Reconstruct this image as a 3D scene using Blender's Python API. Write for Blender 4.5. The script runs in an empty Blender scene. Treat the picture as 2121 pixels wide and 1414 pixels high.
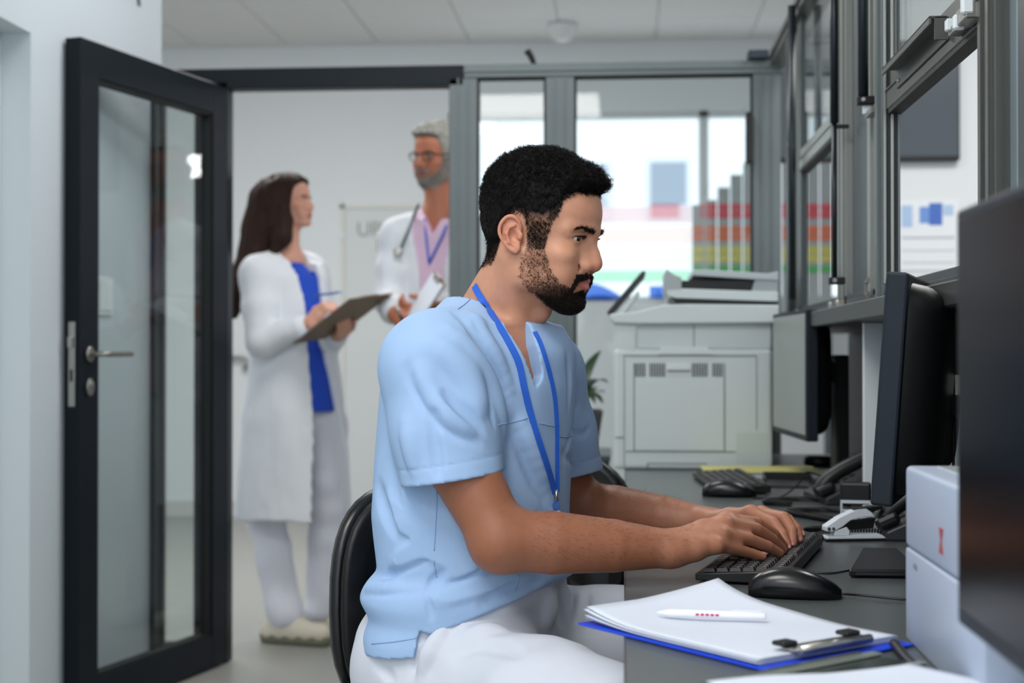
import bpy, bmesh, math, random
import numpy as np
from mathutils import Vector, Matrix, Euler

random.seed(7)
scene = bpy.context.scene
C = scene.collection

# ------------------------------------------------------------------ camera
FPX, CX, CY = 2945.83, 1060.5, 707.0          # focal length in pixels for a 2121 x 1414 frame (50 mm)
CAM = Vector((0.0, 0.0, 1.07))
YAW, PITCH = math.atan(233.5 / FPX), 25.0 / FPX
cam_data = bpy.data.cameras.new('camera')
cam = bpy.data.objects.new('camera', cam_data)
C.objects.link(cam)
cam.location = CAM
cam.rotation_euler = (math.pi / 2 + PITCH, 0, YAW)
cam_data.lens, cam_data.sensor_width = 50.0, 36.0
cam_data.clip_start, cam_data.clip_end = 0.05, 200
cam_data.dof.use_dof = True
cam_data.dof.focus_distance = 2.13
cam_data.dof.aperture_fstop = 4.0
scene.camera = cam
CR = Euler((math.pi / 2 + PITCH, 0, YAW)).to_matrix()

def ray(px, py): return CR @ Vector(((px - CX) / FPX, (CY - py) / FPX, -1.0))
def at_y(px, py, Y): d = ray(px, py); return CAM + d * ((Y - CAM.y) / d.y)
def at_x(px, py, X): d = ray(px, py); return CAM + d * ((X - CAM.x) / d.x)
def at_z(px, py, Z): d = ray(px, py); return CAM + d * ((Z - CAM.z) / d.z)

# ------------------------------------------------------------------ world and light
world = bpy.data.worlds.new('sky'); scene.world = world; world.use_nodes = True
wb = world.node_tree.nodes['Background']
wb.inputs[0].default_value = (0.86, 0.93, 1.0, 1); wb.inputs[1].default_value = 1.25
def area_light(name, loc, size, power, rot=(0, 0, 0), col=(1, 1, 1)):
    l = bpy.data.lights.new(name, 'AREA'); l.shape = 'RECTANGLE'; l.size, l.size_y = size
    l.energy = power; l.color = col
    o = bpy.data.objects.new(name, l); C.objects.link(o); o.location = loc; o.rotation_euler = rot
    return o
area_light('ceiling_light_office', (-0.75, 0.6, 3.04), (1.1, 1.1), 34, col=(1.0, 0.985, 0.96))
area_light('ceiling_light_office_back', (-0.75, -1.6, 3.04), (1.1, 1.1), 32, col=(1.0, 0.985, 0.96))
area_light('added_fill_light_doorway', (-0.6, 3.9, 3.04), (0.9, 0.7), 16, col=(1.0, 0.985, 0.96))  # unseen fill lamp, added to brighten the woman in the doorway
area_light('ceiling_light_corridor', (-1.9, 6.3, 3.04), (1.6, 0.9), 46, col=(1.0, 0.985, 0.965))
area_light('ceiling_light_hall', (1.6, 4.2, 3.04), (1.2, 1.2), 40, col=(1.0, 0.985, 0.965))
vs = scene.view_settings
vs.view_transform = 'Standard'; vs.look = 'None'; vs.exposure = 0.50; vs.gamma = 1.0
vs.use_curve_mapping = False

# ------------------------------------------------------------------ materials
MATS = {}
def srgb(*c):
    return tuple(((v / 255) / 12.92 if v / 255 <= 0.04045 else ((v / 255 + 0.055) / 1.055) ** 2.4) for v in c)
def mat(name, rgb, rough=0.5, metal=0.0, spec=0.5, var=0.0, scale=20.0, bump=0.0, bscale=200.0, sss=0.0, coat=0.0, emit=None):
    if name in MATS: return MATS[name]
    m = bpy.data.materials.new(name); m.use_nodes = True; MATS[name] = m
    nt = m.node_tree; b = nt.nodes['Principled BSDF']
    col = srgb(*rgb)
    b.inputs['Base Color'].default_value = (*col, 1)
    b.inputs['Roughness'].default_value = rough; b.inputs['Metallic'].default_value = metal
    b.inputs['Specular IOR Level'].default_value = spec
    if coat: b.inputs['Coat Weight'].default_value = coat
    if sss:
        b.inputs['Subsurface Weight'].default_value = sss
        b.inputs['Subsurface Radius'].default_value = (0.012, 0.005, 0.003)
        b.inputs['Subsurface Scale'].default_value = 1.0
    if emit:
        b.inputs['Emission Color'].default_value = (*col, 1); b.inputs['Emission Strength'].default_value = emit
    tc = nt.nodes.new('ShaderNodeTexCoord')
    if var:
        n = nt.nodes.new('ShaderNodeTexNoise'); n.inputs['Scale'].default_value = scale; n.inputs['Detail'].default_value = 4
        r = nt.nodes.new('ShaderNodeMix'); r.data_type = 'RGBA'
        r.inputs[6].default_value = (*[v * (1 - var) for v in col], 1)
        r.inputs[7].default_value = (*[min(1, v * (1 + var)) for v in col], 1)
        nt.links.new(tc.outputs['Object'], n.inputs['Vector']); nt.links.new(n.outputs['Fac'], r.inputs[0])
        nt.links.new(r.outputs[2], b.inputs['Base Color'])
    if bump:
        n = nt.nodes.new('ShaderNodeTexNoise'); n.inputs['Scale'].default_value = bscale
        bp = nt.nodes.new('ShaderNodeBump'); bp.inputs['Strength'].default_value = bump; bp.inputs['Distance'].default_value = 0.002
        nt.links.new(tc.outputs['Object'], n.inputs['Vector']); nt.links.new(n.outputs['Fac'], bp.inputs['Height'])
        nt.links.new(bp.outputs['Normal'], b.inputs['Normal'])
    return m
def glass(name, tint=(1, 1, 1), refl=1.0, ior=1.45):
    if name in MATS: return MATS[name]
    m = bpy.data.materials.new(name); m.use_nodes = True; MATS[name] = m
    nt = m.node_tree; nt.nodes.remove(nt.nodes['Principled BSDF'])
    out = nt.nodes['Material Output']
    t = nt.nodes.new('ShaderNodeBsdfTransparent'); t.inputs[0].default_value = (*tint, 1)
    g = nt.nodes.new('ShaderNodeBsdfGlossy'); g.inputs['Roughness'].default_value = 0.01
    ge = nt.nodes.new('ShaderNodeNewGeometry'); dt = nt.nodes.new('ShaderNodeVectorMath'); dt.operation = 'DOT_PRODUCT'
    nt.links.new(ge.outputs['Normal'], dt.inputs[0]); nt.links.new(ge.outputs['Incoming'], dt.inputs[1])
    def mth(op, a, b=None):
        n = nt.nodes.new('ShaderNodeMath'); n.operation = op
        for i, v in enumerate((a, b)):
            if v is None: continue
            if hasattr(v, 'links'): nt.links.new(v, n.inputs[i])
            else: n.inputs[i].default_value = v
        return n.outputs[0]
    f0 = ((ior - 1) / (ior + 1)) ** 2
    k5 = mth('POWER', mth('SUBTRACT', 1.0, mth('ABSOLUTE', dt.outputs['Value'])), 5.0)   # Schlick reflectance, both sides of the pane
    fr = mth('MULTIPLY', mth('ADD', f0, mth('MULTIPLY', k5, 1 - f0)), refl)
    mx = nt.nodes.new('ShaderNodeMixShader')
    nt.links.new(fr, mx.inputs[0])
    nt.links.new(t.outputs[0], mx.inputs[1]); nt.links.new(g.outputs[0], mx.inputs[2])
    nt.links.new(mx.outputs[0], out.inputs[0])
    return m

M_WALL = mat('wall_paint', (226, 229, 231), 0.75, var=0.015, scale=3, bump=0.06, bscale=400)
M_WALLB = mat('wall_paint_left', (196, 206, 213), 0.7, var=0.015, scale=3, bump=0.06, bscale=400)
M_FLOOR = mat('floor_vinyl', (158, 158, 152), 0.35, var=0.03, scale=6, spec=0.4)
M_CEIL = mat('ceiling_board', (222, 222, 220), 0.85, var=0.01)
M_NAVY = mat('door_profile', (12, 21, 29), 0.45, spec=0.22, var=0.04, scale=8)
M_ALU = mat('anodised_profile', (100, 108, 110), 0.45, metal=0.35, var=0.10, scale=5)
M_ALUD = mat('dark_profile', (60, 66, 66), 0.4, metal=0.5, var=0.06, scale=5)
M_ALUL = mat('light_profile', (150, 153, 148), 0.4, metal=0.5, var=0.05, scale=6)
M_OLIVE = mat('sash_profile', (92, 94, 90), 0.36, metal=0.55, var=0.04, scale=6)
M_GASKET = mat('rubber_gasket', (16, 18, 19), 0.6)
M_TUBE = mat('tube_black', (30, 38, 44), 0.32, metal=0.3)
M_CHROME = mat('brushed_steel', (186, 184, 178), 0.28, metal=1.0)
M_STEEL = mat('satin_steel', (150, 148, 142), 0.35, metal=0.9)
M_WHITEPL = mat('white_plastic', (222, 228, 230), 0.4, spec=0.45)
M_BLACKPL = mat('black_plastic', (17, 18, 20), 0.42, spec=0.45)
M_BLACKSH = mat('black_gloss', (12, 13, 15), 0.25, spec=0.5)
M_DARKPL = mat('charcoal_plastic', (38, 42, 46), 0.45)
M_GLASS = glass('window_glass', (0.93, 0.955, 0.95), 0.8)
M_GLASSD = glass('door_glass', (0.93, 0.95, 0.945), 1.0)
M_DESK = mat('desk_laminate', (80, 85, 86), 0.30, spec=0.55, var=0.02, scale=30, bump=0.05, bscale=900)
M_SHELF = mat('shelf_laminate', (62, 65, 64), 0.45, var=0.02)

# ------------------------------------------------------------------ builders
def link(name, me, m=None, parent=None, smooth=False):
    o = bpy.data.objects.new(name, me); C.objects.link(o)
    if m is not None and not me.materials:
        for q in (m if isinstance(m, (list, tuple)) else [m]): me.materials.append(q)
    if parent is not None: o.parent = parent
    if smooth:
        me.polygons.foreach_set('use_smooth', np.ones(len(me.polygons), dtype=bool))
    return o
def bm_obj(name, bm, m, parent=None, smooth=False):
    me = bpy.data.meshes.new(name); bm.to_mesh(me); bm.free(); return link(name, me, m, parent, smooth)
def tag(o, label=None, cat=None, group=None, kind=None):
    if label: o['label'] = label
    if cat: o['category'] = cat
    if group: o['group'] = group
    if kind: o['kind'] = kind
    return o
def empty(name, loc=(0, 0, 0), rz=0.0, label=None, cat=None, group=None, kind=None):
    o = bpy.data.objects.new(name, None); C.objects.link(o)
    o.location = loc; o.rotation_euler = (0, 0, rz); o.empty_display_size = 0.05
    return tag(o, label, cat, group, kind)
def add_box(bm, x0, x1, y0, y1, z0, z1, bev=0.0, seg=1, mtx=None, mi=0):
    b2 = bmesh.new(); bmesh.ops.create_cube(b2, size=1.0)
    for v in b2.verts:
        v.co = Vector(((x0 + x1) / 2 + v.co.x * (x1 - x0), (y0 + y1) / 2 + v.co.y * (y1 - y0), (z0 + z1) / 2 + v.co.z * (z1 - z0)))
    if bev > 0:
        bev = min(bev, 0.45 * min(abs(x1 - x0), abs(y1 - y0), abs(z1 - z0)))
        bmesh.ops.bevel(b2, geom=b2.edges[:], offset=bev, segments=seg, affect='EDGES', profile=0.5)
    merge(bm, b2, mtx, mi); return bm
def merge(bm, b2, mtx=None, mi=0):
    vm = {}
    for v in b2.verts: vm[v] = bm.verts.new(mtx @ v.co if mtx is not None else v.co)
    for f in b2.faces:
        try:
            g = bm.faces.new([vm[v] for v in f.verts]); g.material_index = mi; g.smooth = f.smooth
        except ValueError: pass
    b2.free()
def box(name, x0, x1, y0, y1, z0, z1, m, parent=None, bev=0.0, seg=1):
    bm = bmesh.new(); add_box(bm, x0, x1, y0, y1, z0, z1, bev, seg)
    return bm_obj(name, bm, m, parent)
def frame_of(d):
    d = Vector(d).normalized()
    a = Vector((0, 0, 1)) if abs(d.z) < 0.9 else Vector((1, 0, 0))
    u = d.cross(a).normalized(); v = d.cross(u).normalized()
    return u, v
def add_tube(bm, pts, r, n=8, caps=True, mi=0):
    pts = [Vector(p) for p in pts]; rs = r if isinstance(r, (list, tuple)) else [r] * len(pts)
    rings = []; up = None
    for i, p in enumerate(pts):
        d = (pts[min(i + 1, len(pts) - 1)] - pts[max(i - 1, 0)])
        if d.length < 1e-9: d = Vector((0, 0, 1))
        d.normalize()
        if up is None: u, v = frame_of(d)
        else:
            u = (up - d * up.dot(d))
            u = u.normalized() if u.length > 1e-6 else frame_of(d)[0]
            v = d.cross(u)
        up = u
        rings.append([bm.verts.new(p + (u * math.cos(2 * math.pi * k / n) + v * math.sin(2 * math.pi * k / n)) * rs[i]) for k in range(n)])
    for a, b in zip(rings, rings[1:]):
        for k in range(n):
            f = bm.faces.new([a[k], a[(k + 1) % n], b[(k + 1) % n], b[k]]); f.smooth = True; f.material_index = mi
    if caps:
        f = bm.faces.new(rings[0][::-1]); f.material_index = mi
        f = bm.faces.new(rings[-1]); f.material_index = mi
    return bm
def tube(name, pts, r, m, parent=None, n=8):
    bm = bmesh.new(); add_tube(bm, pts, r, n); return bm_obj(name, bm, m, parent)
def add_prism(bm, poly, axis, a0, a1, bev=0.0, mi=0):
    """extrude a 2D outline; axis 'x': (y,z), 'y': (x,z), 'z': (x,y)"""
    def P(p, a):
        return Vector((a, p[0], p[1])) if axis == 'x' else Vector((p[0], a, p[1])) if axis == 'y' else Vector((p[0], p[1], a))
    b2 = bmesh.new()
    A = [b2.verts.new(P(p, a0)) for p in poly]; B = [b2.verts.new(P(p, a1)) for p in poly]; n = len(poly)
    b2.faces.new(A[::-1]); b2.faces.new(B)
    for k in range(n): b2.faces.new([A[k], A[(k + 1) % n], B[(k + 1) % n], B[k]])
    bmesh.ops.recalc_face_normals(b2, faces=b2.faces[:])
    if bev: bmesh.ops.bevel(b2, geom=b2.edges[:], offset=bev, segments=2, affect='EDGES', profile=0.5)
    merge(bm, b2, None, mi); return bm
def prism(name, poly, axis, a0, a1, m, parent=None, bev=0.0):
    bm = bmesh.new(); add_prism(bm, poly, axis, a0, a1, bev); return bm_obj(name, bm, m, parent)
def add_lathe(bm, prof, n=20, mtx=None, mi=0):
    b2 = bmesh.new(); rings = []
    for r, z in prof: rings.append([b2.verts.new((r * math.cos(2 * math.pi * k / n), r * math.sin(2 * math.pi * k / n), z)) for k in range(n)])
    for a, b in zip(rings, rings[1:]):
        for k in range(n): b2.faces.new([a[k], a[(k + 1) % n], b[(k + 1) % n], b[k]]).smooth = True
    b2.faces.new(rings[0][::-1]); b2.faces.new(rings[-1])
    merge(bm, b2, mtx, mi); return bm
def arc(cx, cy, r, a0, a1, n):
    return [(cx + r * math.cos(math.radians(a0 + (a1 - a0) * i / n)), cy + r * math.sin(math.radians(a0 + (a1 - a0) * i / n))) for i in range(n + 1)]
def catmull(pts, n=8):
    pts = [Vector(p) for p in pts]; out = []
    P = [pts[0] * 2 - pts[1]] + pts + [pts[-1] * 2 - pts[-2]]
    for i in range(1, len(P) - 2):
        for k in range(n):
            t = k / n; a, b, c, d = P[i - 1], P[i], P[i + 1], P[i + 2]
            out.append(0.5 * ((2 * b) + (c - a) * t + (2 * a - 5 * b + 4 * c - d) * t * t + (3 * b - a - 3 * c + d) * t ** 3))
    out.append(pts[-1]); return out
def text_mesh(name, body, size, m, parent=None, depth=0.0015):
    cu = bpy.data.curves.new(name, 'FONT'); cu.body = body; cu.size = size; cu.extrude = depth
    o = bpy.data.objects.new(name, cu); C.objects.link(o)
    me = bpy.data.meshes.new_from_object(o.evaluated_get(bpy.context.evaluated_depsgraph_get()))
    bpy.data.objects.remove(o); bpy.data.curves.remove(cu)
    me.materials.clear(); return link(name, me, m, parent)
# ================================================================== the room
YP = 4.83; XG = 0.52; XL = -1.63; ZC = 3.10; YF = 9.2
def S(o): o['kind'] = 'structure'; return o
S(box('floor', -5.0, 4.0, -3.0, YF + 0.2, -0.1, 0.0, M_FLOOR))
# ceiling slab with separate mineral boards where they show
ceil = S(box('ceiling', -5.0, 4.0, -3.0, YF + 0.2, ZC, ZC + 0.1, M_CEIL))
tile_bm = bmesh.new(); add_box(tile_bm, -0.297, 0.297, -0.297, 0.297, -0.012, 0.0, 0.003)
tile_me = bpy.data.meshes.new('ceiling_board'); tile_bm.to_mesh(tile_me); tile_bm.free()
tile_me.materials.append(M_CEIL)
for i in range(10):
    for j in range(4):
        t = bpy.data.objects.new('board', tile_me); C.objects.link(t)
        t.location = (-3.7 + i * 0.6, YF - 0.33 - j * 0.6, ZC); t.parent = ceil
# far wall with a wide window to the right
WX0, WX1, WZ0, WZ1 = -1.15, 2.6, 1.40, 2.64
bm = bmesh.new()
add_box(bm, -5.0, WX0, YF, YF + 0.2, 0, ZC); add_box(bm, WX0, WX1, YF, YF + 0.2, 0, WZ0)
add_box(bm, WX0, WX1, YF, YF + 0.2, WZ1, ZC); add_box(bm, WX1, 4.0, YF, YF + 0.2, 0, ZC)
S(bm_obj('wall_far', bm, M_WALL))
S(box('baseboard_far', -5.0, WX0 + 0.3, YF - 0.016, YF - 0.001, 0.0, 0.10, mat('skirting', (205, 204, 200), 0.5)))
S(box('wall_corridor_end', -5.1, -5.0, YP, YF + 0.2, 0, ZC, M_WALL))
S(box('wall_hall_end', 4.0, 4.1, 1.0, YF + 0.2, 0, ZC, M_WALL))
# hall cross wall that carries the screen and the notice
S(box('wall_hall', at_y(1780, 700, 6.2).x, 4.0, 6.2, 6.35, 0, ZC, M_WALL))
# hall window: frame, mullions, pane
w = empty('window_1', (0, YF + 0.08, WZ0), kind='structure')
w.location = (0, 0, 0)
M_WFR = mat('window_frame_white', (205, 208, 208), 0.5)
mx = at_y(1459, 400, YF).x
for x in (WX0 + 0.03, mx, mx + 1.2): box('mullion', x - 0.03, x + 0.03, YF + 0.06, YF + 0.14, WZ0, WZ1, M_WFR, w)
for z in (WZ0 + 0.02, WZ1 - 0.02): box('window_frame', WX0, WX1, YF + 0.06, YF + 0.14, z - 0.02, z + 0.02, M_WFR, w)
box('pane', WX0, WX1, YF + 0.095, YF + 0.1, WZ0, WZ1, glass('far_glass', (0.97, 0.98, 0.98), 0.5), w)
glare_lamp = empty('added_glare_lamp', (2.85, YF, 2.42), label='added linear lamp, out of view, for the glare in the open glass door', cat='lamp')  # lamp added out of view only to give the door glass its glare
box('housing', 0.0, 0.72, -0.05, -0.001, 0.0, 0.20, M_WHITEPL, glare_lamp, 0.004); box('diffuser', 0.02, 0.70, -0.056, -0.0505, 0.02, 0.18, mat('glare_lamp_diffuser', (250, 250, 250), 0.5, emit=16.0), glare_lamp)
# translucent coloured film bands stuck on the far window
def film(name, rgb, a):
    m = bpy.data.materials.new(name); m.use_nodes = True; nt = m.node_tree
    nt.nodes.remove(nt.nodes['Principled BSDF']); out = nt.nodes['Material Output']
    t = nt.nodes.new('ShaderNodeBsdfTransparent'); t.inputs[0].default_value = (*[1 - a * (1 - v) for v in srgb(*rgb)], 1)
    d = nt.nodes.new('ShaderNodeBsdfTranslucent'); d.inputs[0].default_value = (*srgb(*rgb), 1)
    x = nt.nodes.new('ShaderNodeMixShader'); x.inputs[0].default_value = 0.25
    nt.links.new(t.outputs[0], x.inputs[1]); nt.links.new(d.outputs[0], x.inputs[2]); nt.links.new(x.outputs[0], out.inputs[0])
    return m
yf = YF + 0.055
fx0, fx1 = at_y(1195, 500, yf).x, at_y(1432, 500, yf).x
for nm, rgb, ya, yb, a in (('rose', (246, 222, 222), 428, 462, 0.5), ('peach', (250, 230, 222), 470, 508, 0.5),
                           ('lemon', (248, 250, 228), 512, 556, 0.5), ('mint', (200, 238, 212), 560, 584, 0.6)):
    box('film_band', fx0, fx1, yf - 0.002, yf, at_y(1300, yb, yf).z, at_y(1300, ya, yf).z, film('film_' + nm, rgb, a), w)
M_FBLUE = film('film_blue', (110, 160, 226), 0.85)
p0, p1 = at_y(1178, 622, yf), at_y(1300, 590, yf)
prism('film_wave', [(p0.x, p0.z), (p1.x, p0.z)] + [(p1.x - (p1.x - p0.x) * k / 10, p0.z + 0.115 * math.sin(math.pi / 2 * min(1, k / 7))) for k in range(1, 11)], 'y', yf - 0.002, yf, M_FBLUE, w)
a, b = at_y(1345, 618, yf), at_y(1385, 592, yf)
box('film_wave', a.x, b.x, yf - 0.002, yf, a.z, b.z, M_FBLUE, w)
# building across the yard, behind the window
YB = 17.0
bld = empty('building', (1.0, YB, 0), label='white building with small grey windows seen through the far window', cat='building')
def bpart(nm, x0, x1, y0, y1, z0, z1, m): return box(nm, x0 - 1.0, x1 - 1.0, y0 - YB, y1 - YB, z0, z1, m, bld)
bpart('facade', -9, 9, YB, YB + 0.3, -0.5, 7.5, mat('facade_white', (246, 248, 250), 0.8))
for xa, xb in ((1348, 1420), (1195, 1258)):
    p, q = at_y(xa, 452, YB), at_y(xb, 338, YB)
    f = bpart('window', p.x - 0.05, q.x + 0.05, YB - 0.05, YB + 0.02, p.z - 0.05, q.z + 0.05, mat('facade_frame', (226, 230, 236), 0.6))
    g = bpart('pane', p.x, q.x, YB - 0.07, YB - 0.04, p.z + 0.16, q.z, mat('facade_pane', (150, 162, 178), 0.3)); g.parent = f
    s = bpart('red_blind', p.x, q.x - 0.08, YB - 0.075, YB - 0.045, p.z, p.z + 0.15, mat('facade_red', (190, 72, 104), 0.6)); s.parent = f
    for o in (g, s): o.matrix_parent_inverse = Matrix()
# slatted screen with stepped tops and coloured card rows in the hall, right of the mullion
YS = 8.9
scr = empty('slat_screen', at_y(1560, 700, YS), label='grey slatted screen with stepped top and rows of coloured tiles behind the glass partition', cat='screen')
scr.location.z = 1.30
def srel(p): return p - scr.location
M_SLAT = mat('slat_grey', (176, 182, 184), 0.6); cols = [(224, 92, 104), (232, 126, 88), (214, 208, 112), (92, 184, 108)]
rows = [(422, 454), (468, 500), (510, 545), (550, 566)]
ns = 11
for k in range(ns):
    xa = 1434 + k * 26.5; xb = xa + 24
    top = max(190, 424 - 26 * max(0, k - 0.6)) if k < 8 else 190
    p, q = srel(at_y(xa, 600, YS)), srel(at_y(xb, top, YS))
    box('slat', p.x, q.x, 0, 0.012, -0.0, q.z, M_SLAT, scr)
    for (ya, yb), c in zip(rows, cols):
        inset = 16 if (k == 0 and ya < 460) else 0
        for h in range(2 if (yb - ya) > 20 else 1):
            n = 2 if (yb - ya) > 20 else 1
            y0 = ya + (yb - ya) * h / n; y1 = ya + (yb - ya) * (h + 1) / n - 2
            a, b = srel(at_y(xa + 1 + inset, y1, YS)), srel(at_y(xb - 1, y0, YS))
            box('tile', a.x, b.x, -0.008, -0.0005, a.z, b.z, mat('tile_%d' % cols.index(c), c, 0.5), scr)
box('base', srel(at_y(1434, 600, YS)).x, srel(at_y(1724, 600, YS)).x, -0.02, 0.05, -0.06, 0.0, M_ALU, scr)
for xx in (1440, 1715):
    x = srel(at_y(xx, 600, YS)).x; box('foot', x - 0.02, x + 0.02, -0.02, 0.05, -1.30, -0.06, M_ALU, scr)

# left wall with an opening for the white door
yd = at_x(63, 400, XL).y; zd = at_x(63, 68, XL).z
yl_end = 4.90
bm = bmesh.new()
add_box(bm, XL - 0.16, XL, yd, yl_end, 0, ZC); add_box(bm, XL - 0.16, XL, 2.3, yd, zd, ZC); add_box(bm, XL - 0.16, XL, -3.0, 2.3, 0, ZC)
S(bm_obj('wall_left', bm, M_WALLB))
d2 = empty('door_2', (XL - 0.10, 2.3, 0), kind='structure')
box('door_leaf', -0.05, 0.0, 0.01, yd - 2.31, 0.01, zd - 0.01, mat('white_door', (236, 240, 236), 0.5), d2, 0.003)
box('casing', 0.0, 0.015, yd - 2.33, yd - 2.3, 0.0, zd, mat('white_door', (236, 240, 236)), d2, 0.003)
# letter painted high on the left wall
lp = at_x(270, 2, XL)
lt = text_mesh('wall_letter', 'A', 0.19, mat('letter_dark', (24, 30, 32), 0.5), None)
lt.rotation_euler = (math.pi / 2, 0, math.pi / 2)
lt.location = (XL + 0.003, at_x(262, 1, XL).y, at_x(289, 13, XL).z)
tag(lt, 'black capital letter high on the white left wall, cut by the frame', 'lettering')
# light switch seen through the door glass
sp = at_x(214, 614, XL)
sw = empty('light_switch', sp, label='white square wall switch on the left wall behind the glass door', cat='switch')
box('plate', 0.0005, 0.008, -0.065, 0.065, -0.06, 0.06, M_WHITEPL, sw, 0.003)
box('rocker', 0.008, 0.012, -0.05, -0.003, -0.045, 0.045, M_WHITEPL, sw, 0.002); box('rocker', 0.008, 0.012, 0.003, 0.05, -0.045, 0.045, M_WHITEPL, sw, 0.002)

# glazed partition across the room
win = empty('window_2', (0, 0, 0), kind='structure')
def X4(px): return at_y(px, 700, YP).x
def post(x0, x1, z0, z1, y0=YP, y1=YP + 0.07, m=M_ALU, groove=True, name='post', par=win):
    bm = bmesh.new(); add_box(bm, x0, x1, y0, y1, z0, z1, 0.003)
    wd = x1 - x0
    if groove and wd > 0.05:
        add_box(bm, x0 + wd * 0.30, x0 + wd * 0.36, y0 - 0.004, y0 + 0.002, z0, z1)
        add_box(bm, x0 + wd * 0.66, x0 + wd * 0.70, y0 - 0.004, y0 + 0.002, z0, z1)
    return bm_obj(name, bm, m, par)
ZH, ZT = 2.012, 2.058
posts = [(X4(290), X4(331), M_NAVY), (X4(404), X4(471), M_NAVY), (X4(930), X4(988), M_ALU), (X4(1130), X4(1190), M_ALU), (X4(1560), X4(1618), M_ALU)]
for k_, (x0, x1, m) in enumerate(posts): post(XL + 0.0005 if k_ == 0 else x0, x1, 0, ZH, y0=4.78 if k_ == 0 else YP, m=m, groove=m is M_ALU)
box('rail', X4(290), X4(960), YP, YP + 0.07, ZH - 0.025, ZT, M_NAVY, win, 0.003)
bm = bmesh.new(); add_box(bm, X4(960), X4(1625), YP - 0.001, YP + 0.07, ZH - 0.0, ZT, 0.003); add_box(bm, X4(960), X4(1625), YP - 0.006, YP, ZH + 0.02, ZH + 0.026)
bm_obj('rail', bm, M_ALU, win)
for x0, x1 in ((X4(331), X4(404)), (X4(988), X4(1130)), (X4(1190), X4(1560))):
    box('pane', x0, x1, YP + 0.03, YP + 0.036, 0.06, ZH, M_GLASS, win)
    g = 0.007; bm = bmesh.new()
    for a, b in ((x0, x0 + g), (x1 - g, x1)): add_box(bm, a, b, YP + 0.012, YP + 0.03, 0.06, ZH)
    add_box(bm, x0, x1, YP + 0.012, YP + 0.03, ZH - g, ZH); bm_obj('gasket', bm, M_GASKET, win)
    box('bottom_rail', x0, x1, YP, YP + 0.07, 0.0, 0.06, M_NAVY if x0 < -1 else M_ALU, win, 0.003)
# dark closer box and cable box on the partition
x = at_y(1552, 290, YP - 0.03)
tag(box('door_sensor', x.x - 0.011, x.x + 0.011, YP - 0.045, YP - 0.001, at_y(1552, 340, YP).z, at_y(1552, 236, YP).z, M_GASKET, None, 0.004), 'narrow black sensor strip on the right partition post', 'sensor')
p, q = at_y(1549, 118, YP), at_y(1592, 96, YP)
tag(box('control_box', p.x, q.x, YP - 0.02, YP + 0.06, ZT + 0.0005, ZT + (q.z - p.z) * 0.9, mat('box_navy', (30, 40, 52), 0.5), None, 0.004), 'small dark blue control box on top of the glass partition', 'box')
hk = at_y(1099, 110, YP)
bm = bmesh.new(); add_tube(bm, [(hk.x + 0.012, YP + 0.03, ZT), (hk.x, YP + 0.03, ZT + 0.03), (hk.x - 0.01, YP + 0.02, ZT + 0.045), (hk.x - 0.018, YP + 0.01, ZT + 0.04)], [0.008, 0.011, 0.012, 0.006], 10)
tag(bm_obj('coat_hook', bm, M_GASKET, None), 'small black hook on top of the partition rail', 'hook')
cp = at_y(1165, 62, 8.7)
bm = bmesh.new(); add_lathe(bm, [(0.09, 0.0), (0.09, -0.03), (0.075, -0.05), (0.06, -0.085), (0.03, -0.105), (0.0001, -0.11)])
cdm = bm_obj('dome_camera', bm, mat('dome_white', (226, 228, 228), 0.35)); cdm.location = (cp.x, 8.7, ZC - 0.0125)
tag(cdm, 'white dome camera on the ceiling beyond the partition', 'camera')

# open glass door
hinge = at_y(470, 700, YP - 0.02)
dd = (CR.transposed() @ (hinge - CAM)).z * -1 / 1.192
free = CAM + ray(166, 700) * dd
u = Vector((free.x - hinge.x, free.y - hinge.y, 0)); WL = u.length
door = empty('door_1', (hinge.x, hinge.y, 0), math.atan2(u.y, u.x), kind='structure')
# local +x runs from hinge to free edge; camera-facing side is local +y or -y
side = 1 if (Vector((-u.y, u.x, 0)).dot(CAM - hinge)) > 0 else -1
TH = 0.055; f0, f1 = (-TH, 0.0) if side > 0 else (0.0, TH); face = 0.0
ZD = 1.988; SW_ = 0.092; PW = 0.105
box('stile', 0, SW_, f0, f1, 0.012, ZD, M_NAVY, door, 0.002); box('stile', WL - SW_, WL, f0, f1, 0.012, ZD, M_NAVY, door, 0.002)
box('rail', SW_, WL - SW_, f0, f1, ZD - PW, ZD, M_NAVY, door, 0.002); box('rail', SW_, WL - SW_, f0, f1, 0.012, 0.012 + PW, M_NAVY, door, 0.002)
ym = (f0 + f1) / 2
box('pane', SW_, WL - SW_, ym - 0.003, ym + 0.003, 0.012 + PW, ZD - PW, M_GLASSD, door)
g = 0.008; bm = bmesh.new()
for a, b in ((SW_, SW_ + g), (WL - SW_ - g, WL - SW_)): add_box(bm, a, b, ym - 0.02, ym + 0.02, 0.012 + PW, ZD - PW)
for a, b in ((ZD - PW - g, ZD - PW), (0.012 + PW, 0.012 + PW + g)): add_box(bm, SW_, WL - SW_, ym - 0.02, ym + 0.02, a, b)
bm_obj('gasket', bm, M_GASKET, door)
def zdoor(py, px=176): return (CAM + ray(px, py) * dd).z
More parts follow.
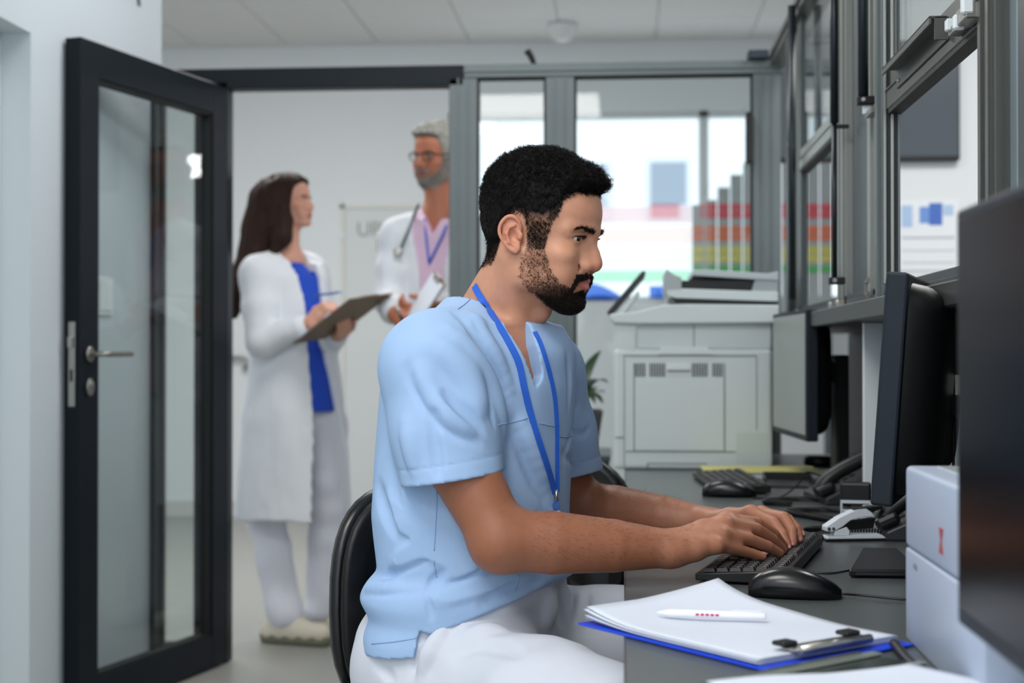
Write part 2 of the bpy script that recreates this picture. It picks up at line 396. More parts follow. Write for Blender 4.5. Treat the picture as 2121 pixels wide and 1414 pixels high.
# lock plate on the free edge
bm = bmesh.new(); add_box(bm, WL, WL + 0.003, ym - 0.011, ym + 0.011, zdoor(842), zdoor(666), 0.001); lk = bm_obj('lock_plate', bm, M_CHROME, door)
box('latch', WL + 0.003, WL + 0.014, ym - 0.008, ym + 0.008, zdoor(720), zdoor(697), M_CHROME, lk, 0.002)
box('bolt_slot', WL + 0.003, WL + 0.0045, ym - 0.004, ym + 0.004, zdoor(790), zdoor(765), M_GASKET, lk)
def lever(sgn, zc, xr):
    y0 = 0.0 if sgn == side else (f0 if side > 0 else f1)
    oy = lambda t: y0 + sgn * t
    bm = bmesh.new(); mt = Matrix.Translation((xr, y0, zc)) @ Matrix.Rotation(-sgn * math.pi / 2, 4, 'X') @ Matrix.Diagonal((1, 1.35, 1, 1))
    add_lathe(bm, [(0.0175, 0.0), (0.0175, 0.007), (0.015, 0.010)], 20, mt); h = bm_obj('handle_rosette', bm, M_STEEL, door)
    bm = bmesh.new(); add_tube(bm, catmull([(xr, oy(0.008), zc), (xr, oy(0.04), zc), (xr - 0.012, oy(0.056), zc), (xr - 0.07, oy(0.058), zc), (xr - 0.135, oy(0.056), zc)], 6), 0.0085, 10)
    bm_obj('handle', bm, M_STEEL, door)
lever(side, zdoor(733), WL - 0.042); lever(-side, zdoor(733), WL - 0.042)
for sgn in (1, -1):
    y0 = 0.0 if sgn == side else (f0 if side > 0 else f1)
    bm = bmesh.new(); mt = Matrix.Translation((WL - 0.042, y0, zdoor(802))) @ Matrix.Rotation(-sgn * math.pi / 2, 4, 'X') @ Matrix.Diagonal((0.85, 1.45, 1, 1))
    add_lathe(bm, [(0.0185, 0.0), (0.0185, 0.007), (0.016, 0.010)], 20, mt); e = bm_obj('escutcheon', bm, M_STEEL, door)
    bm = bmesh.new(); add_lathe(bm, [(0.007, 0.0), (0.007, 0.006)], 12, Matrix.Translation((WL - 0.042, y0 + sgn * 0.008, zdoor(795))) @ Matrix.Rotation(-sgn * math.pi / 2, 4, 'X'))
    c = bm_obj('cylinder', bm, M_CHROME, e)
# keys hanging from the lock on the far side
yk = f0 if side > 0 else f1
kx, kz = WL - 0.042, zdoor(800)
dmat = Matrix.Translation(door.location) @ Matrix.Rotation(door.rotation_euler.z, 4, 'Z')
keys = empty('key_bunch', dmat @ Vector((kx, yk - side * 0.03, kz)), door.rotation_euler.z, label='bunch of brass keys hanging from the lock of the glass door', cat='keys')
M_BRASS = mat('key_brass', (176, 160, 120), 0.35, metal=0.8)
box('key', -0.001, 0.001, -0.02, 0.022, -0.008, 0.008, M_BRASS, keys, 0.0005)
bm = bmesh.new(); add_tube(bm, [(0, -side * 0.026 + 0.0 * k, -0.016 + 0.0) if False else (0.0, -side * 0.024 + 0.016 * math.cos(k * math.pi / 8), -0.018 + 0.016 * math.sin(k * math.pi / 8)) for k in range(17)], 0.0012, 6, False)
bm_obj('ring', bm, M_CHROME, keys)
for k, (dy, dz) in enumerate(((0.0, -0.03), (0.012, -0.034), (-0.010, -0.032))):
    box('key', -0.004 + 0.004 * k - 0.001, -0.004 + 0.004 * k + 0.001, -side * 0.024 + dy - 0.008, -side * 0.024 + dy + 0.008, dz - 0.05, dz, M_BRASS, keys, 0.0005)

# door in the far wall with grey lettering
xa, xb = at_y(706, 700, YF).x, at_y(980, 700, YF).x
d3 = empty('door_3', (xa, YF, 0), kind='structure'); zt3 = at_y(706, 424, YF).z
box('door_leaf', 0.03, xb - xa, -0.03, -0.002, 0.02, zt3 - 0.03, mat('far_door', (214, 217, 218), 0.6), d3, 0.003)
bm = bmesh.new(); add_box(bm, 0.0, 0.026, -0.022, -0.001, 0, zt3); add_box(bm, 0.0, xb - xa, -0.022, -0.001, zt3 - 0.026, zt3); bm_obj('casing', bm, mat('far_casing', (222, 222, 214), 0.6), d3)
box('hinge', 0.0, 0.03, -0.04, -0.022, at_y(706, 495, YF).z, at_y(706, 482, YF).z, M_WHITEPL, d3)
ML = mat('letter_grey', (150, 154, 152), 0.6)
for s, px, py in (('UPR', 738, 489), ('P', 778, 521)):
    p = at_y(px, py, YF - 0.033); t = text_mesh('lettering', s, 0.135 if s == 'UPR' else 0.12, ML, d3)
    t.rotation_euler = (math.pi / 2, 0, 0); t.location = (p.x - xa, p.y - YF - 0.0, p.z)
    t['label'] = 'grey capital letters on the far door'
# grab handle on the corridor wall
gp = at_y(490, 752, YF)
bm = bmesh.new(); cpts = [(gp.x + 0.10 * math.cos(a), YF - 0.05 - 0.0, gp.z - 0.035 * (a / 3) + 0.055 * math.sin(a)) for a in [k * math.pi / 10 for k in range(-3, 12)]]
add_tube(bm, cpts, 0.013, 8); add_tube(bm, [(cpts[0][0], YF - 0.05, cpts[0][2]), (cpts[0][0], YF, cpts[0][2])], 0.012, 8); add_tube(bm, [(cpts[-1][0], YF - 0.05, cpts[-1][2]), (cpts[-1][0], YF, cpts[-1][2])], 0.012, 8)
tag(bm_obj('grab_handle', bm, M_STEEL, None), 'curved steel grab handle on the corridor wall beside the woman', 'handle')

# ------------------------------------------------------------------ service windows along the right
def YX(px, X=XG): return at_x(px, 700, X).y
ZS0, ZS1 = 1.135, 1.172
sh = S(box('trim_1', 0.45, 0.86, 0.4, 4.76, ZS0, ZS1, M_SHELF, None, 0.003))
S(box('wall_right', 0.74, 0.86, 0.4, 4.80, 0, ZS0 - 0.001, mat('panel_dark', (26, 27, 28), 0.6), None))
S(box('trim_2', 0.495, 0.739, 3.0, 3.02, 0.741, ZS0 - 0.001, mat('panel_white', (222, 228, 232), 0.45), None, 0.001))
sv = empty('window_3', (0, 0, 0), kind='structure')
ZW0, ZW1 = ZS1, 2.03
def vpost(pa, pb, xa, xb, m, z0=ZW0, z1=2.06, nm='post', ribs=0):
    """upright between image columns pa (far) and pb (near) measured on its room-side face xa"""
    y1, y0 = YX(pa, xa), YX(pb, xa)
    bm = bmesh.new(); add_box(bm, xa, xb, y0, y1, z0, z1, 0.0015)
    for k in range(ribs):
        yy = y0 + (y1 - y0) * (k + 0.5) / ribs; hw = (y1 - y0) * 0.18 / ribs
        add_box(bm, xa - 0.006, xa + 0.001, yy - hw, yy + hw, z0, z1, 0.0005)
    return bm_obj(nm, bm, m, sv)
vpost(1628, 1634, 0.49, 0.515, M_ALUD)
vpost(1634, 1652, 0.51, 0.530, M_ALUL, ribs=1)
vpost(1652, 1660, 0.50, 0.518, M_ALUD)
vpost(1737, 1753, 0.50, 0.53, M_ALUL, ribs=2)
vpost(1754, 1797, 0.515, 0.54, mat('post_plate', (86, 94, 100), 0.5, metal=0.4, var=0.08, scale=9))
vpost(1797, 1815, 0.50, 0.53, M_ALUL, ribs=1)
pj = vpost(1815, 1828, 0.485, 0.519, M_ALU, ribs=1)
yj = YX(1828, 0.485)                                   # tracks on the jamb face that looks towards the room's near end
for k, (xa, xb, mm_) in enumerate(((0.487, 0.491, M_ALUL), (0.494, 0.498, M_GASKET), (0.500, 0.505, M_ALUL), (0.508, 0.511, M_GASKET), (0.513, 0.517, M_ALU))):
    box('track_groove', xa, xb, yj - 0.006, yj - 0.0003, ZW0 + 0.03, 2.03, mm_, pj)
vpost(2030, 2062, 0.49, 0.53, M_OLIVE, ribs=2)
vpost(2063, 2108, 0.51, 0.54, mat('post_pale', (140, 154, 160), 0.4, metal=0.4, var=0.08, scale=9))
vpost(2109, 2200, 0.485, 0.54, M_ALUD)
bm = bmesh.new(); add_box(bm, 0.485, 0.56, 0.9, 4.80, 2.03, 2.085, 0.002); add_box(bm, 0.478, 0.486, 0.9, 4.80, 2.05, 2.056); bm_obj('rail', bm, M_OLIVE, sv)
bm = bmesh.new(); add_box(bm, 0.50, 0.57, 0.9, 4.80, ZS1 + 0.0005, ZS1 + 0.03, 0.002); add_box(bm, 0.488, 0.50, 0.9, 4.76, ZS1 + 0.0005, ZS1 + 0.014, 0.001); bm_obj('track', bm, M_ALUD, sv)
# near sash, pushed up
def sash(px_far, px_near, zb, hh, xa=0.492, nm='sash_rail', m=M_OLIVE):
    y1, y0 = YX(px_far, xa), YX(px_near, xa)
    bm = bmesh.new(); add_box(bm, xa, xa + 0.03, y0, y1, zb, zb + hh * 0.5, 0.0015); add_box(bm, xa + 0.005, xa + 0.03, y0, y1, zb + hh * 0.5, zb + hh, 0.001)
    add_box(bm, xa - 0.003, xa, y0, y1, zb + hh * 0.46, zb + hh * 0.5)
    r = bm_obj(nm, bm, m, sv); box('pane', xa + 0.014, xa + 0.018, y0, y1, zb + hh, 2.03, M_GLASS, sv)
    box('gasket', xa + 0.002, xa + 0.028, y0, y1, zb - 0.008, zb - 0.0003, M_GASKET, sv)
    return y0, y1
zb1 = at_x(1812, 250, 0.492).z
sy0, sy1 = sash(1812, 2034, zb1, 0.075)
zb2 = at_x(1659, 349, 0.492).z
sash(1656, 1722, zb2, 0.06, m=M_ALUL)
# U handle on the near sash
hy1, hy0 = YX(1842, 0.475), YX(1944, 0.475); hz = zb1 + 0.018
bm = bmesh.new(); add_box(bm, 0.488, 0.4918, hy0, hy1, hz, hz + 0.036, 0.0008)
add_box(bm, 0.462, 0.489, hy0, hy1, hz + 0.033, hz + 0.037, 0.0008); add_box(bm, 0.462, 0.466, hy0, hy1, hz + 0.024, hz + 0.036, 0.0008)
add_box(bm, 0.470, 0.489, hy0, hy0 + 0.003, hz, hz + 0.036, 0.0008)
hd = bm_obj('sash_handle', bm, M_OLIVE, sv)
for yy in (hy0 + 0.03, hy1 - 0.03): 
    bm = bmesh.new(); add_lathe(bm, [(0.003, 0), (0.003, 0.002), (0.001, 0.003)], 10, Matrix.Translation((0.488, yy, hz + 0.01)) @ Matrix.Rotation(-math.pi / 2, 4, 'Y')); bm_obj('screw', bm, M_CHROME, hd)
for yy, s in ((sy1 - 0.02, 1), (sy0 + 0.10, 1)):
    zc = zb1 + 0.012
    bm = bmesh.new(); add_box(bm, 0.474, 0.4915, yy - 0.045, yy + 0.02, zc - 0.006, zc + 0.006, 0.001); lt_ = bm_obj('latch_body', bm, M_STEEL, sv)
    box('latch', 0.468, 0.486, yy + 0.004, yy + 0.018, zc + 0.0, zc + 0.018, M_WHITEPL, lt_, 0.002)
p = at_x(2000, 30, 0.475); bm = bmesh.new(); add_box(bm, 0.468, 0.4915, p.y - 0.03, p.y + 0.03, p.z - 0.012, p.z + 0.012, 0.002); l3 = bm_obj('latch_body', bm, M_STEEL, sv)
box('latch', 0.463, 0.48, p.y - 0.032, p.y - 0.018, p.z - 0.006, p.z + 0.02, M_WHITEPL, l3, 0.003); box('latch', 0.463, 0.48, p.y + 0.02, p.y + 0.03, p.z - 0.016, p.z + 0.006, M_WHITEPL, l3, 0.003)
# counterbalance tubes
def vtube(px, X, y_top, y_bot, r0, r1=None, y_mid=None):
    p = at_x(px, 700, X); zt = at_y(px, y_top, p.y).z if y_top is not None else 2.05; zb = at_y(px, y_bot, p.y).z
    bm = bmesh.new()
    if r1: zm = at_y(px, y_mid, p.y).z; add_tube(bm, [(X, p.y, zt), (X, p.y, zm)], r0, 14); add_tube(bm, [(X, p.y, zm), (X, p.y, zb)], r1, 14)
    else: add_tube(bm, [(X, p.y, zt), (X, p.y, zb)], r0, 14)
    t = bm_obj('balance_tube', bm, M_TUBE, sv); return t, p.y, zb
t1, ty, tz = vtube(1789, 0.468, None, 205, 0.0105)
b = box('clamp', 0.455, 0.49, ty - 0.013, ty + 0.010, tz - 0.012, tz + 0.004, M_BLACKPL, t1, 0.002)
bm = bmesh.new(); add_lathe(bm, [(0.004, 0), (0.004, 0.003)], 10, Matrix.Translation((0.466, ty - 0.013, tz - 0.003)) @ Matrix.Rotation(math.pi / 2, 4, 'X')); bm_obj('screw', bm, M_CHROME, t1)
t2, ty, tz = vtube(1729, 0.468, None, 578, 0.0095, 0.0062, 255)
box('clamp', 0.455, 0.49, ty - 0.013, ty + 0.010, tz - 0.012, tz + 0.004, M_BLACKPL, t2, 0.002)
bm = bmesh.new(); add_lathe(bm, [(0.005, 0), (0.005, 0.003)], 10, Matrix.Translation((0.466, ty - 0.013, tz - 0.003)) @ Matrix.Rotation(math.pi / 2, 4, 'X')); bm_obj('screw', bm, M_CHROME, t2)
box('stay', 0.468, 0.50, ty - 0.004, ty + 0.004, at_y(1745, 266, ty).z, at_y(1745, 258, ty).z, M_BLACKPL, t2)
t3, ty, tz = vtube(1641, 0.47, 12, 620, 0.011)
# small fittings on the lower track
for px, py in ((1727, 609), (1742, 612), (1657, 636)):
    p = at_x(px, py, 0.48); bm = bmesh.new(); add_box(bm, 0.468, 0.489, p.y - 0.012, p.y + 0.012, ZS1 + 0.0005, ZS1 + 0.018, 0.004, 2); bm_obj('track_fitting', bm, M_CHROME, sv)
p = at_x(1800, 592, 0.484); 
bm = bmesh.new(); z0 = p.z - 0.018
poly = [(p.y - 0.008, z0 + 0.034), (p.y - 0.008, z0 + 0.024), (p.y + 0.016, z0 + 0.024), (p.y + 0.016, z0 + 0.006), (p.y - 0.008, z0 + 0.006), (p.y - 0.008, z0 - 0.006), (p.y - 0.003, z0 - 0.006), (p.y - 0.003, z0 + 0.001), (p.y + 0.021, z0 + 0.001), (p.y + 0.021, z0 + 0.029), (p.y - 0.003, z0 + 0.029), (p.y - 0.003, z0 + 0.034)]
add_prism(bm, poly, 'x', 0.478, 0.4845); bm_obj('catch', bm, M_STEEL, sv)
# screen and notice on the hall wall
tp, tq = at_y(1850, 336, 6.19), at_y(1984, 86, 6.19)
tv = empty('wall_screen', (0, 6.2, tp.z), label='black television screen on the white wall behind the service window', cat='television')
box('casing', tp.x - 0.5, tq.x, -0.05, -0.001, 0, tq.z - tp.z, M_BLACKPL, tv, 0.006); box('display', tp.x - 0.49, tq.x - 0.01, -0.053, -0.0503, 0.02, tq.z - tp.z - 0.01, mat('tv_display', (70, 78, 86), 0.22, spec=0.5), tv)
na, nb = at_y(1862, 560, 6.19), at_y(1985, 415, 6.19)
nt_ = empty('notice_board', (0, 6.2, na.z), label='white printed notice with a blue picture on the hall wall', cat='notice')
box('sheet', na.x - 0.02, nb.x, -0.006, -0.001, 0, nb.z - na.z, mat('notice_white', (232, 235, 240), 0.6), nt_)
for xa, ya, xb, yb, c in ((1868, 470, 1890, 425, (170, 196, 228)), (1905, 462, 1925, 428, (110, 150, 214)), (1925, 466, 1952, 420, (70, 110, 190)), (1954, 446, 1975, 424, (176, 200, 228)), (1868, 494, 1978, 490, (170, 175, 182)), (1868, 520, 1978, 517, (190, 195, 200)), (1868, 545, 1978, 542, (190, 195, 200))):
    a, b = at_y(xa, ya, 6.19), at_y(xb, yb, 6.19); box('print', a.x, b.x, -0.0075, -0.0065, a.z - na.z, b.z - na.z, mat('print_%d_%d' % (xa, ya), c, 0.6), nt_)
# ================================================================== desk and things on it
ZD_ = 0.74
desk = empty('desk', (0.37, 2.5, 0), label='long dark grey desk along the service window', cat='desk')
def rel(o, x): return x - o.location
bm = bmesh.new(); add_box(bm, -0.37, 0.365, -2.2, 2.24, 0.712, 0.74, 0.0015); bm_obj('desk_top', bm, M_DESK, desk)
M_EDGE = mat('desk_edge_band', (96, 88, 86), 0.5)
box('edge_band', -0.3712, -0.3702, -2.2, 2.24, 0.7125, 0.7385, M_EDGE, desk)
for yy in (-2.15, -0.55, 0.95, 2.2):
    box('leg', -0.30, -0.255, yy - 0.02, yy + 0.02, 0.0, 0.712, M_ALUD, desk, 0.003); box('leg', 0.30, 0.345, yy - 0.02, yy + 0.02, 0.0, 0.712, M_ALUD, desk, 0.003)

def on_desk(px, py, dz=0.0): return at_z(px, py, ZD_ + dz)
def yaw_between(a, b): return math.atan2(b.y - a.y, b.x - a.x)

# ---- keyboards (local x along the long side, y towards the screen)
key_bm = bmesh.new()
def keycap_mesh(w, name):
    bm = bmesh.new(); b2 = bmesh.new(); bmesh.ops.create_cube(b2, size=1.0)
    for v in b2.verts:
        t = 0.82 if v.co.z > 0 else 1.0
        v.co = Vector((v.co.x * w * (1 - (1 - t) * 0.017 / w), v.co.y * 0.0165 * t, v.co.z * 0.005 + 0.0025))
    merge(bm, b2); me = bpy.data.meshes.new(name); bm.to_mesh(me); bm.free(); return me
def key_material(name, rgb, legend):
    m = mat(name, rgb, 0.5)
    nt = m.node_tree; b = nt.nodes['Principled BSDF']
    tc = nt.nodes.new('ShaderNodeTexCoord'); sp = nt.nodes.new('ShaderNodeSeparateXYZ'); nt.links.new(tc.outputs['Object'], sp.inputs[0])
    def rng(sock, lo, hi):
        a = nt.nodes.new('ShaderNodeMath'); a.operation = 'GREATER_THAN'; a.inputs[1].default_value = lo; nt.links.new(sock, a.inputs[0])
        c = nt.nodes.new('ShaderNodeMath'); c.operation = 'LESS_THAN'; c.inputs[1].default_value = hi; nt.links.new(sock, c.inputs[0])
        d = nt.nodes.new('ShaderNodeMath'); d.operation = 'MULTIPLY'; nt.links.new(a.outputs[0], d.inputs[0]); nt.links.new(c.outputs[0], d.inputs[1]); return d.outputs[0]
    mm = nt.nodes.new('ShaderNodeMath'); mm.operation = 'MULTIPLY'
    nt.links.new(rng(sp.outputs[0], -0.0045, -0.0020), mm.inputs[0]); nt.links.new(rng(sp.outputs[1], 0.0010, 0.0045), mm.inputs[1])
    m2 = nt.nodes.new('ShaderNodeMath'); m2.operation = 'MULTIPLY'; nt.links.new(mm.outputs[0], m2.inputs[0]); nt.links.new(rng(sp.outputs[2], 0.004, 0.01), m2.inputs[1])
    mx_ = nt.nodes.new('ShaderNodeMix'); mx_.data_type = 'RGBA'; mx_.inputs[6].default_value = (*srgb(*rgb), 1); mx_.inputs[7].default_value = (*srgb(*legend), 1)
    nt.links.new(m2.outputs[0], mx_.inputs[0]); nt.links.new(mx_.outputs[2], b.inputs['Base Color']); return m
M_KEY = key_material('key_black', (44, 39, 40), (190, 205, 205))
KEYW = {}
def keyboard(loc, rz, label):
    kb = empty('keyboard', loc, rz, label, 'keyboard', 'keyboards on the desk')
    W_, D_ = 0.44, 0.132
    bm = bmesh.new(); add_prism(bm, [(-D_ / 2, 0.004), (-D_ / 2, 0.014), (D_ / 2 - 0.012, 0.022), (D_ / 2, 0.022), (D_ / 2, 0.004)], 'x', -W_ / 2, W_ / 2, 0.0015)
    bm_obj('case', bm, M_BLACKPL, kb)
    for sx in (-1, 1):
        box('foot', sx * 0.19 - 0.012, sx * 0.19 + 0.012, -D_ / 2 + 0.01, -D_ / 2 + 0.02, 0.0, 0.005, M_BLACKPL, kb); box('foot', sx * 0.19 - 0.012, sx * 0.19 + 0.012, D_ / 2 - 0.03, D_ / 2 - 0.015, 0.0, 0.005, M_BLACKPL, kb)
    u_ = 0.0188
    rows_ = [[1] * 13 + [2], [1.5] + [1] * 12 + [1.5], [1.75] + [1] * 11 + [2.25], [1.25] + [1] * 11 + [2.75], [1.25, 1.25, 1.25, 6.25, 1.25, 1.25, 1.25, 1.25]]
    def put(x, y, wd):
        if wd not in KEYW: KEYW[wd] = keycap_mesh(wd * u_ - 0.0022, 'key_%s' % wd); KEYW[wd].materials.append(M_KEY)
        o = bpy.data.objects.new('key', KEYW[wd]); C.objects.link(o); o.parent = kb
        o.location = (x, y, 0.0145 + (y + D_ / 2) / (D_ - 0.012) * 0.0075); o.rotation_euler = (0.066, 0, 0)
    x0 = -W_ / 2 + 0.008
    for k in range(13): put(x0 + (k + 0.5 + 0.35 * (k > 0) + 0.3 * ((k > 4) + (k > 8))) * u_, D_ / 2 - 0.016, 1)
    for r, row in enumerate(rows_):
        x = x0
        for wd in row: put(x + wd * u_ / 2, D_ / 2 - 0.038 - r * u_, wd); x += wd * u_
    xn = x0 + 15.35 * u_
    for (i, j) in ((0, 0), (1, 0), (2, 0), (0, 1), (1, 1), (2, 1), (1, 3), (0, 4), (1, 4), (2, 4)): put(xn + (i + 0.5) * u_, D_ / 2 - 0.038 - j * u_, 1)
    for i in range(3): put(xn + (i + 0.5) * u_, D_ / 2 - 0.016, 1)
    xn = x0 + 18.6 * u_
    for i in range(4): put(xn + (i + 0.5) * u_, D_ / 2 - 0.016, 1)
    for i in range(4):
        for j in range(5): put(xn + (i + 0.5) * u_, D_ / 2 - 0.038 - j * u_, 1)
    return kb
a, b = on_desk(1440, 1207), on_desk(1700, 1146)
krot = math.radians(90 - 14)
un = Vector((math.sin(math.radians(14)), math.cos(math.radians(14)), 0)); vn = Vector((math.cos(math.radians(14)), -math.sin(math.radians(14)), 0))
# near end of the board: its user-side corner sits at image (1440,1207); the man's right hand side is the near end
kc = Vector((a.x, a.y, ZD_)) + un * 0.22 + vn * 0.066
keyboard(kc, krot + math.pi, 'black keyboard under the typing hands of the man in blue')
# local -y must face the user (towards -x): rotate so that +y points to the screen
bpy.data.objects['keyboard'].rotation_euler.z = math.atan2(un.y, un.x) + math.pi
k2 = on_desk(1515, 1006); keyboard((k2.x - 0.005, k2.y + 0.0, ZD_), -math.pi / 2 + math.radians(4), 'black keyboard on the far part of the desk near the printer')

# ---- mice: local x = pointing direction of the buttons
def mouse(loc, rz, label):
    ms = empty('mouse', loc, rz, label, 'mouse', 'black computer mice')
    bm = bmesh.new(); nx, ny = 18, 12; L, Wd, H = 0.062, 0.033, 0.038
    grid = []
    for i in range(nx + 1):
        t = i / nx; x = -L + 2 * L * t
        wl = Wd * (math.sin(math.pi * min(1, max(0.0, 0.5 + 0.48 * (2 * t - 1)))) ** 0.32) * (1 - 0.10 * math.sin(math.pi * t))
        hl = H * (math.sin(math.pi * (0.03 + 0.94 * t) ** 0.78) ** 0.55)
        ring = []
        for j in range(ny + 1):
            s = -1 + 2 * j / ny; ang = s * math.pi / 2
            yy = wl * math.copysign(abs(math.sin(ang)) ** 0.8, s); zz = 0.002 + hl * (abs(math.cos(ang)) ** 0.6)
            ring.append(bm.verts.new((x, yy, zz)))
        grid.append(ring)
    for i in range(nx):
        for j in range(ny): bm.faces.new([grid[i][j], grid[i + 1][j], grid[i + 1][j + 1], grid[i][j + 1]]).smooth = True
    bm.faces.new([grid[i][0] for i in range(nx + 1)] + [grid[i][ny] for i in range(nx, -1, -1)])
    bmesh.ops.remove_doubles(bm, verts=bm.verts[:], dist=1e-5); bmesh.ops.recalc_face_normals(bm, faces=bm.faces[:])
    bm_obj('shell', bm, M_BLACKSH, ms)
    bm = bmesh.new(); add_tube(bm, [(0.026, -0.003, 0.0245), (0.026, 0.003, 0.0245)], 0.009, 14); bm_obj('scroll_wheel', bm, M_DARKPL, ms)
    return ms
mp = on_desk(1652, 1243); ms1 = mouse((mp.x, mp.y + 0.03, ZD_), math.radians(-8), 'large black mouse beside the clipboard on the desk')
mp2 = on_desk(1512, 1030); ms2 = mouse((mp2.x, mp2.y + 0.02, ZD_), math.radians(-6), 'black mouse in front of the far keyboard')
def desk_cable(pts, r, label, name='cable', group=None):
    bm = bmesh.new(); add_tube(bm, catmull(pts, 8), r, 7)
    return tag(bm_obj(name, bm, M_BLACKPL, None), label, 'cable', group)
e1 = ms1.matrix_basis @ Vector((0.063, 0, 0.006))
desk_cable([e1, (e1.x + 0.03, e1.y, ZD_ + 0.004), (e1.x + 0.09, e1.y - 0.02, ZD_ + 0.003), (e1.x + 0.16, e1.y + 0.02, ZD_ + 0.003), (e1.x + 0.30, e1.y + 0.05, ZD_ + 0.003)], 0.0018, 'thin black cable of the mouse beside the clipboard')
c0, c1 = on_desk(1690, 1188), on_desk(1760, 1188)
desk_cable([(c0.x - 0.02, c0.y + 0.02, ZD_ + 0.004), (c0.x, c0.y, ZD_ + 0.002), ((c0.x + c1.x) / 2, c0.y - 0.003, ZD_ + 0.002), (c1.x, c1.y, ZD_ + 0.005)], 0.0018, 'thin black cable running from the keyboard to the card reader')

# ---- clipboard with papers
cl, cr_, cn = on_desk(1196, 1282, 0.008), on_desk(1797, 1302, 0.008), on_desk(1520, 1362, 0.008)
ex = Vector((cn.x - cl.x, cn.y - cl.y, 0)); ey = Vector((cr_.x - cn.x, cr_.y - cn.y, 0))
cb = empty('clipboard', (cl.x, cl.y, ZD_), math.atan2(ex.y, ex.x), 'blue clipboard with white papers hanging over the desk edge', 'clipboard')
LX, LY = 0.318, 0.232
M_BLUE = mat('clipboard_blue', (18, 66, 206), 0.35)
M_PAPER = mat('paper_white', (214, 220, 232), 0.7, var=0.01, scale=12)
box('board', 0, LX, 0, LY, 0.001, 0.004, M_BLUE, cb, 0.001)
def sheet(name, par, x0, x1, y0, y1, zf, m, n=18, th=0.0004):
    bm = bmesh.new(); g = [[bm.verts.new((x0 + (x1 - x0) * i / n, y0 + (y1 - y0) * j / n, zf(i / n, j / n))) for j in range(n + 1)] for i in range(n + 1)]
    for i in range(n):
        for j in range(n): bm.faces.new([g[i][j], g[i + 1][j], g[i + 1][j + 1], g[i][j + 1]]).smooth = True
    o = bm_obj(name, bm, m, par); md = o.modifiers.new('thickness', 'SOLIDIFY'); md.thickness = th; return o
def curl(z, amp_l=0.0, amp_c=0.0, sag=0.0):
    return lambda s, t: z + amp_l * max(0, 1 - s * 3.0) ** 2 + amp_c * max(0, (t - 0.35) / 0.65 - s * 1.3) ** 1.4 + sag * math.sin(s * 9 + t * 4) * (1 - s)
for k in range(5):
    sheet('paper', cb, 0.006 + 0.002 * (k % 3), LX - 0.02, 0.008 - 0.003 * (k % 2), LY - 0.006 + 0.003 * (k % 2), curl(0.0052 + 0.0014 * k, 0.005 + 0.0020 * k, 0.003 + 0.0030 * k, 0.0006), M_PAPER)
cp_ = bmesh.new(); add_box(cp_, LX - 0.035, LX - 0.012, 0.055, LY - 0.055, 0.0128, 0.0165, 0.0015); add_tube(cp_, [(LX - 0.012, 0.06, 0.015), (LX - 0.012, LY - 0.06, 0.015)], 0.005, 10)
clip = bm_obj('clip', cp_, M_CHROME, cb)
for yy in (0.060, LY - 0.072): box('clip_pad', LX - 0.045, LX - 0.026, yy - 0.010, yy + 0.014, 0.0165, 0.0215, M_BLACKPL, clip, 0.002)
# pen lying on the papers
pa, pb_ = on_desk(1360, 1268, 0.019), on_desk(1588, 1276, 0.019)
pen = empty('pen', pa, math.atan2(pb_.y - pa.y, pb_.x - pa.x), 'white ballpoint pen with small red print lying on the clipboard papers', 'pen')
pl = (pb_ - pa).length
M_PENW = mat('pen_white', (240, 242, 250), 0.3)
bm = bmesh.new(); add_tube(bm, [(0.0, 0, 0), (0.012, 0, 0), (0.016, 0, 0), (pl * 0.8, 0, 0), (pl * 0.97, 0, 0), (pl, 0, 0)], [0.001, 0.0038, 0.0046, 0.0048, 0.0042, 0.0028], 12); bm_obj('barrel', bm, M_PENW, pen)
box('pocket_clip', pl * 0.68, pl * 0.95, -0.0012, 0.0012, 0.0048, 0.0062, M_PENW, pen)
bm = bmesh.new()
for k in range(5): add_box(bm, pl * (0.36 + 0.045 * k), pl * (0.36 + 0.045 * k) + 0.004, -0.0052, -0.0044, -0.0012, 0.0016)
bm_obj('print', bm, mat('pen_print', (196, 52, 110), 0.5), pen)

# ---- blurred things in the near corner
fo = empty('document_sleeve', (0.205, 1.462, ZD_), math.radians(42), 'clear document sleeve with dark edges beside the clipboard', 'folder')
M_SLV = mat('sleeve_film', (120, 126, 116), 0.12, spec=0.6)
bm = bmesh.new(); add_box(bm, -0.16, 0.10, -0.055, 0.045, 0.0005, 0.010, 0.004); bm_obj('cover', bm, mat('sleeve_dark', (52, 60, 56), 0.18), fo)
box('spine', -0.16, 0.10, 0.010, 0.024, 0.010, 0.013, M_SLV, fo, 0.001); box('spine', -0.15, 0.10, -0.046, -0.036, 0.010, 0.013, M_SLV, fo, 0.001)
box('label_card', -0.155, -0.07, -0.03, 0.012, 0.0102, 0.0115, mat('card_cream', (226, 212, 194), 0.5), fo)
wp = empty('paper_stack', (0.225, 1.325, ZD_), math.radians(32), 'loose white papers in the near corner of the desk', 'papers')
for k in range(3): sheet('paper', wp, -0.15 + 0.006 * k, 0.115 - 0.004 * k, -0.10, 0.055 + 0.005 * k, (lambda kk: (lambda s, t: 0.016 + 0.003 * kk + 0.010 * math.sin(2.4 * s + 1.5 * t) + 0.022 * max(0, s - 0.55) ** 1.2 * t))(k), M_PAPER)
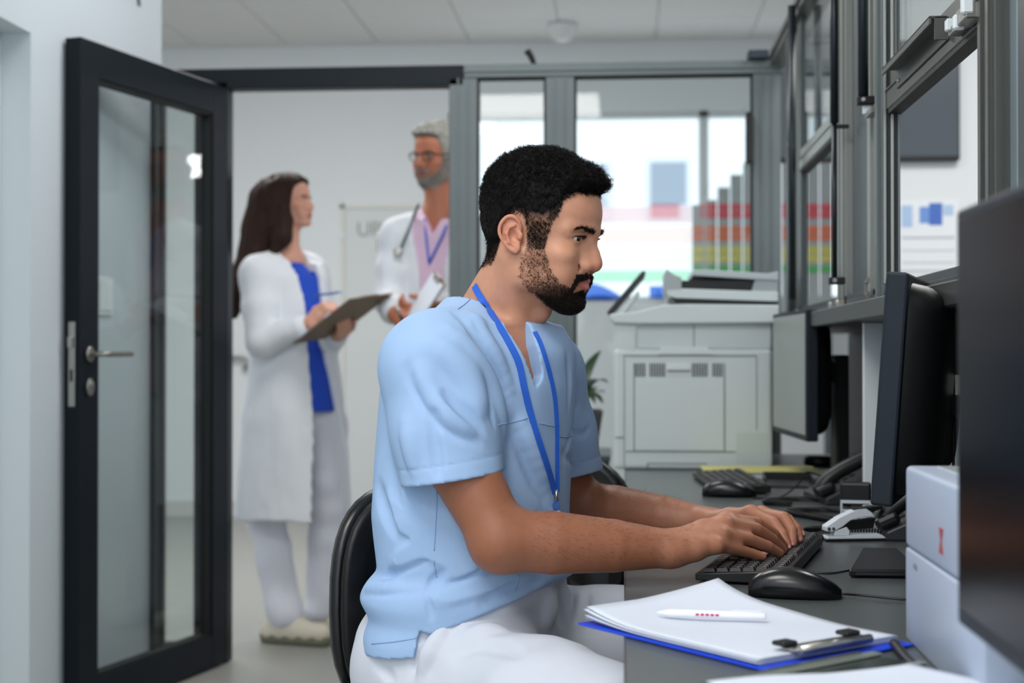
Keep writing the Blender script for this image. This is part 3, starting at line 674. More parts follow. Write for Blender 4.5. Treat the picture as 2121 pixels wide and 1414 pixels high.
# black cable loop in the near corner
desk_cable([(0.300, 1.62, ZD_ + 0.006), (0.298, 1.52, ZD_ + 0.006), (0.305, 1.40, ZD_ + 0.006), (0.306, 1.27, ZD_ + 0.006), (0.300, 1.17, ZD_ + 0.006)], 0.006, 'thick black cable running along the white printer to the near corner')
desk_cable([(0.30 + 0.04 * math.cos(t), 1.25 + 0.07 * math.sin(t), ZD_ + 0.004) for t in [k * 0.55 for k in range(12)]], 0.0035, 'looped black cable on the desk below the nearest monitor')

# ---- white label printer
lpx0 = on_desk(1876, 1322).x; ly1 = on_desk(1876, 1322).y
lz1 = at_y(1876, 985, ly1).z
M_LBL = mat('label_printer_shell', (172, 183, 203), 0.4)
lb = empty('label_printer', (lpx0, ly1, ZD_), 0, 'white desktop label printer behind the nearest monitor', 'printer')
Hh = lz1 - ZD_
bm = bmesh.new(); add_box(bm, 0.0, 0.20, -0.36, 0.0, 0.0, Hh * 0.565, 0.003, 2); bm_obj('body', bm, M_LBL, lb, True)
bm = bmesh.new(); add_box(bm, 0.0, 0.20, -0.36, 0.0, Hh * 0.57, Hh + 0.012, 0.006, 3); lid = bm_obj('lid', bm, M_LBL, lb, True)
box('window', 0.03, 0.17, -0.30, -0.03, Hh + 0.0122, Hh + 0.014, mat('printer_window', (206, 214, 218), 0.15), lid)
M_RED = mat('logo_red', (170, 60, 56), 0.5); M_GRY = mat('logo_grey', (130, 138, 150), 0.5)
yl = at_x(1950, 1120, lpx0).y - ly1; zl = at_x(1950, 1120, lpx0).z - ZD_
bm = bmesh.new(); add_prism(bm, [(yl - 0.009, zl + 0.013), (yl + 0.009, zl + 0.013), (yl + 0.002, zl), (yl + 0.009, zl - 0.013), (yl - 0.009, zl - 0.013), (yl - 0.002, zl)], 'x', -0.0008, -0.0002); bm_obj('emblem', bm, M_RED, lb)
t = at_x(1893, 1168, lpx0); bm = bmesh.new()
for k in range(5): add_box(bm, -0.0008, -0.0002, t.y - ly1 - 0.004 * k - 0.0028, t.y - ly1 - 0.004 * k, t.z - ZD_ - 0.004, t.z - ZD_ + 0.001 + 0.001 * (k % 2))
bm_obj('print', bm, M_GRY, lb)

# ---- monitors
def monitor(loc, rz, W_, H_, label, tilt=0.0, z_bot=0.10, arm=False, screen=None, name='monitor', stand=True):
    """local: screen faces -x, width along y (0..W_), loc = near lower corner on the desk plane"""
    mo = empty(name, loc, rz, label, 'monitor', 'monitors on the desk')
    T = Matrix.Translation((0, 0, z_bot)) @ Matrix.Rotation(tilt, 4, 'Y')
    bm = bmesh.new(); add_box(bm, 0.0, 0.030, 0, W_, 0, H_, 0.004, 2, T); bz = bm_obj('bezel', bm, mat('monitor_bezel', (30, 37, 46), 0.5, spec=0.25), mo)
    bm = bmesh.new(); add_box(bm, -0.0012, -0.0002, 0.010, W_ - 0.010, 0.016, H_ - 0.010, 0, 1, T); bm_obj('display', bm, screen or mat('lcd_panel', (11, 12, 15), 0.2, spec=0.05), mo)
    # rounded back shell
    bm = bmesh.new(); n = 12; R = []
    for k in range(5):
        s = k / 4; d = 0.030 + 0.052 * math.sin(s * math.pi / 2); iy, iz = 0.02 + 0.10 * s ** 2, 0.012 + 0.055 * s ** 2
        ring = []
        for (cy, cz, a0) in ((W_ - iy - 0.04, H_ - iz - 0.04, 0), (iy + 0.04, H_ - iz - 0.04, 90), (iy + 0.04, iz + 0.04, 180), (W_ - iy - 0.04, iz + 0.04, 270)):
            for (yy, zz) in arc(cy, cz, 0.04, a0, a0 + 90, 4): ring.append(bm.verts.new(T @ Vector((d, yy, zz))))
        R.append(ring)
    for p, q in zip(R, R[1:]):
        for k in range(len(p)): bm.faces.new([p[k], p[(k + 1) % len(p)], q[(k + 1) % len(q)], q[k]]).smooth = True
    bm.faces.new(R[-1]); bmesh.ops.recalc_face_normals(bm, faces=bm.faces[:])
    bk = bm_obj('back_shell', bm, M_BLACKPL, mo)
    zc = z_bot + H_ * 0.5
    if arm:
        bm = bmesh.new(); add_box(bm, 0.082, 0.092, W_ / 2 - 0.05, W_ / 2 + 0.05, zc - 0.05, zc + 0.05, 0.004, 2); bm_obj('mount_plate', bm, M_BLACKPL, mo, False)
        bm = bmesh.new(); add_box(bm, 0.092, 0.15, W_ / 2 - 0.02, W_ / 2 + 0.02, zc - 0.018, zc + 0.018, 0.003); bm_obj('arm', bm, M_STEEL, mo)
        bm = bmesh.new(); add_box(bm, 0.135, 0.165, W_ / 2 - 0.03, W_ / 2 + 0.03, 0.0, zc + 0.03, 0.006, 2); bm_obj('stand', bm, M_BLACKPL, mo)
    else:
        bm = bmesh.new(); add_box(bm, 0.082, 0.13, W_ / 2 - 0.025, W_ / 2 + 0.025, zc - 0.02, zc + 0.03, 0.004); bm_obj('mount', bm, M_BLACKPL, mo)
        bm = bmesh.new(); add_box(bm, 0.115, 0.15, W_ / 2 - 0.035, W_ / 2 + 0.035, 0.012, zc + 0.05, 0.006, 2); bm_obj('stand', bm, M_BLACKPL, mo)
    bm = bmesh.new(); add_box(bm, 0.10, 0.19, W_ / 2 - 0.05, W_ / 2 + 0.05, 0.0, 0.012, 0.004); bm_obj('base', bm, M_BLACKPL, mo)
    return mo
# the man's monitor, seen edge-on from behind
pbm, ptm = at_y(1822, 1046, 2.0), at_y(1856, 562, 2.0)
Hm = math.hypot(ptm.z - pbm.z, ptm.x - pbm.x); tl = math.atan2(ptm.x - pbm.x, ptm.z - pbm.z)
mm1 = monitor((at_y(1802, 1046, 2.0).x, 2.0, ZD_), -math.radians(17), 0.53, Hm, 'black monitor seen edge on in front of the man in blue', tl, pbm.z - ZD_, True)
# far monitor, wall reflection put into the grey of its screen
fa, fb = at_y(1670, 915, 3.5), at_y(1670, 640, 3.5)
mm2 = monitor((fa.x, 3.5, ZD_), math.atan2(0.032, 0.47), 0.47, fb.z - fa.z, 'far monitor with a reflection coloured into its pale screen beside the big white printer', 0, fa.z - ZD_, False, mat('lcd_reflection_grey', (150, 156, 153), 0.35, spec=0.5))
# nearest monitor at the right edge of the frame
na_, nb_ = at_y(1983, 1290, 1.24), at_y(1983, 435, 1.24)
mm3 = monitor((na_.x, 1.24 - 0.60, ZD_), 0, 0.60, nb_.z - na_.z, 'largest black monitor closest to the right edge', 0, na_.z - ZD_, False)
# plugs behind the man's monitor
for (pa_, pb2, pc2, lab) in (((1925, 848), (1965, 852), (1975, 900), 'black video plug and lead behind the edge-on monitor'), ((1926, 878), (1934, 890), (1929, 950), 'black angled power plug behind the edge-on monitor')):
    P0, P1, P2 = at_y(*pa_, 2.22), at_y(*pb2, 2.22), at_y(*pc2, 2.24)
    bm = bmesh.new(); add_tube(bm, [P0, P1], 0.006, 8); add_tube(bm, catmull([P1, (P1 + P2) / 2 + Vector((0.008, 0, 0.006)), P2, (P2.x, P2.y, ZD_ + 0.01)], 6), 0.0022, 6)
    tag(bm_obj('cable_plug', bm, M_BLACKPL, None), lab, 'plug')

# ---- desk phones
phkey = bmesh.new(); add_box(phkey, -0.0065, 0.0065, -0.0045, 0.0045, 0, 0.003, 0.001); phkey_me = bpy.data.meshes.new('phone_key'); phkey.to_mesh(phkey_me); phkey.free()
phkey_me.materials.append(key_material('phone_key_mat', (30, 32, 34), (200, 205, 205)))
def phone(loc, rz, label, grp='desk phones'):
    """local: user side at -x, rises towards +x; handset along x on the -y side"""
    ph = empty('desk_phone', loc, rz, label, 'phone', grp)
    prism('body', [(-0.10, 0.0), (-0.10, 0.016), (0.085, 0.105), (0.10, 0.10), (0.10, 0.0)], 'y', -0.09, 0.10, M_DARKPL, ph, 0.004)
    sl = math.atan2(0.089, 0.185); T = Matrix.Translation((-0.10, 0, 0.016)) @ Matrix.Rotation(-sl, 4, 'Y')
    bm = bmesh.new(); add_box(bm, 0.12, 0.19, -0.012, 0.09, 0.0, 0.006, 0.002, 1, T); bm_obj('display', bm, mat('phone_lcd', (70, 78, 76), 0.2), ph)
    for i in range(5):
        for j in range(4):
            k = bpy.data.objects.new('key', phkey_me); C.objects.link(k); k.parent = ph
            k.matrix_local = T @ Matrix.Translation((0.022 + i * 0.018, 0.0 + j * 0.023, 0.001))
    bm = bmesh.new(); hs = [T @ Vector(v) for v in ((0.0, -0.06, 0.012), (0.02, -0.06, 0.026), (0.06, -0.06, 0.034), (0.13, -0.06, 0.034), (0.175, -0.06, 0.026), (0.20, -0.06, 0.012))]
    add_tube(bm, catmull(hs, 5), 0.0165, 10)
    for q in ((0.012, -0.06, 0.012), (0.185, -0.06, 0.012)): add_box(bm, -0.022, 0.022, -0.022, 0.022, -0.010, 0.014, 0.008, 2, T @ Matrix.Translation(q))
    bm_obj('handset', bm, M_BLACKPL, ph); return ph
p = on_desk(1735, 1046); phone((p.x + 0.06, p.y + 0.09, ZD_), math.radians(8), 'dark desk phone standing below the far monitor')
p = on_desk(1850, 1112); phone((p.x + 0.085, p.y + 0.02, ZD_), math.radians(-6), 'black desk phone half hidden below the edge-on monitor')
def coil(pts, label, rc=0.0055, rw=0.0016, pitch=0.0052):
    path = catmull(pts, 14); L = [0]
    for a_, b_ in zip(path, path[1:]): L.append(L[-1] + (b_ - a_).length)
    out = []; n = int(L[-1] / pitch * 9); idx = 0
    for k in range(n + 1):
        s = L[-1] * k / n
        while idx < len(L) - 2 and L[idx + 1] < s: idx += 1
        f = (s - L[idx]) / max(1e-9, L[idx + 1] - L[idx]); p_ = path[idx].lerp(path[idx + 1], f)
        d = (path[idx + 1] - path[idx]).normalized(); u1 = Vector((0, 0, 1)); v1 = d.cross(u1).normalized(); a_ = 2 * math.pi * k / 9
        out.append(p_ + (u1 * math.cos(a_) + v1 * math.sin(a_)) * rc)
    bm = bmesh.new(); add_tube(bm, out, rw, 5); return tag(bm_obj('coiled_cord', bm, M_BLACKSH, None), label, 'cord')
zc = ZD_ + 0.0072
def D3(px, py): q = on_desk(px, py); return (q.x, q.y, zc)
coil([D3(1762, 1050), D3(1700, 1040), D3(1610, 1041), D3(1586, 1046), D3(1640, 1050)], 'black coiled phone cord nearest the far phone')
coil([D3(1760, 1064), D3(1700, 1062), D3(1630, 1066), D3(1680, 1076), D3(1724, 1084)], 'black coiled phone cord looped in front of the stamp')
coil([D3(1830, 1110), D3(1740, 1104), D3(1690, 1102), D3(1664, 1112), D3(1700, 1124)], 'black coiled phone cord beside the stapler')
p = [at_z(px, py, ZD_ + h) for px, py, h in ((1560, 1032, 0.002), (1618, 1028, 0.003), (1655, 1000, 0.02), (1668, 978, 0.05), (1700, 985, 0.04))]
desk_cable(p, 0.002, 'thin black cable arching behind the far mouse')

# ---- stapler
sa, sb = on_desk(1708, 1122), on_desk(1838, 1120)
st = empty('stapler', ((sa.x + sb.x) / 2, (sa.y + sb.y) / 2 + 0.015, ZD_), math.atan2(sb.y - sa.y, sb.x - sa.x) , 'white and black stapler beside the keyboard', 'stapler')
M_STW = mat('stapler_white', (216, 222, 230), 0.35)
sl2 = (sb - sa).length / 2
prism('foot', [(-sl2, 0), (sl2, 0), (sl2, 0.004), (-sl2, 0.004)], 'y', -0.016, 0.016, M_BLACKPL, st, 0.001)
prism('base', [(-sl2 + 0.002, 0.0045), (sl2 - 0.004, 0.0045), (sl2 - 0.012, 0.011), (sl2 * 0.0, 0.012), (-sl2 * 0.35, 0.0095), (-sl2 + 0.004, 0.0095)], 'y', -0.014, 0.014, M_STW, st, 0.001)
prism('anvil', [(-sl2 * 0.72, 0.010), (-sl2 * 0.25, 0.010), (-sl2 * 0.22, 0.018), (-sl2 * 0.32, 0.025), (-sl2 * 0.7, 0.018)], 'y', -0.011, 0.011, M_STW, st, 0.001)
prism('magazine', [(-sl2 * 0.9, 0.016), (sl2 * 0.55, 0.022), (sl2 * 0.6, 0.040), (-sl2 * 0.2, 0.034), (-sl2 * 0.9, 0.024)], 'y', -0.009, 0.009, M_BLACKPL, st, 0.001)
prism('arm', [(-sl2 + 0.001, 0.018), (-sl2 + 0.001, 0.026), (-sl2 * 0.55, 0.042), (0.0, 0.056), (sl2 * 0.3, 0.057), (sl2 * 0.48, 0.050), (sl2 * 0.56, 0.042), (sl2 * 0.25, 0.043), (-sl2 * 0.2, 0.037), (-sl2 * 0.45, 0.026), (-sl2 * 0.75, 0.017)], 'y', -0.012, 0.012, M_STW, st, 0.0012)
prism('cap', [(-sl2 * 0.1, 0.055), (sl2 * 0.45, 0.060), (sl2 * 0.82, 0.062), (sl2 * 0.86, 0.058), (sl2 * 0.5, 0.050), (sl2 * 0.3, 0.0575)], 'y', -0.0125, 0.0125, M_BLACKPL, st, 0.001)
for xx in (-sl2 + 0.006, -sl2 + 0.014):
    bm = bmesh.new(); add_lathe(bm, [(0.0028, 0), (0.0028, 0.0016)], 12, Matrix.Translation((xx, -0.012, 0.0225)) @ Matrix.Rotation(math.pi / 2, 4, 'X')); bm_obj('rivet', bm, M_CHROME, st)
# ---- self-inking stamp
sp_ = on_desk(1776, 1083)
sm = empty('self_inking_stamp', (sp_.x, sp_.y + 0.02, ZD_), math.radians(-10), 'black self-inking stamp with a clear window behind the stapler', 'stamp')
bm = bmesh.new(); add_box(bm, -0.030, 0.030, -0.014, 0.014, 0.035, 0.078, 0.005, 2); bm_obj('housing', bm, M_BLACKPL, sm)
bm = bmesh.new()
for xx in (-0.029, 0.025): add_box(bm, xx, xx + 0.004, -0.018, 0.018, 0.0, 0.044, 0.001)
add_box(bm, -0.029, 0.029, -0.018, -0.015, 0.038, 0.044); add_box(bm, -0.029, 0.029, -0.018, -0.015, 0.022, 0.026); add_box(bm, -0.029, 0.029, -0.018, 0.018, 0.0, 0.003)
bm_obj('frame', bm, mat('stamp_frame', (206, 216, 222), 0.25), sm)
box('plate', -0.022, 0.022, -0.012, -0.008, 0.004, 0.022, mat('stamp_plate', (190, 198, 190), 0.4), sm, 0.001)
box('text_block', -0.008, -0.003, -0.0128, -0.0121, 0.004, 0.022, M_DARKPL, sm); box('text_block', 0.004, 0.007, -0.0128, -0.0121, 0.004, 0.022, M_DARKPL, sm)
# ---- card reader
ca, cb_ = on_desk(1758, 1197), on_desk(1785, 1150)
cd = empty('card_reader', (ca.x, ca.y, ZD_), 0, 'flat black card reader at the edge of the white label printer', 'card reader')
prism('body', [(0.0, 0.0), (0.105, 0.0), (0.115, cb_.y - ca.y), (cb_.x - ca.x - 0.0, cb_.y - ca.y)], 'z', 0.002, 0.013, M_BLACKPL, cd, 0.003)
box('slot', 0.01, 0.10, -0.002, 0.002, 0.005, 0.0085, M_DARKPL, cd)
# ---- yellow folder on a paper stack
fa_ = on_desk(1466, 990); fb_ = on_desk(1700, 990)
yf_ = empty('folder_stack', (fa_.x, fa_.y, ZD_), math.radians(2), 'yellow folder on top of a stack of papers near the big printer', 'folder')
fw = fb_.x - fa_.x
for k in range(3): box('paper', 0.004 * k, fw - 0.003 * k, 0.003 * k, 0.20, 0.0005 + 0.004 * k, 0.0042 + 0.004 * k, M_PAPER, yf_, 0.0004)
bm = bmesh.new(); add_box(bm, -0.004, fw + 0.01, 0.0, 0.215, 0.0128, 0.016, 0.001); bm_obj('cover', bm, mat('folder_yellow', (196, 190, 112), 0.6, var=0.03), yf_)
# ---- black letter tray
ta, tb = on_desk(1584, 1010), on_desk(1702, 1012)
tr = empty('letter_tray', (ta.x, ta.y, ZD_), math.radians(-4), 'flat black tray in front of the yellow folder', 'tray')
tw = (tb.x - ta.x) * 0.9; bm = bmesh.new(); add_box(bm, 0, tw, 0, 0.22, 0.0, 0.005, 0.001); bm_obj('bottom', bm, M_BLACKPL, tr)
for x0, x1, y0, y1 in ((0, 0.004, 0, 0.22), (tw - 0.004, tw, 0, 0.22), (0, tw, 0.216, 0.22)): box('rim', x0, x1, y0, y1, 0.005, 0.022, M_BLACKPL, tr, 0.001)
p = on_desk(1640, 948)
bm = bmesh.new(); add_lathe(bm, [(0.045, 0.0), (0.05, 0.004), (0.05, 0.022), (0.04, 0.03), (0.012, 0.03)], 24); pk = bm_obj('tape_roll', bm, M_BLACKPL); pk.location = (p.x + 0.05, p.y - 0.3, ZD_); tag(pk, 'round black tape dispenser below the far monitor', 'tape')

# ---- big white multifunction printer
pf = on_desk(1272, 972); pr_x1 = at_y(1601, 972, pf.y).x
pr = empty('copier', (pf.x, pf.y, ZD_), 0, 'big white multifunction printer with tilted touch panel at the desk end', 'printer')
def px2(px, py): q = at_y(px, py, pf.y); return (q.x - pf.x, q.z - ZD_)
M_PR = mat('printer_white', (214, 222, 224), 0.42, spec=0.4); M_PRG = mat('printer_seam', (128, 140, 138), 0.6); M_PRD = mat('printer_slot', (58, 64, 66), 0.6)
DP = 0.44
xw, _ = px2(1601, 972); _, zb_ = px2(1300, 722)
bm = bmesh.new(); add_box(bm, 0, xw, 0, DP, 0.001, zb_, 0.012, 3); bm_obj('body', bm, M_PR, pr)
x0, z0 = px2(1320, 722); x1, z1 = px2(1600, 664); bm = bmesh.new(); add_box(bm, x0, x1, 0.02, DP, z0 - 0.001, z1 + 0.002, 0.004); bm_obj('neck', bm, M_PR, pr)
def outline(pts): return [px2(*q) for q in pts]
prism('scanner', outline([(1262, 656), (1272, 668), (1330, 670), (1612, 668), (1612, 632), (1420, 630), (1370, 632), (1320, 646), (1266, 650)]), 'y', -0.015, DP, M_PR, pr, 0.003)
prism('feeder_base', outline([(1380, 600), (1384, 612), (1400, 617), (1612, 624), (1612, 604), (1400, 597)]), 'y', 0.0, DP - 0.05, M_PR, pr, 0.003)
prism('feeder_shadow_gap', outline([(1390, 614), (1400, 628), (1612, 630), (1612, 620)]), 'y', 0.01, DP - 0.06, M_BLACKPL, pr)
prism('feeder_side', outline([(1380, 556), (1380, 602), (1412, 602), (1412, 574), (1396, 568)]), 'y', 0.0, DP - 0.05, mat('feeder_grey', (170, 178, 180), 0.4), pr, 0.003)
prism('feeder_tray', outline([(1436, 558), (1436, 570), (1560, 578), (1612, 580), (1612, 562), (1590, 566), (1460, 558)]), 'y', 0.0, DP - 0.08, mat('feeder_lid', (190, 198, 202), 0.4), pr, 0.002)
prism('feeder_mouth', outline([(1410, 580), (1410, 600), (1560, 606), (1560, 580)]), 'y', 0.02, DP - 0.08, M_BLACKPL, pr)
prism('feeder_side', outline([(1566, 574), (1556, 606), (1612, 610), (1612, 574)]), 'y', 0.01, DP - 0.06, mat('feeder_grey', (170, 178, 180), 0.4), pr, 0.003)
tpn = prism('touch_panel', outline([(1256, 646), (1264, 652), (1338, 566), (1336, 558), (1328, 562)]), 'y', 0.03, 0.30, M_BLACKSH, pr, 0.002)
prism('panel_hinge', outline([(1272, 650), (1290, 650), (1326, 604), (1322, 600)]), 'y', 0.05, 0.28, M_WHITEPL, pr, 0.001)
def seam(xa, ya, xb, yb, m=M_PRG, out=0.0012, nm='seam', par=pr):
    (a0, b0), (a1, b1) = px2(xa, ya), px2(xb, yb); return box(nm, min(a0, a1), max(a0, a1), -out, 0.001, min(b0, b1), max(b0, b1), m, par)
pn = seam(1315, 785, 1499, 932, M_PR, 0.003, 'access_panel')
for q in ((1312, 752, 1315, 934), (1499, 752, 1502, 934), (1296, 933, 1524, 937), (1290, 735, 1567, 738), (1566, 738, 1568, 890), (1292, 740, 1294, 968), (1274, 904, 1292, 907), (1340, 958, 1464, 961), (1340, 961, 1343, 970)): seam(*q)
for grp in ((1316, 1336), (1346, 1378), (1434, 1466), (1476, 1498)):
    x = grp[0]
    while x < grp[1]: seam(x, 752, x + 3, 780, M_PRD, 0.0014, 'vent_slot'); x += 5.6
seam(1382, 756, 1430, 766, M_WHITEPL, 0.006, 'grip'); seam(1382, 766, 1430, 769, M_PRG, 0.004, 'grip_shadow_line')
vg = bmesh.new()
for k in range(15):
    (a0, b0), (a1, b1) = px2(1526 + k * 5, 960), px2(1528 + k * 5, 896); add_box(vg, a0, a1, -0.0008, 0.0005, b0, b1)
bm_obj('vent_grille', vg, mat('printer_grille', (192, 201, 200), 0.6), pr)
x0, z0 = px2(1437, 722); x1, z1 = px2(1439, 672); box('seam', x0, x1, 0.0185, 0.021, z0, z1, M_PRG, pr)
x0, z0 = px2(1362, 734); x1, z1 = px2(1480, 718); prism('output_lip', [(x0, z0), (x1, z0), (x1 - 0.02, z1), (x0 + 0.01, z1)], 'y', -0.004, 0.02, M_WHITEPL, pr, 0.002)

# ---- dark cabinet with a potted plant beside the printer
cab = empty('cabinet', (-0.20, 4.58, 0), 0, 'low dark grey cabinet under the potted plant', 'cabinet')
bm = bmesh.new(); add_box(bm, -0.16, 0.15, -0.18, 0.2, 0.0, 0.735, 0.003); bm_obj('body', bm, mat('cabinet_grey', (48, 54, 60), 0.5), cab)
box('top', -0.165, 0.155, -0.185, 0.205, 0.735, 0.755, mat('cabinet_top', (60, 66, 70), 0.4), cab, 0.002)
box('drawer', -0.15, 0.14, -0.19, -0.18, 0.40, 0.72, mat('cabinet_grey', (48, 54, 60)), cab, 0.002); box('drawer', -0.15, 0.14, -0.19, -0.18, 0.05, 0.38, mat('cabinet_grey', (48, 54, 60)), cab, 0.002)
plant = empty('potted_plant', (-0.165, 4.60, 0.7555), 0, 'green leafy plant in a dark square pot beside the big printer', 'plant')
bm = bmesh.new(); add_prism(bm, [(-0.075, 0), (0.075, 0), (0.095, 0.13), (-0.095, 0.13)], 'y', -0.09, 0.09, 0.004); bm_obj('pot', bm, mat('pot_dark', (40, 44, 50), 0.5), plant)
box('soil', -0.085, 0.085, -0.08, 0.08, 0.128, 0.133, mat('soil', (34, 28, 22), 0.9), plant)
M_LEAF = mat('leaf_green', (38, 92, 34), 0.4, var=0.25, scale=14); M_LEAF2 = mat('leaf_dark', (16, 52, 22), 0.4, var=0.2, scale=14)
rnd = random.Random(4)
def leaf(az, L, droop, wd, m, z0=0.13, lift=0.75):
    bm = bmesh.new(); n = 9; prev = None; p_ = Vector((0.012 * math.cos(az), 0.012 * math.sin(az), z0)); el = math.radians(75 * lift + 10)
    for k in range(n + 1):
        t = k / n; w2 = wd * (math.sin(math.pi * min(1, 0.12 + 0.88 * t)) ** 0.8) + 0.0008
        side_ = Vector((-math.sin(az), math.cos(az), 0)); up_ = Vector((0, 0, w2 * 0.35))
        row = [bm.verts.new(p_ - side_ * w2 + up_), bm.verts.new(p_), bm.verts.new(p_ + side_ * w2 + up_)]
        if prev:
            for j in range(2): bm.faces.new([prev[j], row[j], row[j + 1], prev[j + 1]]).smooth = True
        prev = row; e_ = el - droop * t * 1.9
        p_ = p_ + Vector((math.cos(az) * math.cos(e_), math.sin(az) * math.cos(e_), math.sin(e_))) * (L / n)
    o = bm_obj('leaf', bm, m, plant); o.modifiers.new('thickness', 'SOLIDIFY').thickness = 0.001
for k in range(34): leaf(rnd.uniform(0.9, 2 * math.pi - 1.2), rnd.uniform(0.14, 0.28), rnd.uniform(0.3, 1.0), rnd.uniform(0.012, 0.022), M_LEAF if k % 3 else M_LEAF2, lift=rnd.uniform(0.3, 1.0))
for az, L, dr in ((math.pi, 0.36, 0.9), (math.pi + 0.3, 0.32, 1.05), (math.pi - 0.4, 0.34, 0.7), (1.6, 0.24, 0.4)): leaf(az, L, dr, 0.018, M_LEAF, lift=0.95)

# ---- office chairs
def chair(loc, rz, label, tilt=0.0):
    """local: sitter faces +x; loc on the floor below the seat centre"""
    ch = empty('office_chair', loc, rz, label, 'chair', 'black office chairs')
    M_LEA = mat('chair_leather', (10, 11, 13), 0.45, spec=0.35, bump=0.15, bscale=300); M_RIM = mat('chair_shell', (13, 14, 16), 0.28, spec=0.5)
    def pad(name, w2, h2, d0, d1, cx, cz, m, e=2.9, curve=0.05):
        bm = bmesh.new(); n = 40; rings = []
        for (dd_, sc) in ((d0, 0.94), (d0 + (d1 - d0) * 0.2, 1.0), (d0 + (d1 - d0) * 0.6, 1.0), (d1 - (d1 - d0) * 0.08, 0.95), (d1, 0.80)):
            ring = []
            for k in range(n):
                a_ = 2 * math.pi * k / n; c_, s_ = math.cos(a_), math.sin(a_)
                y = w2 * sc * math.copysign(abs(c_) ** (2 / e), c_); z = h2 * sc * math.copysign(abs(s_) ** (2 / e), s_)
                y *= 1.0 + 0.10 * (-z / h2) * 0 - 0.16 * max(0, -z / h2) ** 2
                ring.append(bm.verts.new((cx + dd_ + curve * (y / w2) ** 2, y, cz + z)))
            rings.append(ring)
        for a_, b_ in zip(rings, rings[1:]):
            for k in range(n): bm.faces.new([a_[k], a_[(k + 1) % n], b_[(k + 1) % n], b_[k]]).smooth = True
        bm.faces.new(rings[0][::-1]); bm.faces.new(rings[-1]); bmesh.ops.recalc_face_normals(bm, faces=bm.faces[:])
        return bm_obj(name, bm, m, ch)
    pad('back_shell', 0.185, 0.20, -0.030, 0.004, -0.20, 0.655, M_RIM)
    pad('backrest', 0.177, 0.192, 0.002, 0.026, -0.20, 0.655, M_LEA)
    bm = bmesh.new(); add_box(bm, -0.22, 0.24, -0.225, 0.225, 0.405, 0.475, 0.035, 4); so = bm_obj('seat', bm, M_LEA, ch, True)
    bm = bmesh.new(); add_tube(bm, catmull([(-0.05, 0, 0.40), (-0.20, 0, 0.39), (-0.275, 0, 0.42), (-0.27, 0, 0.55), (-0.235, 0, 0.62)], 6), 0.016, 10); bm_obj('back_support', bm, M_RIM, ch)
    bm = bmesh.new(); add_tube(bm, [(0, 0, 0.405), (0, 0, 0.20)], 0.025, 14); add_tube(bm, [(0, 0, 0.20), (0, 0, 0.07)], 0.033, 14); bm_obj('gas_lift', bm, M_RIM, ch)
    for k in range(5):
        a_ = 2 * math.pi * k / 5 + 0.3
        bm = bmesh.new(); add_tube(bm, [(0, 0, 0.085), (0.27 * math.cos(a_), 0.27 * math.sin(a_), 0.065)], [0.025, 0.014], 8); bm_obj('leg', bm, M_RIM, ch)
        bm = bmesh.new(); c_ = Vector((0.27 * math.cos(a_), 0.27 * math.sin(a_), 0.027)); sd = Vector((-math.sin(a_), math.cos(a_), 0)) * 0.018
        add_tube(bm, [c_ - sd, c_ + sd], 0.026, 14); add_tube(bm, [c_, c_ + Vector((0, 0, 0.04))], 0.006, 6); bm_obj('castor', bm, M_BLACKPL, ch)
    return ch
TYAW = math.radians(-27)
PEL = Vector((-0.27, 2.25, 0.575))
fwd = Vector((math.cos(TYAW), math.sin(TYAW), 0))
chair(Vector((PEL.x, PEL.y, 0)) + fwd * 0.075 + Vector((-0.022, 0.0, 0)), TYAW - math.radians(30), 'black office chair under the seated man in blue')
q = at_y(1200, 980, 3.25)
chair((q.x + 0.035, 3.38, 0), math.radians(62), 'empty black office chair behind the seated man')
# ================================================================== implicit-surface sculpting (numpy)
F32 = np.float32
def v3(p): return np.array(p, dtype=F32)
class Prim:
    __slots__ = ('fn', 'c', 'r', 'k', 'op')
    def __init__(s, fn, c, r, k, op): s.fn, s.c, s.r, s.k, s.op = fn, v3(c), float(r), float(k), op
def cone(a, b, r1, r2, k=0.01, op=1):
    a, b = v3(a), v3(b); ba = b - a; L2 = float(ba @ ba) + 1e-12
    def fn(P):
        q = P - a; t = np.clip((q @ ba) / L2, 0, 1)
        return np.sqrt(((q - t[:, None] * ba) ** 2).sum(1)) - (r1 + (r2 - r1) * t)
    return Prim(fn, (a + b) / 2, math.sqrt(L2) / 2 + max(r1, r2), k, op)
def ball(c, r, k=0.01, op=1):
    c = v3(c)
    return Prim(lambda P: np.sqrt(((P - c) ** 2).sum(1)) - r, c, r, k, op)
def ell(c, rad, k=0.01, op=1, rot=None):
    c, rad = v3(c), v3(rad); R = None if rot is None else np.array(Euler([math.radians(a) for a in rot]).to_matrix(), dtype=F32)
    def fn(P):
        q = P - c
        if R is not None: q = q @ R
        k0 = np.sqrt(((q / rad) ** 2).sum(1)); k1 = np.sqrt(((q / rad ** 2) ** 2).sum(1))
        return k0 * (k0 - 1) / np.maximum(k1, 1e-9)
    return Prim(fn, c, float(rad.max()), k, op)
def chain(pts, rs, k=0.01, op=1, kk=None):
    return [cone(pts[i], pts[i + 1], rs[i], rs[i + 1], k if i == 0 or kk is None else kk, op) for i in range(len(pts) - 1)]
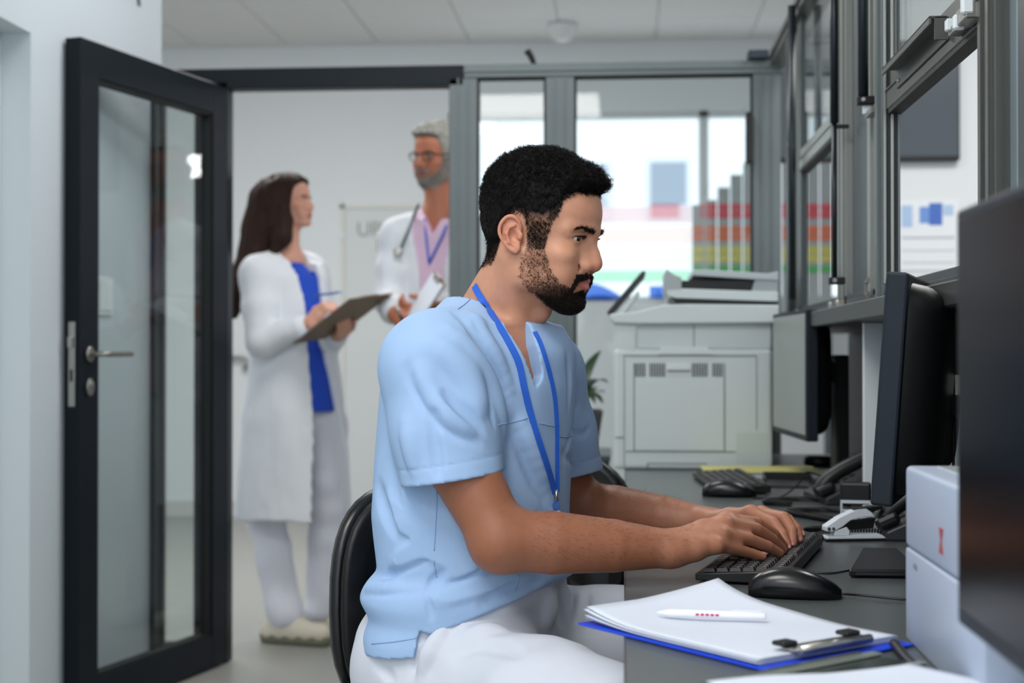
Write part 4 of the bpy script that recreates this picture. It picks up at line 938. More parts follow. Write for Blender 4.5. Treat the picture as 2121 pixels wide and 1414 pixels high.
def loft(tab, k=0.01, op=1, yaw=0.0):
    """stack of ellipses: rows (z, cx, cy, half depth, half width), turned by yaw about z"""
    T = np.array(tab, dtype=F32); Z = T[:, 0]; cy, sy = math.cos(yaw), math.sin(yaw)
    zz = np.linspace(Z[0], Z[-1], 160); S_ = np.array([np.interp(zz, Z, T[:, i]) for i in range(1, 5)])
    ker = np.hanning(9); ker /= ker.sum()
    S_ = np.array([np.convolve(np.pad(r, 4, mode='edge'), ker, 'valid') for r in S_]).astype(F32)
    def fn(P):
        z = P[:, 2]; cx, cyy, a, b = [np.interp(z, zz, r).astype(F32) for r in S_]
        x, y = P[:, 0] - cx, P[:, 1] - cyy; u_, v_ = x * cy + y * sy, -x * sy + y * cy
        k0 = np.sqrt((u_ / a) ** 2 + (v_ / b) ** 2); k1 = np.sqrt((u_ / a ** 2) ** 2 + (v_ / b ** 2) ** 2)
        d = k0 * (k0 - 1) / np.maximum(k1, 1e-6); d = np.where(k0 < 1e-3, -np.minimum(a, b), d)
        e = np.maximum(Z[0] - z, z - Z[-1])
        return np.where(e > 0, np.sqrt(np.maximum(d, 0) ** 2 + e ** 2), np.maximum(d, e))
    c = ((T[:, 1].min() + T[:, 1].max()) / 2, (T[:, 2].min() + T[:, 2].max()) / 2, (Z[0] + Z[-1]) / 2)
    return Prim(fn, c, math.hypot((Z[-1] - Z[0]) / 2, T[:, 3:].max() + 0.5 * (np.ptp(T[:, 1]) + np.ptp(T[:, 2]))), k, op)
def smin(a, b, k):
    h = np.maximum(k - np.abs(a - b), 0) / k
    return np.minimum(a, b) - h * h * k * 0.25
class Sdf:
    """ordered list of primitives; op 1 joins, op -1 carves; optional frame (rotation columns = local axes, origin) and post function"""
    def __init__(s, prims=None, frame=None, scale=1.0): s.p = list(prims or []); s.frame = frame; s.scale = scale; s.post = []
    def add(s, *ps):
        for p in ps: s.p.extend(p) if isinstance(p, list) else s.p.append(p)
        return s
    def local(s, P):
        if s.frame is None: return P
        R, o = s.frame; return ((P - o) @ R) / F32(s.scale)
    def __call__(s, P):
        Q = s.local(P); lo, hi = Q.min(0), Q.max(0); d = np.full(len(Q), 1e3, dtype=F32); first = True
        near = (0.026 if s.scale == 1.0 else 0.062) / s.scale + max(p.k for p in s.p)
        for p in s.p:
            gap = np.linalg.norm(np.maximum(np.maximum(lo - p.c, p.c - hi), 0)) - p.r
            if gap > near:
                if p.op > 0: d = np.minimum(d, F32(gap))
                continue
            v = p.fn(Q).astype(F32)
            if p.op > 0: d = smin(d, v, p.k)
            else: d = -smin(-d, v, p.k)
        d = d * F32(s.scale)
        for f in s.post: d = f(P, d)
        return d
def sdf_mesh(f, lo, hi, h, B=8, chunk=48):
    lo = v3(lo); n = np.ceil((v3(hi) - lo) / (h * B)).astype(int)
    bi = np.stack(np.meshgrid(*[np.arange(k) for k in n], indexing='ij'), -1).reshape(-1, 3)
    key = (bi[:, 0] // 4) * 1000000 + (bi[:, 1] // 4) * 1000 + bi[:, 2] // 4
    bi = bi[np.argsort(key, kind='stable')]
    cen = lo + (bi + 0.5) * (h * B)
    keep = np.zeros(len(bi), bool); lim = B * h * 0.87 * 1.7 + 0.008
    for i in range(0, len(bi), 512):
        keep[i:i + 512] = np.abs(f(cen[i:i + 512].astype(F32))) < lim
    bi = bi[keep]
    G = np.stack(np.meshgrid(*[np.arange(B + 1)] * 3, indexing='ij'), -1).reshape(-1, 3)
    N = (n * B + 2).astype(np.int64)
    ids, pos, quads = [], [], []
    for i in range(0, len(bi), chunk):
        b = bi[i:i + chunk]; gp = (b[:, None, :] * B + G[None]).reshape(-1, 3)
        val = f((lo + gp * h).astype(F32)).reshape(len(b), B + 1, B + 1, B + 1)
        sg = val < 0
        # cell vertices
        cnt = np.zeros((len(b), B, B, B), int); sl = (slice(0, B), slice(1, B + 1))
        for x in (0, 1):
            for y in (0, 1):
                for z in (0, 1): cnt += sg[:, sl[x], sl[y], sl[z]]
        mixed = (cnt > 0) & (cnt < 8)
        if not mixed.any(): continue
        acc = np.zeros((len(b), B, B, B, 3)); num = np.zeros((len(b), B, B, B))
        for ax in range(3):
            o = [a for a in range(3) if a != ax]
            for u_ in (0, 1):
                for w_ in (0, 1):
                    s0 = [sl[0]] * 3; s1 = [sl[0]] * 3; s1[ax] = sl[1]
                    s0[o[0]] = sl[u_]; s1[o[0]] = sl[u_]; s0[o[1]] = sl[w_]; s1[o[1]] = sl[w_]
                    v0, v1 = val[(slice(None), *s0)], val[(slice(None), *s1)]
                    cr = (v0 < 0) != (v1 < 0); t = np.where(cr, v0 / np.where(cr, v0 - v1, 1), 0)
                    off = np.zeros(3); off[o[0]] = u_; off[o[1]] = w_
                    acc += cr[..., None] * off; acc[..., ax] += t * cr; num += cr
        w = np.argwhere(mixed); cell = b[w[:, 0]] * B + w[:, 1:]
        a = acc[mixed] / num[mixed][:, None]
        ids.append((cell[:, 0] * N[1] + cell[:, 1]) * N[2] + cell[:, 2]); pos.append(lo + (cell + a) * h)
        for ax in range(3):
            s1 = [sl[0]] * 3; s1[ax] = sl[1]
            v0, v1 = sg[:, :B, :B, :B], sg[(slice(None), *s1)]
            w = np.argwhere(v0 != v1)
            if not len(w): continue
            p = b[w[:, 0]] * B + w[:, 1:]; flip = v1[v0 != v1]
            e1, e2 = np.zeros(3, int), np.zeros(3, int); e1[(ax + 1) % 3] = 1; e2[(ax + 2) % 3] = 1
            q = np.stack([p - e1 - e2, p - e2, p, p - e1], 1)
            qi = (q[..., 0] * N[1] + q[..., 1]) * N[2] + q[..., 2]
            qi[flip] = qi[flip][:, ::-1]; quads.append(qi)
    ids = np.concatenate(ids); pos = np.concatenate(pos); quads = np.concatenate(quads)
    o = np.argsort(ids); ids, pos = ids[o], pos[o]
    j = np.minimum(np.searchsorted(ids, quads), len(ids) - 1); ok = (ids[j] == quads).all(1)
    return pos.astype(F32), j[ok]
def np_mesh(name, V, Fq, mats, parent=None, col=None, smooth=True):
    me = bpy.data.meshes.new(name); Fq = np.asarray(Fq); nf, k = Fq.shape
    me.vertices.add(len(V)); me.vertices.foreach_set('co', np.asarray(V, dtype=F32).ravel())
    me.loops.add(nf * k); me.loops.foreach_set('vertex_index', Fq.astype(np.int32).ravel())
    me.polygons.add(nf); me.polygons.foreach_set('loop_start', np.arange(0, nf * k, k, dtype=np.int32))
    if smooth: me.polygons.foreach_set('use_smooth', np.ones(nf, dtype=bool))
    if col is not None:
        at = me.color_attributes.new('tone', 'FLOAT_COLOR', 'POINT')
        c4 = np.ones((len(V), 4), dtype=F32); c4[:, :3] = col; at.data.foreach_set('color', c4.ravel())
    me.update(); me.validate()
    return link(name, me, mats, parent)
def grad(f, P, e=0.0008):
    g = np.stack([f((P + np.eye(3, dtype=F32)[i] * F32(e)).astype(F32)) - f((P - np.eye(3, dtype=F32)[i] * F32(e)).astype(F32)) for i in range(3)], 1)
    return g / np.maximum(np.linalg.norm(g, axis=1, keepdims=True), 1e-9)
def march_many(f, pix, t0=1.2, t1=3.6, it=75):
    """cast many image points onto a surface at once; misses come back as nan"""
    D = np.array([list(ray(*p)) for p in pix], dtype=F32); o = np.array(CAM, dtype=F32); L = np.linalg.norm(D, axis=1); t = np.full(len(D), t0, dtype=F32)
    act = np.arange(len(D))
    for _ in range(it):
        v = f((o + D[act] * t[act, None]).astype(F32)); hit = v < 0.0005
        t[act[~hit]] += np.maximum(v[~hit], 0.0006) * 0.85 / L[act[~hit]]; act = act[~hit & (t[act] < t1)]
        if not len(act): break
    P = o + D * t[:, None]; P[t >= t1] = np.nan
    return P
def vnoise(P, seed=0):
    """smooth value noise, about -1..1"""
    P = np.asarray(P, dtype=np.float64); I = np.floor(P).astype(np.int64); f = P - I; f = f * f * (3 - 2 * f)
    def hsh(i): 
        n = (i[:, 0] * 374761393 + i[:, 1] * 668265263 + i[:, 2] * 2147483647 + seed * 974634777) & 0xFFFFFFFF
        n = ((n ^ (n >> 13)) * 1274126177) & 0xFFFFFFFF; return ((n ^ (n >> 16)) & 0xFFFF) / 32767.5 - 1
    r = 0
    for x in (0, 1):
        for y in (0, 1):
            for z in (0, 1):
                w = (f[:, 0] if x else 1 - f[:, 0]) * (f[:, 1] if y else 1 - f[:, 1]) * (f[:, 2] if z else 1 - f[:, 2])
                r = r + w * hsh(I + np.array([x, y, z]))
    return r.astype(F32)
def strands(name, roots, dirs, length, rad, curl_r, turns, m, parent, rng, seg=6, sides=3, lean=None, droop=0.0):
    """short hairs as thin tapering tubes, one joined mesh"""
    n = len(roots); t = np.linspace(0, 1, seg + 1)
    D = dirs / np.linalg.norm(dirs, axis=1, keepdims=True)
    A = rng.normal(size=(n, 3)); U = np.cross(D, A); U /= np.maximum(np.linalg.norm(U, axis=1, keepdims=True), 1e-6); W = np.cross(D, U)
    L = length if np.ndim(length) else np.full(n, length); ph = rng.uniform(0, 2 * np.pi, n); tn = turns * rng.uniform(0.6, 1.3, n) * rng.choice([-1, 1], n)
    ctr = np.zeros((n, seg + 1, 3))
    for k, s in enumerate(t):
        a = ph + 2 * np.pi * tn * s; cr = curl_r * min(1, s * 2.5)
        ctr[:, k] = roots + D * (L * s)[:, None] + (U * np.cos(a)[:, None] + W * np.sin(a)[:, None]) * (cr if np.ndim(cr) == 0 else cr[:, None]) - (U * np.cos(ph)[:, None] + W * np.sin(ph)[:, None]) * 0.0
        ctr[:, k, 2] -= droop * s * s * L
    T = np.gradient(ctr, axis=1); T /= np.maximum(np.linalg.norm(T, axis=2, keepdims=True), 1e-9)
    up = np.where(np.abs(T[..., 2:3]) < 0.9, np.array([0, 0, 1.0]), np.array([1.0, 0, 0]))
    X = np.cross(T, up); X /= np.maximum(np.linalg.norm(X, axis=2, keepdims=True), 1e-9); Y = np.cross(T, X)
    rr = rad * (1 - 0.75 * t ** 2)
    V = np.stack([ctr + (X * math.cos(2 * math.pi * s / sides) + Y * math.sin(2 * math.pi * s / sides)) * rr[None, :, None] for s in range(sides)], 2)
    base = np.arange(n * (seg + 1) * sides).reshape(n, seg + 1, sides)
    Fq = np.stack([base[:, :-1], np.roll(base, -1, 2)[:, :-1], np.roll(base, -1, 2)[:, 1:], base[:, 1:]], -1).reshape(-1, 4)
    return np_mesh(name, V.reshape(-1, 3), Fq, m, parent)
def tone_material(name, rough=0.5, sss=0.12, spec=0.35, bump=0.10, bscale=700, noise=0.10):
    if name in MATS: return MATS[name]
    m = mat(name, (150, 100, 80), rough, spec=spec, sss=sss, bump=bump, bscale=bscale)
    nt = m.node_tree; b = nt.nodes['Principled BSDF']; a = nt.nodes.new('ShaderNodeVertexColor'); a.layer_name = 'tone'
    tc = nt.nodes.new('ShaderNodeTexCoord'); n = nt.nodes.new('ShaderNodeTexNoise'); n.inputs['Scale'].default_value = 90; n.inputs['Detail'].default_value = 5
    nt.links.new(tc.outputs['Object'], n.inputs['Vector'])
    mr = nt.nodes.new('ShaderNodeMapRange'); mr.inputs[3].default_value = 1 - noise; mr.inputs[4].default_value = 1 + noise
    nt.links.new(n.outputs['Fac'], mr.inputs[0])
    mx_ = nt.nodes.new('ShaderNodeVectorMath'); mx_.operation = 'SCALE'
    nt.links.new(a.outputs['Color'], mx_.inputs[0]); nt.links.new(mr.outputs[0], mx_.inputs['Scale']); nt.links.new(mx_.outputs[0], b.inputs['Base Color'])
    return m
def rot_frame(yaw, pitch=0.0, roll=0.0):
    """columns: local x (forward), y (left), z (up); pitch > 0 looks down"""
    M = Matrix.Rotation(yaw, 3, 'Z') @ Matrix.Rotation(pitch, 3, 'Y') @ Matrix.Rotation(roll, 3, 'X')
    return np.array(M, dtype=F32)
def sstep(x, a, b): t = np.clip((x - a) / (b - a), 0, 1); return t * t * (3 - 2 * t)

# ------------------------------------------------------------------ a head, millimetres; x forward, y left, z up, origin between the ear canals
def head_prims(jaw=1.0, nose=1.0, fem=0.0, lids=3.5, ears=True):
    P = [ell((-3, 0, 46), (89, 72, 84), 6), ell((36, 0, 48), (52, 61, 55), 20),
         ell((33, 0, -2), (48, 57, 60), 20), ell((43, 0, -40), (38, 45 * jaw, 46), 18)]
    for s in (-1, 1):
        P += [cone((6, 56 * s, -20), (12, 50 * jaw * s, -54), 14, 13, 22), cone((12, 50 * jaw * s, -54), (60, 16 * s, -79), 13, 12, 18),
              ell((56, 44 * s, -14), (22, 18, 15), 16, 1), cone((83, 10 * s, 24.5), (64, 47 * s, 25), 8.5 - 2 * fem, 7.5 - 2 * fem, 12),
              ell((57, 36 * s, -40), (20, 18, 22), 18)]
    P += [ell((63, 0, -79), (18, 20, 13), 14), ell((65, 0, -48), (19, 30, 26), 16)]
    for s in (-1, 1):                                   # sockets and lids
        P += [ell((87, 31 * s, 13), (15, 19, 9.5), 10, -1), ball((66.5, 31.5 * s, 13), 13.6, 4)]
        P += [cone((67, 48 * s, 16), (79, 24 * s, 17.5), 3.0, 3.2, 4)]
    n_ = nose
    P += [cone((83, 0, 19), (92, 0, -12), 6.5, 8.0, 10), cone((90, 0, -8), (93.5 + 3 * (n_ - 1), 0, -21), 9.0, 10.5, 8), ball((94, 0, -20.5), 10.8 * n_, 6)]
    for s in (-1, 1):
        P += [cone((77, 10 * s, 4), (84, 12 * s, -22), 7, 8, 10), ell((83, 13.5 * s * n_, -26), (12, 8.5, 9), 6), ell((88, 7.5 * s, -35.5), (6.5, 4, 6), 2.5, -1)]
        P += [cone((75, 22 * s, -28), (69, 34 * s, -50), 1.8, 2.2, 9, -1)]
    P += [cone((83, 0, -38), (83, 0, -42), 4, 4, 6)]
    for s in (-1, 1):
        P += [cone((86, 4 * s, -46.8), (73.5, 25 * s, -49.2), 4.0, 2.0, 4), cone((84.5, 0, -56), (72.5, 23 * s, -51), 5.6, 2.0, 4)]
        P += [cone((91.0, 0, -51.2), (77, 26.5 * s, -49.6), 1.4, 1.3, 2, -1), cone((74, 21.5 * s, -17), (79, 22.5 * s, -32), 1.4, 1.6, 4, -1)]
    P += [ell((83, 0, -68), (8, 20, 5), 8, -1)]
    if ears:
        for s in (-1, 1):
            ex_, ez = 3.0, 0.93
            E = lambda x, y, z: (x + ex_, y * s, 6 + (z - 6) * ez)
            P += [ell(E(-13, 76.5, 8), (15, 4.0, 25), 5, 1, (0, -14, -18 * s)), ell(E(-5, 75.5, -14), (8, 4, 8), 4)]
            rim = [E(-1, 73, 18), E(-5, 77.5, 28), E(-13, 82, 34), E(-22, 85, 30), E(-28, 87, 18), E(-27.5, 86.5, 5), E(-21, 83, -7), E(-12, 79, -16), E(-3, 76, -20)]
            rim = [tuple(v) for v in catmull(rim, 3)]; P += chain(rim, list(np.interp(np.linspace(0, 1, len(rim)), np.linspace(0, 1, 9), [2.4, 2.8, 3.0, 3.0, 2.9, 2.8, 2.8, 3.2, 3.6])), 1.6, 1, 0.8)
            P += chain([E(-8, 83, 25.5), E(-16, 85.5, 27), E(-22, 87, 18), E(-22, 87, 6), E(-16, 83.5, -4)], [2.6, 3.0, 2.9, 2.6, 2.0], 1.2, -1)
            P += [ell(E(-9, 83, 5), (7.5, 8.5, 10.5), 2, -1, (0, -10, -18 * s)), ball(E(-3, 79, -2), 4.2, 2, -1)]
            P += chain([E(-8, 80, 21), E(-15, 83, 16), E(-18, 84, 6), E(-13.5, 82, -6), E(-7, 78.5, -10)], [2.0, 2.2, 2.3, 2.3, 2.3], 2)
            P += [ell(E(1, 76.5, 5), (4, 3.6, 6.5), 2.5)]
    for s in (-1, 1):                                   # eye opening
        P += [ell((81, 33 * s, 12.2), (12, 13.0, lids), 1.6, -1, (0, 0, 20 * s)), cone((75, 46 * s, 19), (83, 24 * s, 20.5), 0.9, 0.9, 3, -1)]
    return P
def face_masks(Q):
    """soft region masks in head-local millimetres"""
    x, y, z = Q[:, 0], np.abs(Q[:, 1]), Q[:, 2]
    zl = -51 - 0.0 * y
    lip = sstep(x, 70, 74) * (1 - sstep(y, 23, 27)) * sstep(z, -63 + 0.28 * y, -61 + 0.28 * y) * (1 - sstep(z, -43.5 - 0.22 * y, -41.5 - 0.22 * y))
    return lip
def hairline(x, xs, zs): return np.interp(x, xs, zs)
# ================================================================== the seated man
man = empty('person', (PEL.x, PEL.y, 0), 0, 'seated man in light blue scrubs typing at the desk', 'person')
man_inv = Matrix.Translation(-man.location)
HYAW, HPITCH, HROLL = math.radians(-19), math.radians(8), math.radians(0)
HR = rot_frame(HYAW, HPITCH, HROLL)
ear_w = np.array(at_y(1075, 496, 2.095), dtype=F32)
HO = ear_w - HR @ v3((0.0, -0.072, 0.0))
HS = 0.00102                                   # head-local millimetres to metres
head = Sdf(head_prims(), (HR, HO), HS)
def hw(p): return HO + HR @ (v3(p) * F32(HS))       # head-local mm to world
rh = Vector((math.sin(TYAW), -math.cos(TYAW), 0))    # the man's right
SR, SL = np.array(at_y(900, 762, 2.06)), np.array(at_y(1120, 776, 2.39))
ER, WR = np.array(at_y(1038, 1118, 2.00)), np.array(at_y(1392, 1136, 2.055))
EL_, WL_ = np.array(at_y(1196, 1048, 2.50)), np.array(at_y(1468, 1084, 2.405))
NB = (SR + SL) / 2 + np.array([0.0, 0.0, 0.055])
# ---- hands: joints from knuckle to tip
def J(px, py, Y): return np.array(at_y(px, py, Y))
R_F = [[J(1506, 1076, 2.135), J(1566, 1083, 2.185), J(1602, 1105, 2.215), J(1621, 1128, 2.235)],
       [J(1500, 1086, 2.11), J(1566, 1096, 2.155), J(1600, 1117, 2.185), J(1621, 1138, 2.205)],
       [J(1492, 1108, 2.085), J(1552, 1117, 2.125), J(1590, 1131, 2.15), J(1614, 1145, 2.17)],
       [J(1482, 1130, 2.065), J(1528, 1138, 2.10), J(1558, 1146, 2.12), J(1579, 1152, 2.13)]]
R_T = [J(1432, 1128, 2.115), J(1490, 1122, 2.165), J(1540, 1128, 2.20), J(1572, 1138, 2.225)]
L_F = [[J(1556, 1062, 2.315), J(1602, 1082, 2.275), J(1621, 1108, 2.255), J(1630, 1131, 2.245)],
       [J(1578, 1064, 2.345), J(1624, 1072, 2.30), J(1640, 1098, 2.28), J(1641, 1124, 2.27)],
       [J(1588, 1068, 2.37), J(1632, 1076, 2.33), J(1650, 1096, 2.31), J(1655, 1116, 2.30)],
       [J(1590, 1074, 2.395), J(1630, 1080, 2.36), J(1652, 1094, 2.345), J(1660, 1107, 2.335)]]
L_T = [J(1500, 1092, 2.36), J(1548, 1104, 2.30), J(1585, 1116, 2.265), J(1606, 1126, 2.25)]
def hand_prims(W, Fg, Th, fr=1.0):
    P = []
    wd = (Fg[0][0] - Fg[3][0]); wd = wd / np.linalg.norm(wd); up = np.array([0, 0, 1.0])
    heel_o, heel_i = W - wd * 0.014, W + wd * 0.014
    wr = [0.0195, 0.019, 0.0185, 0.017]
    for i, f in enumerate(Fg):
        base = heel_i + (heel_o - heel_i) * (i / 3.0)
        mid = base * 0.45 + f[0] * 0.55
        P += chain([base, mid, f[0]], [wr[i], 0.0150, 0.0108 - 0.0009 * (i == 3)], 0.014, 1, 0.010)
    for i, f in enumerate(Fg):
        r0 = (0.0098, 0.0100, 0.0095, 0.0086)[i] * fr
        P += chain(f, [r0 * 1.12, r0 * 1.0, r0 * 0.88, r0 * 0.76], 0.012, 1, 0.0012)
    P += chain(Th, [0.0175, 0.0135, 0.0108, 0.0085], 0.012, 1, 0.005)
    return P
def nail(f):
    d = Vector(f[3] - f[2]).normalized(); up = Vector((0, 0, 1)); n_ = (up - d * up.dot(d)).normalized(); s_ = d.cross(n_)
    M = Matrix((s_, d, n_)).transposed().to_4x4(); M.translation = Vector(f[3]) + n_ * 0.0056 + d * 0.0006
    b2 = bmesh.new(); bmesh.ops.create_uvsphere(b2, u_segments=14, v_segments=8, radius=1.0)
    for v in b2.verts: v.co = Vector((v.co.x * 0.0050, v.co.y * 0.0064, v.co.z * 0.0017 - 0.0022 * v.co.x ** 2))
    for f_ in b2.faces: f_.smooth = True
    bm = bmesh.new(); merge(bm, b2, man_inv @ M); return bm_obj('fingernail', bm, mat('nail', (206, 150, 140), 0.3), man)
def wz(py, Y): return at_y(1000, py, Y).z
def wx(px, Y): return at_y(px, 700, Y).x
# (height, centre x, centre y, half depth, half width)
def row(py, pl, pr, Y, b, dy=0.0):
    xl, xr = wx(pl, Y), wx(pr, Y); half = (xr - xl) / 2; c, s = abs(math.cos(TYAW)), abs(math.sin(TYAW))
    a = math.sqrt(max(0.08 ** 2, half ** 2 - (b * s) ** 2)) / c
    return (wz(py, Y), (xl + xr) / 2, Y + dy, a, b)
TORSO = [row(1440, 790, 1150, 2.20, 0.19), row(1355, 770, 1165, 2.20, 0.195), row(1300, 766, 1176, 2.20, 0.195), row(1264, 780, 1180, 2.20, 0.19), row(1226, 756, 1184, 2.20, 0.192), row(1200, 766, 1186, 2.20, 0.19), row(1172, 792, 1186, 2.20, 0.178), row(1060, 782, 1178, 2.20, 0.18),
       row(900, 790, 1186, 2.21, 0.175), row(800, 796, 1190, 2.21, 0.172), row(730, 826, 1180, 2.21, 0.165), row(680, 870, 1158, 2.21, 0.15)]
# ---- skin: head, neck, chest, arms and hands as one surface
body = Sdf()
class Wrap:
    """a sub-shape with its own frame used as one primitive"""
def sub(sd, c, r, k): return Prim(lambda P: sd(P), c, r, k, 1)
neck_lo = np.array(at_y(1032, 690, 2.205))
body.add(sub(head, hw((0, 0, 10)), 0.19, 0.012))
nk0, nk1 = hw((-20, 0, -38)), neck_lo + np.array([-0.012, 0, 0.02])
body.add(cone(nk0, nk1, 0.053, 0.055, 0.03), cone(hw((0, 0, -60)), neck_lo + np.array(fwd) * 0.014 + np.array([0, 0, -0.005]), 0.038, 0.040, 0.02))
for s in (-1, 1): body.add(cone(hw((-18, 50 * s, -28)), neck_lo + np.array(fwd) * 0.045 + np.array(rh) * (-s * 0.02) + np.array([0, 0, -0.035]), 0.012, 0.010, 0.025))
body.add(ball(hw((22, 0, -104)), 0.010, 0.02))
for S_ in (SR, SL): body.add(cone(neck_lo + np.array([-0.012, 0, 0.0]), S_ + np.array([0, 0, -0.002]), 0.044, 0.052, 0.03))
body.add(loft([(r_[0], r_[1], r_[2], r_[3] - 0.020, r_[4] - 0.030) for r_ in sorted(TORSO) if r_[0] > 0.78], 0.035, 1, TYAW))
for S_, E_, W_, Fg, Th in ((SR, ER, WR, R_F, R_T), (SL, EL_, WL_, L_F, L_T)):
    bx = E_ - S_; bx /= np.linalg.norm(bx); fx = W_ - E_; fl = np.linalg.norm(fx); fx /= fl
    side_ = np.cross(bx, fx); side_ /= np.linalg.norm(side_); fr_ = np.cross(side_, bx)
    mid = S_ * 0.45 + E_ * 0.55 - fr_ * 0.015
    body.add(chain([S_ - fr_ * 0.006, mid, E_], [0.050, 0.0490, 0.041], 0.03, 1, 0.003))
    body.add(ball(E_ - fx * 0.010 + bx * 0.010, 0.030, 0.02))
    body.add(chain([E_, E_ + fx * fl * 0.30, E_ + fx * fl * 0.65, W_], [0.0420, 0.0445, 0.0375, 0.0260], 0.02, 1, 0.002))
    body.add(ball(W_ - fx * 0.012 + np.array([0, -0.008, 0.010]), 0.013, 0.012))
    body.add(hand_prims(W_, Fg, Th))
V, Fq = sdf_mesh(body, (-0.50, 1.85, 0.60), (0.32, 2.62, 1.40), 0.0020)
Q = head.local(V); in_head = (Q[:, 2] > -125) & (V[:, 2] > 1.10)
tone_face, tone_arm = np.array(srgb(198, 142, 114)), np.array(srgb(150, 96, 70))
wgt = sstep(V[:, 2], 0.98, 1.16)[:, None]
col = tone_arm * (1 - wgt) + tone_face * wgt
hand_w = np.minimum(1, sstep(V[:, 0], 0.02, 0.10))[:, None] * (V[:, 2] < 0.9)[:, None]
col = col * (1 - hand_w) + np.array(srgb(174, 118, 92)) * hand_w
tipw = np.zeros(len(V))
for Fg in (R_F, L_F):
    for f in Fg: tipw = np.maximum(tipw, 1 - sstep(np.linalg.norm(V - f[3].astype(F32), axis=1), 0.006, 0.018))
col = col * (1 - 0.45 * tipw[:, None]) + np.array(srgb(196, 128, 112)) * 0.45 * tipw[:, None]
lip = face_masks(Q) * in_head
col = col * (1 - lip[:, None]) + np.array(srgb(186, 112, 102)) * lip[:, None]
nosew = np.exp(-(((Q - v3((98, 0, -22))) / 16) ** 2).sum(1)) * in_head
earw = (np.abs(Q[:, 1]) > 73) * in_head * (np.abs(Q[:, 0] + 14) < 24) * (np.abs(Q[:, 2] - 6) < 34)
for w_, c_ in ((nosew * 0.5, (200, 122, 104)), (earw * 0.4, (204, 126, 102))): col = col * (1 - w_[:, None]) + np.array(srgb(*c_)) * w_[:, None]
# hair regions (head-local side view)
HX, HZ = [-120, -90, -67, -50, -42, -36, -30, -12, 2, 8, 12, 37, 42, 47, 55, 57, 68, 90], [-56, -50, -44, -36, -26, -5, 20, 40, 40, 25, -8, -8, 18, 34, 50, 64, 75, 80]
def hair_mask(Q): 
    zl = np.interp(Q[:, 0], HX, HZ) + vnoise(Q / 9.0, 3) * 3
    return sstep(Q[:, 2] - zl, -3, 4)
def beard_mask(Q):
    x, y, z = Q[:, 0], np.abs(Q[:, 1]), Q[:, 2]
    nz = vnoise(Q / 8.0, 5) * 3
    front = np.interp(z, [-110, -92, -80, -70, -59, -50, -33, -7, 12], [110, 110, 96, 84, 70, 62, 48, 38, 36]) + nz
    rear = np.interp(z, [-110, -92, -85, -71, -53, -33, -8, 12], [62, 48, 39, 19, 5, 6, 13, 14]) + nz
    side_ = sstep(x, rear - 3, rear + 3) * (1 - sstep(x, front - 3, front + 3)) * (z < 14)
    dens = 0.30 + 0.70 * sstep(-z, 45, 80) * sstep(x, 18, 52)
    chin = sstep(-z, 69, 75) * sstep(x, 50, 60) * (1 - 0.8 * ((y < 24) & (y > 10) & (z > -75) & (x > 74)))
    soul = (np.abs(z + 66) < 5) * (y < 6) * (x > 74)
    mous = (z < -35.5 - 0.10 * y) * (z > -44.5 - 0.28 * y) * (y < 33) * (x > 60) * (0.35 + 0.65 * sstep(y, 1.5, 5))
    corner = (np.abs(y - 30 - 0.05 * (z + 60)) < 4.0) * (z < -46) * (z > -78) * (x > 56)
    m = np.maximum.reduce([side_ * dens, chin * 1.0, soul * 0.9, mous * 1.0, corner * 0.7])
    return m * (z > -104) * (1 - sstep(-z, 88, 98) * (x < 50))
hm, bmk = hair_mask(Q) * in_head, beard_mask(Q) * in_head * (1 - face_masks(Q))
isear = (np.abs(Q[:, 1]) > 73.5) & (Q[:, 0] > -36) & (Q[:, 0] < 6) & (Q[:, 2] < 39) & (Q[:, 2] > -30)
hm[isear] = 0; bmk[isear] = 0
dark = np.array(srgb(34, 24, 20))
sbz = 1 - 0.5 * (sstep(Q[:, 0], 4, 10) * (1 - sstep(Q[:, 0], 44, 60)) * (1 - sstep(Q[:, 2], 26, 50))); nap = 1 - 0.55 * (Q[:, 0] < -20) * (1 - sstep(Q[:, 2], -40, -10))
hw_ = np.clip(hm * 0.95 * sbz * nap + bmk * 0.55, 0, 0.95)[:, None]; col = col * (1 - hw_) + dark * hw_
M_SKIN = tone_material('skin_man', 0.48, 0.10, 0.4)
body_o = np_mesh('body', V - np.array(man.location, dtype=F32), Fq, M_SKIN, man, col)
for f_ in R_F + L_F: nail(f_)
# ---- hair, beard, brows, lashes
rng = np.random.default_rng(11)
M_HAIR = mat('hair_black', (15, 12, 11), 0.65, spec=0.15)
M_BEARD = mat('beard_black', (34, 26, 22), 0.55, spec=0.3)
def hair_len(Q):   # volume in millimetres
    x, z = Q[:, 0], Q[:, 2]; zl = np.interp(x, HX, HZ)
    top = sstep(z, 30, 110)
    L = 4.5 + 9 * top + 7 * sstep(x, 50, 85) * sstep(z, 68, 92)
    return L * sstep(z - zl, -4, 22)
class HairSdf:
    def __call__(s, P):
        Q = head.local(P); base = head_base(P); amp = 1 + 0.22 * vnoise(Q / 7.0, 1) + 0.16 * vnoise(Q / 3.4, 2)
        return base - (hair_len(Q) * amp - 1.5).astype(F32) * F32(HS)
head_base = Sdf(head_prims(ears=False), (HR, HO), HS)
hv, hf = sdf_mesh(HairSdf(), hw((-135, -110, -110)).clip(-9, 9) - 0.03, hw((135, 110, 175)) + 0.03, 0.0030) if False else (None, None)
lo_, hi_ = HO - 0.19, HO + np.array([0.19, 0.19, 0.20]); lo_[2] = HO[2] - 0.13
hv, hf = sdf_mesh(HairSdf(), lo_, hi_, 0.0024)
